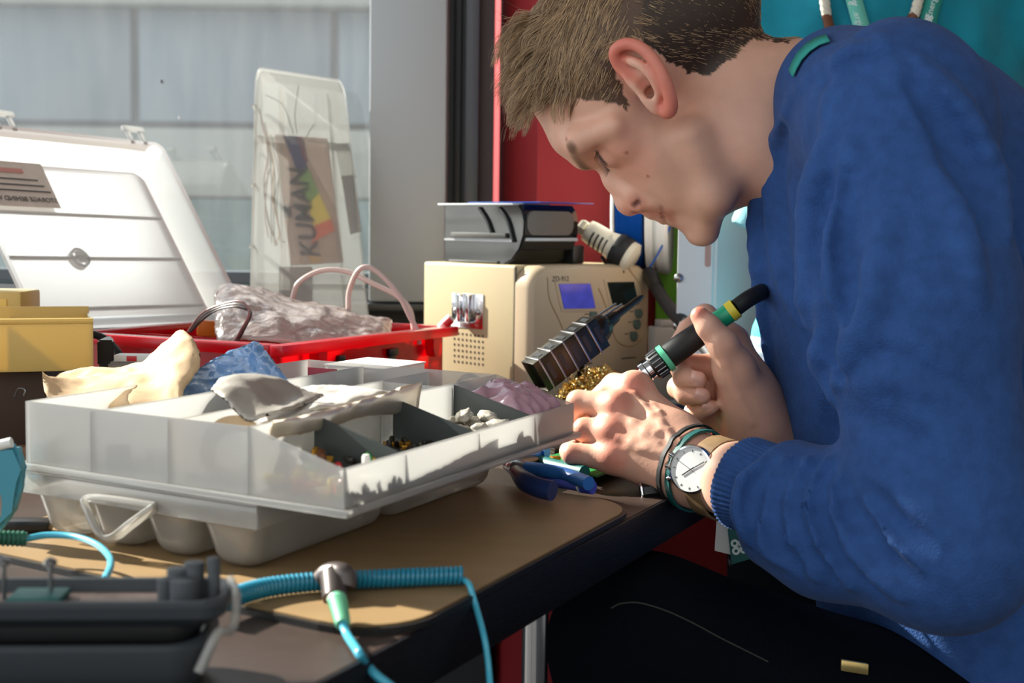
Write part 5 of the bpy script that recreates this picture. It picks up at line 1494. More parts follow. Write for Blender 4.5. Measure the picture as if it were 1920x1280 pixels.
def ear(s):
    Q = earpts(s)
    r = np.interp(np.linspace(0, 1, len(Q)), [0, .2, .5, .8, .93, 1], [.0032, .0036, .0042, .0046, .0056, .0050]).tolist()
    plate = [Ell(H(1196, 125, .086 * s), (.027, .017, .0050), ((.52, -.15 * s, -.85), (-.85, -.28 * s, -.5), (0.15, -.95 * s, .2))),
             Ell(H(1224, 165, .088 * s), (.024, .014, .0050), ((.35, -.1 * s, -.93), (-.9, -.3 * s, -.35), (0.2, -.95 * s, .1))),
             Cap(H(1212, 152, .068 * s), H(1222, 142, .083 * s), .013, .012)]
    anti = caps(spline([H(1178, 112, .092 * s), H(1202, 122, .097 * s), H(1224, 144, .099 * s), H(1234, 168, .096 * s), H(1232, 186, .091 * s)], 3), [.0036] * 13)
    trag = [Cap(H(1206, 172, .080 * s), H(1213, 184, .082 * s), .0048, .0040)]
    base = ('s', .004, ('u', .005, plate), ('u', .004, [Ell(H(1216, 160, .096 * s), (.0095, .0120, .009), AX), Ell(H(1182, 130, .096 * s), (.008, .014, .0070), AX)]))
    full = ('u', .0028, [base] + caps(Q, r) + anti + trag)
    return ('s', .003, full, Ell(H(1221, 174, .084 * s), (.0062, .0048, .012), AX))
neck = ('u', .03, [Cap(H(1385, 205), H(1600, 215), .062, .066), Cap(H(1400, 255), H(1560, 330), .044, .055), Cap(H(1420, 275, .03), H(1560, 350, .01), .028, .035)])
head = ('u', .010, [('u', .014, [skull, jaw]), cheeks])
head = ('u', .007, [head, mouthc])
head = ('s', .010, head, ('u', .004, both(lambda s: [Ell(H(1121, 318, .029 * s), (.0105, .0100, .0125), AX)])))
head = ('u', .006, [head, nose])
head = ('u', .004, [head, lids])
cut = ('u', .002, [Cap(H(1252, 428, 0), H(1240, 388, .020), .0016, .0012), Cap(H(1252, 428, 0), H(1240, 388, -.020), .0016, .0012)])
head = ('s', .003, head, cut)
head = ('s', .003, head, ('u', .002, both(lambda s: [Cap(H(1199, 403, .0072 * s), H(1190, 378, .0085 * s), .0036, .0026)])))
def flip(p): return Vector((p.x, 2 * HY - p.y, p.z))
LASH = [march(head, x, y, 1.0, 1.7) for x, y in ((1141, 319), (1137, 312), (1132, 305), (1127, 298), (1122, 291), (1118, 285))]
BROW = [march(head, x, y, 1.0, 1.7) for x, y in ((1069, 274), (1073, 284), (1078, 295), (1084, 305), (1092, 313), (1101, 319))]
head = ('s', .0012, head, ('u', .001, caps(LASH, [.0008] * 6) + caps([flip(q) for q in LASH], [.0008] * 6)))
nn_ = [march(head, x, y, 1.0, 1.7) for x, y in ((1188, 385), (1197, 378))]
head = ('s', .002, head, ('u', .002, caps(nn_, [.0026, .0016]) + caps([flip(q) for q in nn_], [.0026, .0016])))
head = ('u', .004, [head, ear(1), ear(-1)])
headneck = ('u', .022, [head, neck])

# ---- hands. px, py, distance, radius
def W(q): return D(q[0], q[1], q[2])
def chain(qs): return caps([W(q) for q in qs], [q[3] for q in qs])
# left hand, back towards the camera, holding the red part
LW = (1318, 888, 1.150, .0265)
lpalm = ('u', .016, [Cap(W((1395, 905, 1.105, 0)), W(LW), .030, .0265), Cap(W(LW), W((1238, 836, 1.172, 0)), .0262, .0235),
     Cap(W((1285, 852, 1.168, 0)), W((1192, 738, 1.212, 0)), .022, .0150), Cap(W((1270, 862, 1.163, 0)), W((1162, 775, 1.190, 0)), .021, .0145),
     Cap(W((1262, 872, 1.160, 0)), W((1152, 818, 1.180, 0)), .020, .0140), Cap(W((1268, 888, 1.158, 0)), W((1156, 858, 1.172, 0)), .019, .0130),
     Cap(W((1270, 830, 1.185, 0)), W((1205, 800, 1.215, 0)), .024, .018)])
lf = [chain([(1192, 730, 1.212, .0138), (1152, 722, 1.246, .0105), (1108, 760, 1.252, .0092), (1090, 800, 1.244, .0080)]),
      chain([(1156, 762, 1.190, .0130), (1084, 753, 1.202, .0098), (1078, 786, 1.222, .0090), (1094, 815, 1.236, .0078)]),
      chain([(1146, 812, 1.180, .0126), (1096, 805, 1.186, .0098), (1086, 812, 1.212, .0088), (1096, 826, 1.230, .0078)]),
      chain([(1150, 858, 1.172, .0122), (1074, 851, 1.178, .0088), (1068, 846, 1.196, .0082), (1086, 842, 1.212, .0072)]),
      chain([(1245, 822, 1.190, .0160), (1190, 800, 1.228, .0120), (1140, 800, 1.252, .0105), (1108, 818, 1.246, .0088)])]
knuck = [Ell(W((1186, 722, 1.206, 0)), (.0125, .0115, .0115)), Ell(W((1156, 756, 1.182, 0)), (.0095, .0088, .0088)), Ell(W((1145, 807, 1.172, 0)), (.0088, .008, .008)), Ell(W((1150, 856, 1.164, 0)), (.0092, .0085, .0085))]
tendons = []
lhand = ('u', .009, [('u', .010, [lpalm] + knuck), ('u', .0012, [('u', .0035, f) for f in lf])])
# veins on the back of the hand
lhand0 = lhand
veins = [[(1222, 758), (1236, 772), (1240, 792), (1252, 806), (1262, 830)], [(1176, 838), (1200, 842), (1226, 850)], [(1212, 800), (1230, 812), (1240, 806)]]
vn = []
for q in veins:
    pts = [march(lhand0, x, y, 1.0, 1.4, 0.0009) for x, y in q]
    vn += caps(pts, [.0012] * len(pts))
for q in ([(1188, 742), (1240, 800)], [(1165, 775), (1235, 830)], [(1160, 820), (1240, 850)]):
    pts = [march(lhand0, q[0][0] + (q[1][0] - q[0][0]) * t, q[0][1] + (q[1][1] - q[0][1]) * t, 1.0, 1.4, 0.0022) for t in (0, .33, .66, 1)]
    vn += caps(pts, [.0036, .003, .0026, .002])
lhand = ('u', .004, [lhand] + vn)
# right hand, holding the iron like a pen
rpalm = ('u', .016, [Cap(W((1500, 880, 1.28, 0)), W((1440, 822, 1.268, 0)), .031, .0275), Cap(W((1440, 822, 1.268, 0)), W((1398, 735, 1.258, 0)), .0265, .0245),
     Cap(W((1410, 740, 1.262, 0)), W((1372, 642, 1.272, 0)), .0235, .0150), Cap(W((1404, 760, 1.268, 0)), W((1362, 690, 1.282, 0)), .022, .0145),
     Cap(W((1408, 790, 1.272, 0)), W((1362, 742, 1.286, 0)), .021, .0140), Cap(W((1415, 810, 1.272, 0)), W((1368, 786, 1.282, 0)), .020, .0130),
     Cap(W((1418, 790, 1.250, 0)), W((1375, 690, 1.228, 0)), .0235, .0175)])
rf = [chain([(1378, 690, 1.228, .0172), (1356, 645, 1.214, .0132), (1328, 612, 1.212, .0105), (1312, 592, 1.214, .0082)]),
      chain([(1374, 640, 1.272, .0135), (1322, 592, 1.282, .0105), (1290, 618, 1.268, .0088), (1268, 648, 1.254, .0076)]),
      chain([(1362, 690, 1.284, .0130), (1276, 684, 1.264, .0102), (1282, 708, 1.246, .0092), (1308, 712, 1.234, .0080)]),
      chain([(1360, 742, 1.288, .0126), (1272, 726, 1.266, .0098), (1286, 740, 1.248, .0088), (1316, 742, 1.236, .0078)]),
      chain([(1368, 786, 1.284, .0120), (1302, 772, 1.268, .0090), (1308, 772, 1.252, .0082), (1330, 764, 1.240, .0070)])]
rhand = ('u', .008, [rpalm, ('u', .0012, [('u', .0035, f) for f in rf])])
rhand = ('u', .004, [rhand, Ell(W((1352, 640, 1.208, 0)), (.009, .007, .009)), ('u', .003, caps([march(rhand, x, y, 1.0, 1.5, .003) for x, y in ((1345, 640), (1360, 680), (1385, 740), (1410, 790))], [.004, .0045, .004, .003]))])
# inner body under the clothes
LS, LE = D(1668, 215, 1.09), D(1770, 1010, 0.985)
RS, RE = D(1585, 215, 1.45), D(1640, 850, 1.44)
PEL = D(1985, 1400, 1.27)
inner = ('u', .03, [Cap(LS, LE, .042, .036), Cap(LE, W((1395, 905, 1.105, 0)), .038, .030), Cap(RS, RE, .042, .034), Cap(RE, W((1500, 880, 1.28, 0)), .034, .031),
     Cap(LS + Vector((.01, 0, -.02)), RS + Vector((.02, 0, -.02)), .036, .036), Cap(D(1620, 270, 1.27), D(1760, 560, 1.27), .075, .085), Cap(D(1760, 560, 1.27), D(1900, 1150, 1.27), .085, .08)])
body = ('u', .012, [('u', .02, [headneck, inner]), lhand, rhand])

V, Q = sdf_mesh(body, (-.0, .9, .55), (.66, 1.62, 1.30), .0021)
me = mesh_np('body', V, Q)
# ---- skin tints that belong to the skin: lips, ears, knuckles, nails, stubble, scalp under the hair; plus painted shade in nostrils, mouth line, ear canals
P = V.astype(np.float64)
base = np.array(rgb(224, 174, 150)[:3]); colr = np.tile(base, (len(P), 1))
def tint(c, rad, col, k, soft=1.0):
    d = np.linalg.norm(P - np.array(c), axis=1); wgt = np.clip(1 - (d / rad) ** 2, 0, 1) ** soft * k
    colr[:] = colr * (1 - wgt[:, None]) + np.array(rgb(*col)[:3]) * wgt[:, None]
for s in (1, -1):
    for q in earpts(s): tint(q, .013, (216, 122, 104), .45)
    tint(H(1165, 300, .05 * s), .035, (222, 150, 128), .5); tint(H(1196, 384, .012 * s), .016, (206, 122, 104), .55)
    for q in spline(BROW, 3): tint(q if s > 0 else flip(q), .0062, (112, 84, 66), .55)
    for q in spline(LASH, 4): tint(q if s > 0 else flip(q), .0022, (70, 48, 40), .9)
tint(H(1180, 390), .014, (214, 128, 110), .5)
for a, b in ((1061, 260), (1215, 331), (1175, 287), (1347, 210)): tint(march(head, a, b, 1.0, 1.7), .0025, (160, 84, 72), .8)
for x, y in ((1230, 402), (1234, 395), (1228, 395), (1222, 404)): tint(march(head, x, y, 1.0, 1.7), .0085, (200, 116, 104), .35)
for x, y in ((1250, 408), (1254, 402), (1250, 396), (1259, 412)): tint(march(head, x, y, 1.0, 1.7), .0085, (204, 120, 108), .35)
for x, y in ((1243, 408), (1242.5, 404), (1242, 400), (1241, 396), (1240, 392), (1239, 388)): tint(march(head, x, y, 1.0, 1.7), .0032, (120, 64, 58), .5)  # shade between the lips painted as a dark line
for x, y in ((1189, 384), (1193, 380), (1197, 378)): tint(march(head, x, y, 1.0, 1.7), .0036, (88, 42, 36), .85)  # dark shade inside the nostril, painted
# shade inside nostril and ear canal, painted into the colour
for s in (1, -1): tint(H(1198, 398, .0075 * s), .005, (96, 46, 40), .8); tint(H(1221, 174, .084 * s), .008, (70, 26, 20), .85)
st = np.zeros(len(P))
for a, b, l, r in ((1310, 420, .0, .045), (1330, 370, .04, .04), (1300, 320, .05, .035), (1275, 400, .0, .03), (1230, 375, .02, .018), (1290, 250, .062, .022)):
    for s in (1, -1): st = np.maximum(st, np.clip(1 - (np.linalg.norm(P - np.array(H(a, b, l * s)), axis=1) / r) ** 2, 0, 1))
colr[:] = colr * (1 - .30 * st[:, None]) + np.array(rgb(150, 118, 100)[:3]) * (.30 * st[:, None])
for q in ((1186, 722, 1.195), (1156, 756, 1.175), (1145, 807, 1.165), (1150, 856, 1.158)): tint(W(q + (0,)), .017, (206, 110, 92), .65)
for q in ((1078, 753, 1.20), (1092, 803, 1.18), (1068, 850, 1.17), (1312, 590, 1.214), (1272, 690, 1.255), (1270, 730, 1.258)): tint(W(q + (0,)), .012, (218, 138, 116), .6)
for q in ((1310, 586, 1.21), (1268, 648, 1.25)): tint(W(q + (0,)), .008, (196, 92, 76), .7)
# scalp
px_ = 960 + (P[:, 0] / HY) * FPX
HAIRLINE = [(980, -400), (996, 120), (1006, 200), (1030, 196), (1052, 182), (1074, 182), (1092, 190), (1126, 190), (1154, 198), (1176, 204), (1168, 172), (1152, 134), (1148, 96), (1166, 76), (1200, 76), (1232, 96), (1262, 122), (1296, 138), (1330, 138), (1372, 112), (1402, 80), (1440, 74), (1478, 80), (1500, 60), (1560, -400)]
def inpoly(x, y, poly):
    r = np.zeros(x.shape, bool); n = len(poly); j = n - 1
    for i in range(n):
        xi, yi = poly[i]; xj, yj = poly[j]
        r ^= ((yi > y) != (yj > y)) & (x < (xj - xi) * (y - yi) / (yj - yi + 1e-12) + xi); j = i
    return r
def sag_px(P):
    """picture place of points mirrored to the near half of the head"""
    v = np.stack([P[:, 0], HY - np.abs(P[:, 1] - HY), P[:, 2] - CAM_Z], 1)
    k = v @ np.array(_F); return 960 + FPX * (v @ np.array(_R)) / k, 640 - FPX * (v @ np.array(_U)) / k
sx_, sy_ = sag_px(P)
jit = np.array([tuple(noise.noise_vector(Vector(q) * 160)) for q in P.tolist()]) * 8
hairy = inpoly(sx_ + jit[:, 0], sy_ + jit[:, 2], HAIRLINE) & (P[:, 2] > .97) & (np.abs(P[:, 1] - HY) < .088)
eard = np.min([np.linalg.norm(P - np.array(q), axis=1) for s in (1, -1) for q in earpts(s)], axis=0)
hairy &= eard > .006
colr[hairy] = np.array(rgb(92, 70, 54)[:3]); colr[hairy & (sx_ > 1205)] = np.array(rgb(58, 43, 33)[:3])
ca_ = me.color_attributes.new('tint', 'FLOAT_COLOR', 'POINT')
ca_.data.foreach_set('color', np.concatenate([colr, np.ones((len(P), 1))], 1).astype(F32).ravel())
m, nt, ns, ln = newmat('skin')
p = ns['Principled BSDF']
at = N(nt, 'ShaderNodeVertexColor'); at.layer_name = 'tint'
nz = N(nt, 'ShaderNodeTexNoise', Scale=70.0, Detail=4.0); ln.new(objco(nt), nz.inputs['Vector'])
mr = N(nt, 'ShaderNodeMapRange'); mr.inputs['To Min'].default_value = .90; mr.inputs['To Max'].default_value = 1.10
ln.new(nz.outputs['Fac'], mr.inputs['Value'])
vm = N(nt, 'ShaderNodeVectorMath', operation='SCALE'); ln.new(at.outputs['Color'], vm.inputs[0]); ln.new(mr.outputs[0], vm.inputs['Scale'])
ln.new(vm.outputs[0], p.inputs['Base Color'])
p.inputs['Roughness'].default_value = .48; p.inputs['Specular IOR Level'].default_value = .4
p.inputs['Subsurface Weight'].default_value = .22; p.inputs['Subsurface Radius'].default_value = (1, .32, .18); p.inputs['Subsurface Scale'].default_value = .006
nb_ = N(nt, 'ShaderNodeTexNoise', Scale=420.0, Detail=3.0); ln.new(objco(nt), nb_.inputs['Vector'])
bu = N(nt, 'ShaderNodeBump', Strength=.18, Distance=.0008); ln.new(nb_.outputs['Fac'], bu.inputs['Height']); ln.new(bu.outputs[0], p.inputs['Normal'])
SKIN = m
man = add_obj('person', me, SKIN, None, 'all', recenter=False)
tag(man, 'person in a blue sweater bending over the bench and holding a soldering iron', 'person')

# ---- nails
def nail(c, n, t, wd, ln_):
    c, n, t = W(c + (0,)), Vector(n).normalized(), Vector(t).normalized()
    t = (t - n * t.dot(n)).normalized(); s = n.cross(t); mb = MB(frame(c, s, t, n))
    mb.grid(lambda a, b: Vector(((a - .5) * wd, (b - .5) * ln_, .0006 - ((a - .5) * 2) ** 2 * wd * .22 - (max(0, abs(b - .5) - .3) * .006))), 7, 7)
    return fin('fingernail', mb, pm('nail', rgb(228, 178, 160), .3, coat=.3) if 'nail' not in bpy.data.materials else bpy.data.materials['nail'], man, 'all')
nail((1308, 707, 1.2255), (.1, -1, .15), (1, -.3, -.25), .0098, .0115)
nail((1315, 738, 1.2285), (.1, -1, .15), (1, -.3, -.25), .0092, .0105)
nail((1327, 760, 1.2335), (.1, -1, .15), (1, -.3, -.2), .0080, .0095)

# ---- hair: strands rooted in the scalp
poly_c = P[Q].mean(1); fm = hairy[Q].all(1)
e1_, e2_ = P[Q[:, 2]] - P[Q[:, 0]], P[Q[:, 3]] - P[Q[:, 1]]
nr = np.cross(e1_, e2_); ar = np.linalg.norm(nr, axis=1) / 2; nr /= (2 * ar[:, None] + 1e-12)
fi = np.where(fm)[0]
NS = 42000
pick = fi[rng.choice(len(fi), NS, p=ar[fi] / ar[fi].sum())]
R0_ = poly_c[pick] + rng.normal(0, .0006, (NS, 3)); Nn = nr[pick]
cen = np.array(H(1195, 70))
Nn *= np.sign((Nn * (R0_ - cen)).sum(1))[:, None]
hx_, hy_ = sag_px(R0_)
lat = (HY - R0_[:, 1])
F_, U_ = np.array(hf), np.array(hu)
fu = np.stack([(R0_ - np.array(H(1215, 165))) @ F_, (R0_ - np.array(H(1215, 165))) @ U_], 1)
front = np.clip((fu[:, 0] + .01) / .07, 0, 1)      # towards the forehead
topk = np.clip((fu[:, 1] - .035) / .07, 0, 1) * np.clip(1.25 - np.abs(lat) / .075, 0, 1)
side = np.clip(np.abs(lat) / .075, 0, 1)
fringe = np.clip(1 - (hx_ - 996) / 90, 0, 1)
back = hx_ > 1215
LEN = .024 + .012 * topk + .014 * fringe
LEN[back] = .014 + .014 * np.clip((fu[back, 1] + .02) / .1, 0, 1)
nape = (hx_ > 1250) & (hy_ > 50); LEN[nape] = .010
sb = (hx_ > 1085) & (hx_ < 1180) & (hy_ > 140); LEN[sb] = .008 + .010 * np.clip((190 - hy_[sb]) / 50, 0, 1)
comb = np.where(back[:, None], -F_ * .5 - U_ * .75, F_ * .95 - U_ * .18)
tmp = (np.abs(lat) > .035) & ~back
beh = (hx_ > 1180) & (np.abs(lat) > .03)
comb[beh] = -F_ * .30 - U_ * .85
fr = (fringe > .10) & (hy_ > 20)
fw = np.clip((fringe - .1) / .4, 0, 1)[:, None]
comb = np.where(fr[:, None], comb * (1 - fw) + np.array((-.92, 0, -.30)) * fw, comb)
comb[:, 1] += np.where(fr, -.45 * np.clip(lat / .05, -1, 1) * 0, 0)
K = 10
SKC = np.array(H(1148, 90))
clump = np.array([noise.noise_vector(Vector(q * 55)) for q in R0_.tolist()] if False else [tuple(noise.noise_vector(Vector(q) * 48)) for q in R0_.tolist()])
clump2 = np.array([tuple(noise.noise_vector(Vector(q) * 130 + Vector((5, 1, 2)))) for q in R0_.tolist()])
Tt = comb + clump * (.55 * topk + .55 * fringe + .15)[:, None] + clump2 * .12 + rng.normal(0, .05, (NS, 3))
Tt -= Nn * (Tt * Nn).sum(1)[:, None] * .9
Tt /= np.linalg.norm(Tt, axis=1)[:, None] + 1e-9
LEN *= rng.uniform(.7, 1.15, NS)
lift = .25 + .12 * topk + .45 * fringe
lift[tmp & ~fr] = .16; lift[nape] = .12; lift[beh] = .14
pts = np.zeros((NS, K, 3)); pts[:, 0] = R0_ - Nn * .001
dirn = Nn * lift[:, None] + Tt; dirn /= np.linalg.norm(dirn, axis=1)[:, None]
down = np.where(fr[:, None], np.array((.10, 0, -.75)), -Nn * .42)
phase = clump[:, 0] * 9 + clump[:, 2] * 7
wav = np.cross(Tt, Nn); wav /= np.linalg.norm(wav, axis=1)[:, None] + 1e-9
wamp = (.0016 * topk + .0030 * fringe)[:, None]
curl = clump2 * (.55 * fringe + .35 * topk)[:, None]
for k in range(1, K):
    pts[:, k] = pts[:, k - 1] + dirn * (LEN / (K - 1))[:, None]
    # lie along the scalp, rising and falling in locks
    q_ = pts[:, k] - SKC; qa_ = np.stack([q_ @ F_ / .0915, q_ @ U_ / .071, q_[:, 1] / -.0735], 1)
    if k == 1:
        q0_ = pts[:, 0] - SKC; qn0 = np.linalg.norm(np.stack([q0_ @ F_ / .0915, q0_ @ U_ / .071, q0_[:, 1] / -.0735], 1), axis=1)
    want = qn0 + (.04 + .10 * topk + .06 * front * (~back)) * (k / K) ** .7 * (1 + 1.1 * clump[:, 1] + .5 * clump2[:, 0])
    sc_ = want / (np.linalg.norm(qa_, axis=1) + 1e-9)
    stick = (1 - np.clip(fringe * 2.0, 0, 1) * (hy_ > 20)) * (~nape) * .8
    pts[:, k] = np.where((sc_ < 1)[:, None], pts[:, k] * (1 - stick[:, None]) + (SKC + q_ * sc_[:, None]) * stick[:, None], pts[:, k])
    dirn = pts[:, k] - pts[:, k - 1]; dirn /= np.linalg.norm(dirn, axis=1)[:, None] + 1e-9
    dirn = dirn + down * (.20 if k > 1 else .05) + curl * .22 * math.sin(k * .9)
    dirn /= np.linalg.norm(dirn, axis=1)[:, None]
for k in range(1, K): pts[:, k] += wav * wamp * (k / K) * np.sin(k * .95 + phase)[:, None] + Nn * wamp * .6 * (k / K) * np.cos(k * .95 + phase)[:, None]
gi_ = rng.choice(NS, 1500, replace=False); near_ = np.empty(NS, int)
for i in range(0, NS, 3000):
    near_[i:i + 3000] = ((R0_[i:i + 3000, None, :] - R0_[gi_][None]) ** 2).sum(2).argmin(1)
gp3 = pts[gi_][near_]
for k in range(1, K):
    wgt = (.62 * (1 - .75 * nape) * (k / (K - 1)) ** 1.3)[:, None]
    pts[:, k] = pts[:, k] * (1 - wgt) + gp3[:, k] * wgt
hc = bpy.data.hair_curves.new('hair'); hc.add_curves([K] * NS)
hc.attributes['position'].data.foreach_set('vector', pts.astype(F32).ravel())
ra = hc.attributes.get('radius') or hc.attributes.new('radius', 'FLOAT', 'POINT')
ra.data.foreach_set('value', np.tile(np.linspace(.00020, .00007, K), NS).astype(F32))
m, nt, ns, ln = newmat('light brown hair')
p = ns['Principled BSDF']; p.inputs['Roughness'].default_value = .38; p.inputs['Specular IOR Level'].default_value = .5
hi_ = N(nt, 'ShaderNodeHairInfo'); rp = N(nt, 'ShaderNodeValToRGB')
rp.color_ramp.elements[0].color = rgb(92, 70, 50); rp.color_ramp.elements[1].color = rgb(214, 180, 138)
ln.new(hi_.outputs['Random'], rp.inputs[0]); ln.new(rp.outputs[0], p.inputs['Base Color'])
ho = bpy.data.objects.new('hair', hc); COL.objects.link(ho); hc.materials.append(m); ho.parent = man; ho['label'] = 'light brown wavy hair, short at the sides'
# lashes
for s in (1,):
    mb = MB()
    LQ = spline(LASH, 4)
    for a in LQ:
        mb.tube([a, a + Vector((-.0008, -.001, -.0035)), a + Vector((-.0026, -.0022, -.0062))], [.00028, .0002, .00008], 5)
    fin('eyelashes', mb, pm('dark lashes', rgb(52, 38, 30), .5), man)

# ================================================================ his clothes
chestc = D(1640, 470, 1.27)
tor = ('u', .05, [Cap(LS + Vector((.01, .0, -.012)), RS + Vector((.0, 0, -.012)), .064, .064),
     Ell(D(1680, 350, 1.27), (.120, .165, .125)), Ell(D(1650, 560, 1.285), (.105, .150, .20), ((1, 0, .1), (0, 1, 0), (-.1, 0, 1))),
     Ell(D(1830, 560, 1.27), (.125, .165, .19), ((.94, 0, .34), (0, 1, 0), (-.34, 0, .94))),
     Ell(D(1775, 900, 1.26), (.122, .150, .20), ((.97, 0, .24), (0, 1, 0), (-.24, 0, .97))), Ell(D(1850, 1150, 1.26), (.145, .165, .16)), Ell(D(1890, 1320, 1.26), (.155, .17, .16)), Cap(D(1562, 160, 1.175), LS, .042, .055), Cap(D(1550, 175, 1.37), RS, .042, .055)])
armL = ('u', .03, [Cap(LS, D(1716, 560, 1.03), .070, .068), Cap(D(1716, 560, 1.03), LE + Vector((.002, 0, 0)), .068, .060), Cap(LE + Vector((0, 0, .0)), D(1560, 985, 1.045), .059, .050),
     Cap(D(1560, 985, 1.045), D(1440, 930, 1.085), .048, .042), Cap(D(1440, 930, 1.085), D(1396, 908, 1.107), .041, .0375)])
armR = ('u', .03, [Cap(RS, D(1600, 520, 1.45), .068, .062), Cap(D(1600, 520, 1.45), RE, .062, .056), Cap(RE, D(1500, 876, 1.285), .054, .040)])
class Half(Prim):
    def __init__(s, p, n): s.p, s.n, s.c, s.R = V3(p), V3(Vector(n).normalized()), V3(p), 10
    def ev(s, P): return -((P - s.p) @ s.n)
armL = ('s', .004, armL, Half(D(1460, 934, 1.08), W((1258, 858, 1.166, 0)) - W((1392, 906, 1.106, 0))))
armR = ('s', .004, armR, Half(D(1505, 880, 1.287), D(1470, 850, 1.276) - D(1520, 892, 1.288)))
sw0 = ('u', .018, [('u', .03, [tor, armR]), armL])
def fold(pts, r, inset, n=3, node=None):
    q = []
    for i in range(len(pts) - 1):
        for k in range(n):
            t = k / n; q.append((pts[i][0] + (pts[i + 1][0] - pts[i][0]) * t, pts[i][1] + (pts[i + 1][1] - pts[i][1]) * t))
    q.append(pts[-1])
    w = [march(node or sw0, x, y, .6, 2.0, inset) for x, y in q]
    keep = [w[0]]
    for p in w[1:]:
        if (p - keep[-1]).length < .07: keep.append(p)
    m_ = len(keep)
    rs = [r * (0.35 + 0.65 * math.sin(math.pi * (i + .5) / m_)) for i in range(m_)]
    return caps(keep, rs)
folds = []
for pts, r, i_ in [
    ([(1432, 872), (1402, 905), (1392, 960), (1402, 1010)], .0092, .0008), ([(1470, 866), (1436, 900), (1422, 960), (1438, 1022), (1470, 1052)], .0102, .0008),
    ([(1508, 866), (1474, 905), (1462, 965), (1486, 1036), (1530, 1080)], .0102, .0008), ([(1545, 868), (1512, 905), (1502, 960), (1530, 1030), (1590, 1096)], .0102, .0008),
    ([(1562, 885), (1548, 930), (1566, 990), (1620, 1060), (1690, 1115)], .0102, .0008), ([(1600, 930), (1650, 1000), (1720, 1066)], .011, .003), ([(1630, 900), (1690, 950), (1770, 1000)], .009, .005),
    ([(1560, 770), (1590, 790), (1600, 830)], .011, .006), ([(1558, 800), (1640, 850), (1720, 890)], .010, .006),
    ([(1652, 70), (1660, 92), (1600, 100), (1540, 130), (1490, 180), (1455, 260), (1440, 360), (1446, 460), (1470, 540), (1505, 610)], .0060, .0030),
    ([(1560, 250), (1530, 360), (1510, 480), (1520, 600)], .014, .0045), ([(1600, 260), (1585, 400), (1570, 520), (1560, 640)], .013, .0045),
    ([(1660, 420), (1640, 560), (1600, 660), (1570, 720)], .014, .005), ([(1540, 640), (1545, 700), (1565, 745)], .011, .005),
    ([(1680, 130), (1740, 200), (1790, 290), (1830, 400)], .013, .004), ([(1720, 120), (1800, 210), (1860, 330), (1880, 440)], .013, .004), ([(1760, 330), (1800, 430), (1830, 560)], .013, .0045),
    ([(1430, 300), (1420, 420), (1432, 540), (1450, 700)], .011, .003), ([(1600, 720), (1680, 700), (1760, 740)], .012, .005), ([(1640, 620), (1720, 640), (1800, 700)], .011, .005)]:
    folds += fold(pts, r, i_)
def cloth(P):
    q = P * F32(38)
    return (np.sin(q[:, 0] * 1.3 + np.sin(q[:, 2] * .7) * 1.4) * np.sin(q[:, 2] * .9 + q[:, 1]) * .0009).astype(F32)
sw1 = ('u', .008, [sw0, ('u', .004, folds)])
valleys = []
for pts, r in [([(1452, 868), (1418, 905), (1406, 962), (1420, 1018)], .0075), ([(1490, 866), (1455, 902), (1442, 962), (1462, 1030), (1500, 1066)], .0085), ([(1528, 866), (1493, 905), (1482, 962), (1508, 1033), (1560, 1088)], .0085),
               ([(1556, 876), (1530, 918), (1534, 975), (1575, 1045), (1640, 1106)], .0085), ([(1576, 905), (1600, 960), (1660, 1040), (1720, 1090)], .008), ([(1616, 905), (1670, 970), (1740, 1030)], .008),
               ([(1552, 755), (1560, 800), (1575, 850)], .010), ([(1545, 560), (1550, 640), (1575, 700)], .009), ([(1470, 240), (1460, 340), (1466, 450), (1492, 560)], .006), ([(1545, 150), (1600, 122), (1650, 112)], .006),
               ([(1705, 150), (1765, 230), (1815, 340), (1840, 440)], .010), ([(1745, 180), (1815, 290), (1850, 420)], .009), ([(1585, 780), (1660, 800), (1740, 840)], .008), ([(1555, 340), (1535, 460), (1540, 560)], .009), ([(1590, 330), (1580, 460), (1590, 600)], .008)]:
    valleys += fold(pts, r * .95, -.0030, 6, sw0)
sw = ('d', cloth, ('s', .010, sw1, ('u', .004, valleys)))
# hem: cut the bottom; neck: open where the neck leaves
hem_c = D(1700, 1290, 1.25)
sw = ('s', .004, sw, Half(D(1600, 1268, 1.12), (-.10, 0, -1)))
V2, Q2 = sdf_mesh(sw, (.12, .84, .50), (.86, 1.66, 1.22), .0032)
SWM = pm('blue wool knit', rgb(47, 80, 136), .85, var=.14, vscale=90, bump=.5, bscale=520, sheen=.06, spec=.2)
swo = add_obj('sweater', mesh_np('sweater', V2, Q2), SWM, man, 'all', recenter=False)
BODY_SKIN = ('u', .012, [inner, lhand, rhand])
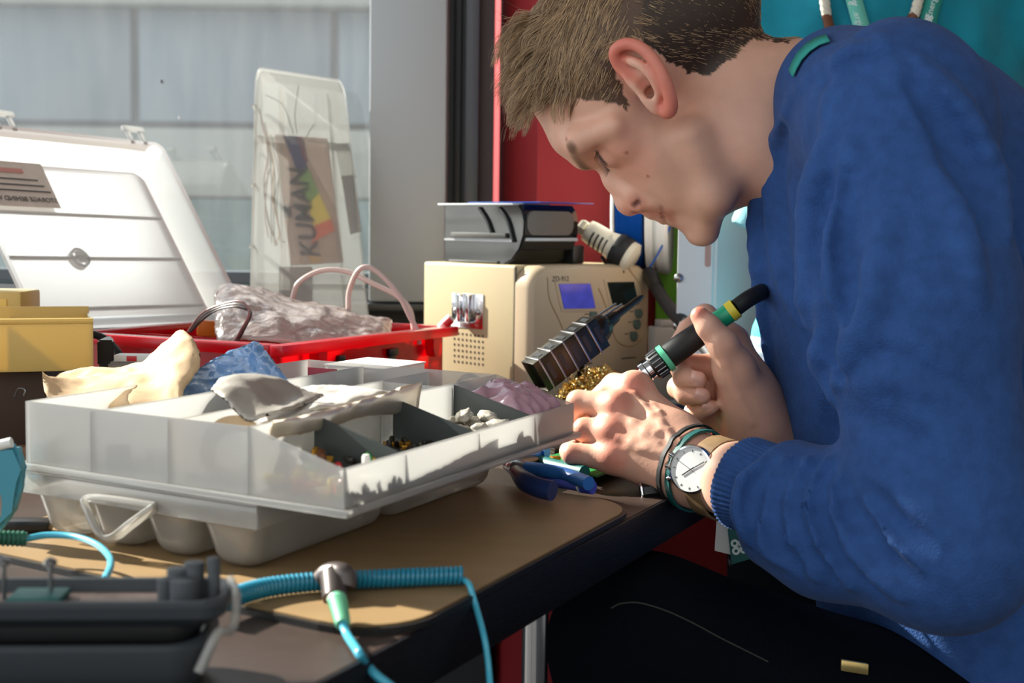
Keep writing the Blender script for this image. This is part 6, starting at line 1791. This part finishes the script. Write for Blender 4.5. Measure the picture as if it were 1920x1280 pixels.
# ribbed cuff, collar and hem
def ribbed(nm, pts, rads, nrib, amp, m, node, wall=.003):
    pts = [Vector(p) for p in pts]; ax = (pts[-1] - pts[0]).normalized(); a = ax.cross(Vector((0, 0, 1))).normalized(); b = ax.cross(a)
    seg = nrib * 4; mb = MB(); rings = []
    rs_ = np.linspace(.015, .06, 46)
    def skin_r(p):
        out = []
        for k in range(24):
            d = a * math.cos(2 * math.pi * k / 24) + b * math.sin(2 * math.pi * k / 24)
            v = ev(node, np.array([tuple(p + d * q) for q in rs_], F32), None, 0); j = np.where(v < 0)[0]
            out.append(rs_[j[-1]] if len(j) else 0.0)
        return np.interp(np.arange(seg) / seg * 24, np.arange(25), out + out[:1])
    prof = [(p, r, 0.0) for p, r in zip(pts, rads)] + [(pts[-1], rads[-1], wall), (pts[0], rads[0], wall)]
    for p, r, wl in prof:
        sr = np.maximum(skin_r(p) + .0045, r - .004)
        rings.append([mb.v(p + (a * math.cos(2 * math.pi * k / seg) + b * math.sin(2 * math.pi * k / seg)) * (sr[k] - wl + amp * math.cos(2 * math.pi * k / 4))) for k in range(seg)])
    for i in range(len(rings) - 1):
        for k in range(seg): mb.face((rings[i][k], rings[i][(k + 1) % seg], rings[i + 1][(k + 1) % seg], rings[i + 1][k]))
    return fin(nm, mb, m, man, 'all')
c0_, c1_ = D(1474, 938, 1.073), D(1402, 911, 1.106)
ribbed('cuff', [c0_.lerp(c1_, t) for t in (0, .1, .35, .65, .92, 1)], [.0385, .0395, .0375, .0355, .0348, .034], 58, .0006, SWM, BODY_SKIN)
c2_, c3_ = D(1520, 892, 1.288), D(1470, 850, 1.276)
ribbed('cuff', [c2_.lerp(c3_, t) for t in (0, .1, .5, .92, 1)], [.040, .0405, .038, .0365, .0355], 58, .0006, SWM, BODY_SKIN)
n0, n1 = D(1560, 235, HY), D(1500, 222, HY)
# trousers
JEAN = pm('dark navy denim', rgb(10, 12, 19), .85, var=.15, vscale=300, bump=.3, bscale=500, spec=.06)
KL, HL_ = D(1205, 1208, 1.13), D(2010, 1500, 1.16)
KR, HR_ = D(1230, 1215, 1.42), D(1990, 1440, 1.40)
AL, AR = Vector((KL.x + .03, KL.y, .10)), Vector((KR.x + .03, KR.y, .10))
tr = ('u', .03, [Cap(HL_, KL, .092, .072), Cap(KL, AL, .068, .048), Cap(HR_, KR, .092, .072), Cap(KR, AR, .068, .048), Ell(PEL + Vector((0, 0, .0)), (.15, .17, .13))])
def crease(P):
    q = P * F32(30); return (np.sin(q[:, 0] * 1.1 + q[:, 2] * 1.7) * np.sin(q[:, 1] * 2 + q[:, 0] * .6) * .0016).astype(F32)
tr = ('d', crease, tr)
tr = ('s', .004, tr, Half(Vector((.3, 1.2, .10)), (0, 0, -1)))
V3_, Q3_ = sdf_mesh(tr, (.0, .95, .06), (.72, 1.62, .90), .006)
add_obj('trousers', mesh_np('trousers', V3_, Q3_), JEAN, man, 'all', recenter=False)['label'] = 'dark navy jeans'
pts = [march(tr, x, y, .7, 2, -.0006) for x, y in ((1145, 1140), (1165, 1131), (1200, 1130), (1250, 1145), (1300, 1168), (1350, 1195), (1400, 1220), (1440, 1240))]
fin('seam_stitching', MB().tube(spline(pts, 5), .0007, 5), pm('tan thread', rgb(52, 50, 48), .8), man)
for nm, A in (('shoe', AL), ('shoe', AR)):
    t = bmesh.new(); mb = MB()
    v_, q_ = sdf_mesh(('s', .004, ('u', .03, [Cap(A + Vector((.03, 0, -.05)), A + Vector((-.15, 0, -.062)), .040, .036), Cap(A, A + Vector((.01, 0, -.04)), .046, .044)]), Half(Vector((0, 0, .001)), (0, 0, -1))), A + Vector((-.22, -.08, -.12)), A + Vector((.12, .08, .06)), .006)
    add_obj(nm, mesh_np(nm, v_, q_), BLACK, man, 'all', recenter=False)
bk = march(('u', .002, [tr, sw0]), 1602, 1250, .6, 2, -.004)
mb = MB(frame(bk, (1, .1, -.18), (0, 0, 1), (0, -1, 0))); mb.box((-.011, -.0045, -.002), (.011, .0045, .002), .001)
fin('belt_tab', mb, pm('gold buckle', rgb(222, 196, 130), .25, metal=.8), man, True, 'small gold tab at the sweater hem')
# stool under him
stl = thing('stool', 'stool under the person in the blue sweater', 'stool', (PEL.x, PEL.y, 0))
zs = PEL.z - .135
mb = MB(frame((PEL.x, PEL.y, 0), (1, 0, 0), (0, 1, 0), (0, 0, 1))); mb.lathe([(.01, zs - .04), (.16, zs - .04), (.18, zs - .03), (.18, zs - .008), (.165, zs), (.01, zs)], 32); fin('seat', mb, BLACK, stl)
for k in range(4):
    a = math.pi / 4 + k * math.pi / 2; mb = MB(); mb.tube([Vector((PEL.x + .11 * math.cos(a), PEL.y + .11 * math.sin(a), zs - .04)), Vector((PEL.x + .19 * math.cos(a), PEL.y + .19 * math.sin(a), 0))], .011, 10); fin('leg', mb, STEEL, stl)

# ================================================================ soldering iron in his right hand
def I(px, py, d=1.237): return D(px, py, d)
ia, ib = I(1192, 712), I(1330, 612)
iron = thing('soldering_iron', 'black soldering iron with green rings held in the right hand', 'soldering iron', ia)
Mi = axis_frame(ia, ib)
def il(px): # length along the axis of a picture column
    return (I(px, 712 + (px - 1192) * (612 - 712) / (1330 - 1192)) - ia).length
def ilathe(nm, prof, m, lab=None, seg=28): 
    mb = MB(Mi); mb.lathe(prof, seg); return fin(nm, mb, m, iron, True, lab)
a_ = -il(1150 + 42) 
L1, L2, L3, L4, L5 = il(1206), il(1224), il(1243), il(1258), il(1335)
ilathe('tip', [(.0004, -.052), (.0016, -.044), (.0030, -.028), (.0034, -.004), (.0040, L1 * .2)], STEEL)
ilathe('barrel', [(.0052, -.012), (.0056, L1 - .001), (.0056, L1 + .004)], CHROME, 'polished barrel')
ilathe('ferrule', [(.0075, L1 - .002), (.0098, L1), (.0098, L1 + .004), (.0086, L1 + .005), (.0086, L2 - .001), (.0105, L2)], CHROME, 'chrome ferrule', 12)
ilathe('knurled_nut', [(.0105, L2 - .001), (.0118, L2 + .001), (.0122, L3 - .001), (.0112, L3)], BLACK, None, 18)
for k in range(18):
    a = k / 18 * 2 * math.pi; p0_, p1_ = Vector((.0120 * math.cos(a), .0120 * math.sin(a), L2 + .001)), Vector((.0123 * math.cos(a), .0123 * math.sin(a), L3 - .001)); mb = MB(Mi); mb.tube([p0_, p1_], .0008, 6); fin('knurl', mb, STEEL, iron)
ilathe('green_ring', [(.0112, L3), (.0130, L3 + .0005), (.0130, L4 - .0035), (.0112, L4 - .003)], pm('mint ring', rgb(96, 206, 160), .4), 'mint green ring')
ilathe('grip', [(.0100, L4 - .004), (.0112, L4 - .002), (.0112, L5 - .03), (.0100, L5), (.0085, L5 + .006)], BLACKRUB, 'black rubber grip')
g1, g2, g3 = I(1330, 613, 1.236), I(1368, 586, 1.233), I(1380, 577, 1.232)
fin('green_sleeve', MB().tube([I(1326, 616), g1, g2], [.0088, .0088, .0086], 20), GREENR, iron, True, 'green sleeve')
fin('yellow_ring', MB().tube([g2, g3], [.0092, .0090], 20), YELR, iron, True, 'yellow ring')
fin('cable', MB().tube(spline([g3, I(1402, 561, 1.235), I(1426, 548, 1.25), I(1456, 535, 1.31), I(1500, 522, 1.40)], 6), .0074, 14), BLACKRUB, iron)
# a fine solder tip bead between the hands is hidden; the held iron ends behind the left hand

# ================================================================ wristwatch and bracelet on the left wrist
wa, wb = W((1258, 858, 1.166, 0)), W((1392, 906, 1.106, 0))
wax = (wb - wa).normalized()
wc_ = march(lhand, 1302, 880, 1.0, 1.4)
ctr = wa + wax * (wc_ - wa).dot(wax)
nrm = (wc_ - ctr); nrm = Vector((-.42, -1, .10)); nrm = (nrm - wax * nrm.dot(wax) * .55).normalized(); wc_ = wc_ + nrm * .0052
wx_ = (Vector((0, 0, 1)) - nrm * nrm.z).normalized(); wy_ = nrm.cross(wx_)
watch = thing('wristwatch', 'steel wristwatch with white dial and tan strap on the left wrist', 'wristwatch', wc_)
Mw = frame(wc_, wx_, wy_, nrm)
mb = MB(Mw); mb.lathe([(.017, -.0065), (.0195, -.005), (.0198, -.001), (.0190, .0012), (.0176, .0016), (.0172, .0002), (.0172, -.003)], 48, caps=False); fin('case', mb, CHROME, watch)
mb = MB(Mw); mb.lathe([(.0001, .0006), (.0174, .0006), (.0174, .0002)], 48, caps=False); fin('dial', mb, pm('white dial', rgb(240, 240, 238), .3, coat=.4), watch, True, 'white dial')
for k in range(12):
    a = k / 12 * 2 * math.pi; mb = MB(Mw @ Matrix.Rotation(a, 4, 'Z')); mb.box((.0140, -.0003, .0006), (.0158, .0003, .0009)); fin('hour_mark', mb, STEEL, watch, False)
for nm, a, l, wd in (('hour_hand', 2.2, .009, .0005), ('minute_hand', -1.0, .0135, .0004), ('second_hand', 1.1, .0145, .0002)):
    mb = MB(Mw @ Matrix.Rotation(a, 4, 'Z')); mb.box((-.003, -wd, .0009), (l, wd, .0012)); fin(nm, mb, STEEL, watch, False)
for a in (-.45, 0, .45):
    mb = MB(Mw @ Matrix.Rotation(math.pi / 2 * 1 + a, 4, 'Z') @ Matrix.Translation((.0192, 0, -.0018)) @ Matrix.Rotation(math.pi / 2, 4, 'Y')); mb.lathe([(.0012, -.001), (.0012, .0015), (.0024, .0018), (.0024, .0042), (.0015, .0046)], 12); fin('crown', mb, CHROME, watch)
def band(nm, off, half, r0, m, par, th=.0012, n=48, lift=0.0, a0=0, a1=360):
    c = ctr + wax * off; s1 = (nrm - wax * nrm.dot(wax)).normalized(); s2 = wax.cross(s1); mb = MB(); rings = []
    for k in range(n + 1):
        an = math.radians(a0 + (a1 - a0) * k / n); d = s1 * math.cos(an) + s2 * math.sin(an)
        rs_ = np.linspace(.012, .045, 67); ds_ = np.maximum.reduce([-ev(lhand, np.array([tuple(c + wax * o + d * q) for q in rs_], F32), None, 0) for o in (-half, 0, half)])
        ou = np.where(ds_ > 0)[0]; rr = (rs_[ou[-1]] if len(ou) else r0) + .0011
        ring = [mb.v(c + d * (rr) - wax * half), mb.v(c + d * (rr + th) - wax * half * .96), mb.v(c + d * (rr + th) + wax * half * .96), mb.v(c + d * rr + wax * half)]
        rings.append(ring)
    for i in range(n):
        for k in range(4): mb.face((rings[i][k], rings[i][(k + 1) % 4], rings[i + 1][(k + 1) % 4], rings[i + 1][k]))
    return fin(nm, mb, m, par, True)
band('strap', .003, .0085, .0272, LEATHER, watch, .0020, 48, 0, 30, 330)
brc = thing('bracelet', 'dark teal band bracelet with black bead worn beside the wristwatch', 'bracelet', ctr)
band('band', -.022, .0026, .0262, pm('dark teal strap', rgb(20, 88, 86), .5), brc, .0022)
band('band', -.030, .0020, .0258, BLACKRUB, brc, .002)
b0_ = D(1222, 922, 1.150)
mb = MB(axis_frame(b0_ + Vector((-.008, 0, -.001)), b0_ + Vector((.008, 0, .0015)))); mb.lathe([(.004, -.002), (.0088, -.001), (.0088, .001), (.0078, .0015), (.0080, .012), (.006, .0165)], 8); fin('bead', mb, BLACK, brc, True, 'black faceted bead')
mb = MB(axis_frame(b0_ + Vector((-.0095, 0, -.001)), b0_ + Vector((.0085, 0, .0015)))); mb.lathe([(.0086, .0002), (.0092, .0006), (.0092, .0018), (.0086, .0022)], 8); fin('bead_ring', mb, CHROME, brc)
mb = MB(); mb.tube([b0_ + Vector((.007, 0, .003)), D(1252, 908, 1.148), D(1262, 896, 1.140)], [.0026, .0028, .0024], 10); fin('metal_tube', mb, STEEL, brc, True, 'small metal tube')

# ================================================================ lanyard with badge
lan = thing('badge_lanyard', 'teal lanyard round the bent neck with white and teal cards hanging under the arm', 'lanyard', D(1375, 1010, 1.20))
mb = MB()
rib = [(march(sw0, x, y, .6, 2, -.004), march(sw0, x + 7, y + 13, .6, 2, -.004)) for x, y in ((1550, 66), (1530, 72), (1512, 84), (1497, 100), (1488, 116), (1481, 132))]
rows = [[mb.v(a), mb.v(b)] for a, b in rib]
for r0, r1 in zip(rows, rows[1:]): mb.face((r0[0], r0[1], r1[1], r1[0]))
nb2 = fin('neck_ribbon', mb, TEALBAND, lan, True, norm=False)
so_ = nb2.modifiers.new('thickness', 'SOLIDIFY'); so_.thickness = .0015
bY = 1.20
mb = MB(); mb.slab([D(1340, 1032, bY), D(1372, 1040, bY), D(1372, 968, bY), D(1345, 955, bY)], -.0008); fin('white_card', mb, CARDWHITE, lan, False, 'white card')
mb = MB(); mb.slab([D(1372, 1058, bY - .004), D(1412, 1046, bY - .004), D(1400, 960, bY - .004), D(1362, 972, bY - .004)], -.0008); tc = fin('teal_card', mb, DKTEAL, lan, False, 'dark teal card with a white flower mark')
cF = D(1386, 1024, bY - .0052); Mf = frame(cF, (1, 0, .2), (-.2, 0, 1), (0, -1, 0))
def flower(M, s, par, m, nm='flower_mark'):
    mb = MB(M)
    for k in range(4):
        a = math.radians(45 + 90 * k); c = (s * .55 * math.cos(a), s * .55 * math.sin(a))
        mm = M @ Matrix.Translation((c[0], c[1], 0)); b2 = MB(mm); mb.M = mm; mb.lathe([(s * .17, 0), (s * .40, 0), (s * .40, .0003), (s * .17, .0003), (s * .17, 0)], 16, caps=False)
    mb.M = M; mb.lathe([(s * .10, 0), (s * .22, 0), (s * .22, .0003), (s * .10, .0003)], 12, caps=False)
    return fin(nm, mb, m, par, False)
flower(Mf, .0085, tc, INKWHITE)
mb = MB(); mb.tube([D(1385, 966, bY), D(1390, 945, bY), D(1394, 925, bY + .004)], .0012, 8); fin('cord', mb, DKTEAL, lan)

# ================================================================ the person in teal behind
Y2 = 1.655
def T(px, py, d=Y2): return D(px, py, d)
px0 = T(1690, 100)
cx2 = px0.x
def b2(x, y, z): return Vector((cx2 + x, Y2 + .10 + y, z))
skin2 = ('u', .03, [Cap(b2(0, -.02, 1.44), b2(0, -.05, 1.55), .055, .055), Ell(b2(0, -.07, 1.66), (.075, .095, .115)), Cap(b2(.2, .02, 1.38), b2(.27, .0, 1.12), .042, .036), Cap(b2(.27, .0, 1.12), b2(.24, -.10, .90), .034, .026), Ell(b2(.235, -.12, .84), (.026, .018, .05)),
     Cap(b2(-.17, .02, 1.38), b2(-.20, .0, 1.12), .042, .036), Cap(b2(-.20, .0, 1.12), b2(-.19, -.10, .90), .034, .026), Ell(b2(-.188, -.12, .84), (.026, .018, .05))] + [Cap(b2(sx * (.190 if sx < 0 else .235) + .014 * (j - 1.5), -.125, .81), b2(sx * (.190 if sx < 0 else .235) + .017 * (j - 1.5), -.140 + .004 * abs(j - 1), .735 + .008 * abs(j - 1.2)), .0085, .0065) for sx in (-1, 1) for j in range(4)] + [Cap(b2(sx * (.170 if sx < 0 else .215), -.13, .86), b2(sx * (.160 if sx < 0 else .205), -.155, .79), .010, .007) for sx in (-1, 1)] + [Cap(b2(-.15, .0, 1.36), b2(.15, .0, 1.36), .06, .06), Ell(b2(0, -.165, 1.65), (.014, .02, .022))])
va, qa = sdf_mesh(skin2, b2(-.4, -.3, .70), b2(.4, .3, 1.82), .006)
SK2 = pm('skin of the standing person', rgb(205, 155, 130), .5, sss=.15)
p2 = add_obj('person', mesh_np('body', va, qa), SK2, None, 'all', recenter=False)
tag(p2, 'person in a teal T-shirt standing behind, only the chest in view', 'person')
def folds2(P):
    q = P - V3(b2(0, 0, 0)); a = q[:, 0] * 52 + q[:, 2] * 17
    return (np.sin(a + np.sin(q[:, 2] * 21) * .8) * .0075 * np.clip((np.abs(q[:, 0]) - .03) / .06, .15, 1) + np.sin(q[:, 0] * 95 - q[:, 2] * 40) * .0026).astype(F32)
shirt = ('d', folds2, ('u', .05, [Cap(b2(-.16, 0, 1.37), b2(.16, 0, 1.37), .075, .075), Ell(b2(0, 0, 1.20), (.215, .125, .24)), Ell(b2(0, .01, .98), (.205, .125, .24)), Cap(b2(-.17, .01, 1.36), b2(-.215, .01, 1.17), .062, .058), Cap(b2(.20, .01, 1.36), b2(.28, .0, 1.17), .066, .062)]))
shirt = ('s', .004, shirt, ('u', .004, [Half(b2(0, 0, .835), (0, 0, -1)), Cap(b2(0, -.02, 1.45), b2(0, -.05, 1.6), .065, .07)]))
va, qa = sdf_mesh(shirt, b2(-.42, -.22, .80), b2(.42, .24, 1.50), .006)
TEALSH = pm('teal cotton', rgb(0, 132, 152), .85, var=.06, vscale=60, bump=.2, bscale=500, sheen=.2)
add_obj('t_shirt', mesh_np('t_shirt', va, qa), TEALSH, p2, 'all', recenter=False)['label'] = 'teal T-shirt'
trs = ('u', .04, [Ell(b2(0, .01, .86), (.18, .12, .13)), Cap(b2(-.09, .01, .82), b2(-.10, .02, .10), .085, .055), Cap(b2(.09, .01, .82), b2(.10, .02, .10), .085, .055)])
va, qa = sdf_mesh(trs, b2(-.3, -.2, .05), b2(.3, .2, 1.0), .010)
STRIPE, nt, ns, ln = newmat('grey striped cloth')
wv = N(nt, 'ShaderNodeTexWave', Scale=30.0, Distortion=.6); wv.bands_direction = 'Z'; ln.new(objco(nt), wv.inputs['Vector'])
rp = N(nt, 'ShaderNodeValToRGB'); rp.color_ramp.elements[0].color = rgb(150, 168, 176); rp.color_ramp.elements[1].color = rgb(196, 208, 212); ln.new(wv.outputs['Fac'], rp.inputs[0]); ln.new(rp.outputs[0], ns['Principled BSDF'].inputs['Base Color']); ns['Principled BSDF'].inputs['Roughness'].default_value = .9
add_obj('trousers', mesh_np('trousers', va, qa), pm('dark trousers', rgb(24, 27, 33), .9, spec=.1), p2, 'all', recenter=False)
for s in (-.1, .1):
    v_, q_ = sdf_mesh(('s', .004, Cap(b2(s, .05, .05), b2(s, -.13, .042), .05, .042), Half(Vector((0, 0, .002)), (0, 0, -1))), b2(s - .08, -.2, -.02), b2(s + .08, .14, .12), .008)
    add_obj('shoe', mesh_np('shoe', v_, q_), BLACK, p2, 'all', recenter=False)
v_, q_ = sdf_mesh(Ell(b2(0, -.05, 1.69), (.083, .098, .105)), b2(-.12, -.2, 1.64), b2(.12, .1, 1.83), .008)
add_obj('hair', mesh_np('hair', v_, q_), pm('dark brown hair', rgb(50, 38, 30), .6, bump=.5, bscale=120), p2, 'all', recenter=False)
# front of the shirt as seen: where a sight line meets it
def S2(px, py, k=0.0): return march(shirt, px, py, 1.3, 2.2, -k)
def ribbon(nm, mid, wd, m, par, k=.004):
    mb = MB(); rows = []
    for x, y, ang in mid:
        dx, dy = math.cos(ang) * wd, math.sin(ang) * wd
        rows.append([mb.v(S2(x - dx, y - dy, k)), mb.v(S2(x, y, k + .001)), mb.v(S2(x + dx, y + dy, k))])
    for r0, r1 in zip(rows, rows[1:]):
        for j in range(2): mb.face((r0[j], r0[j + 1], r1[j + 1], r1[j]))
    o = fin(nm, mb, m, par, True, norm=False); s_ = o.modifiers.new('thickness', 'SOLIDIFY'); s_.thickness = .0012; return o
lan2 = thing('teal_lanyard', 'pale teal printed lanyard hanging on the standing chest', 'lanyard', S2(1680, 60))
ribL = ribbon('ribbon', [(1592, -150, -.3), (1584, -110, -.3), (1585, -60, -.3), (1598, -10, -.3), (1612, 40, -.3), (1632, 100, -.3)], 15, pm('pale teal ribbon', rgb(110, 200, 180), .7), lan2)
ribR = ribbon('ribbon', [(1762, -150, .26), (1768, -110, .26), (1764, -60, .26), (1752, -10, .26), (1741, 34, .26), (1728, 100, .26)], 16, pm('deep teal ribbon', rgb(46, 156, 142), .7), lan2)
def onshirt(px, py, ang, k=.0065):
    c = S2(px, py, k); xx = (S2(px + 12 * math.cos(ang), py + 12 * math.sin(ang), k) - S2(px - 12 * math.cos(ang), py - 12 * math.sin(ang), k)).normalized()
    return frame(c, xx, Vector((0, -1, 0)).cross(xx).normalized(), (0, -1, 0))
flower(onshirt(1599, 9, -.3), .0058, ribL, INKWHITE); flower(onshirt(1741, 36, .26), .0058, ribR, INKWHITE)
text('ribbon_lettering', 'Energio', onshirt(1608, 32, 1.25), .010, INKWHITE, ribL, .0001)
text('ribbon_lettering', 'Energio', onshirt(1748, 8, -1.30), .010, INKWHITE, ribR, .0001); text('ribbon_lettering', 'En', onshirt(1734, 62, -1.30), .010, INKWHITE, ribR, .0001)
mb = MB(Mf); c = S2(1745, 74, .004); mb.M = frame(c, (1, 0, 0), (0, 0, 1), (0, -1, 0)); mb.lathe([(.0001, -.001), (.0145, -.001), (.0145, .001), (.0001, .0012)], 28); fin('clip_disc', mb, WHITESOLID, lan2, True, 'white disc behind the ribbon')
nk = thing('rope_necklace', 'natural rope necklace with brown leather ends on the standing chest', 'necklace', S2(1640, 20))
def twist(pts, r):
    P_ = spline(pts, 10); mb = MB()
    for s in range(3):
        q = []
        for i, p in enumerate(P_):
            t = (P_[min(i + 1, len(P_) - 1)] - P_[max(i - 1, 0)]).normalized(); a = t.cross(Vector((0, 1, 0))).normalized(); b = a.cross(t); th = i * .55 + s * 2.094
            q.append(p + (a * math.cos(th) + b * math.sin(th)) * r * .5)
        mb.tube(q, r * .62, 8)
    return mb
fin('rope', twist([b2(-.07, -.05, 1.46), b2(-.10, -.095, 1.38), S2(1545, -150, .009), S2(1540, -90, .009), S2(1542, -40, .009), S2(1546, 0, .009), S2(1550, 28, .009)], .0055), ROPE, nk); fin('leather_end', MB().tube([S2(1549, 26, .009), S2(1554, 46, .009), S2(1560, 80, .009)], .0058, 12), LEATHER_DK, nk)
fin('rope', twist([b2(.07, -.05, 1.46), b2(.09, -.095, 1.38), S2(1745, -150, .009), S2(1735, -90, .009), S2(1730, -40, .009), S2(1721, 4, .009), S2(1714, 30, .009)], .0055), ROPE, nk); fin('leather_end', MB().tube([S2(1715, 28, .009), S2(1702, 44, .009), S2(1684, 60, .009)], .0058, 12), LEATHER_DK, nk)
# standing person's teal shirt, sunlight put into its aqua colour, and striped trousers
AQ = pm('pale sunlit teal cotton', rgb(150, 214, 216), .85, bump=.2, bscale=400)
lit_shirt = thing('sunlit_shirt', 'teal shirt painted sunlit aqua and grey striped trousers of the standing person', 'shirt', T(1425, 700, 1.55))
va, qa = sdf_mesh(('s', .003, Cap(T(1446, 340, 1.50), T(1396, 436, 1.50), .024, .018), Half(T(1391, 424, 1.50), (-.42, 0, -1))), T(1330, 480, 1.44), T(1530, 280, 1.56), .0025)
add_obj('sleeve', mesh_np('sleeve', va, qa), AQ, lit_shirt, 'all', recenter=True)
va, qa = sdf_mesh(('u', .02, [Cap(T(1482, 585, 1.50), T(1464, 628, 1.50), .030, .031)]), T(1380, 700, 1.42), T(1560, 500, 1.58), .003)
add_obj('body_panel', mesh_np('body_panel', va, qa), pm('sunlit teal cotton', rgb(84, 206, 218), .85, bump=.2, bscale=400), lit_shirt, 'all')
va, qa = sdf_mesh(('u', .03, [Cap(T(1463, 655, 1.50), T(1478, 735, 1.50), .034, .035), Cap(T(1478, 735, 1.50), T(1500, 800, 1.50), .034, .034)]), T(1390, 850, 1.42), T(1600, 600, 1.60), .003)
add_obj('striped_panel', mesh_np('striped_panel', va, qa), STRIPE, lit_shirt, 'all')['label'] = 'grey striped cloth'
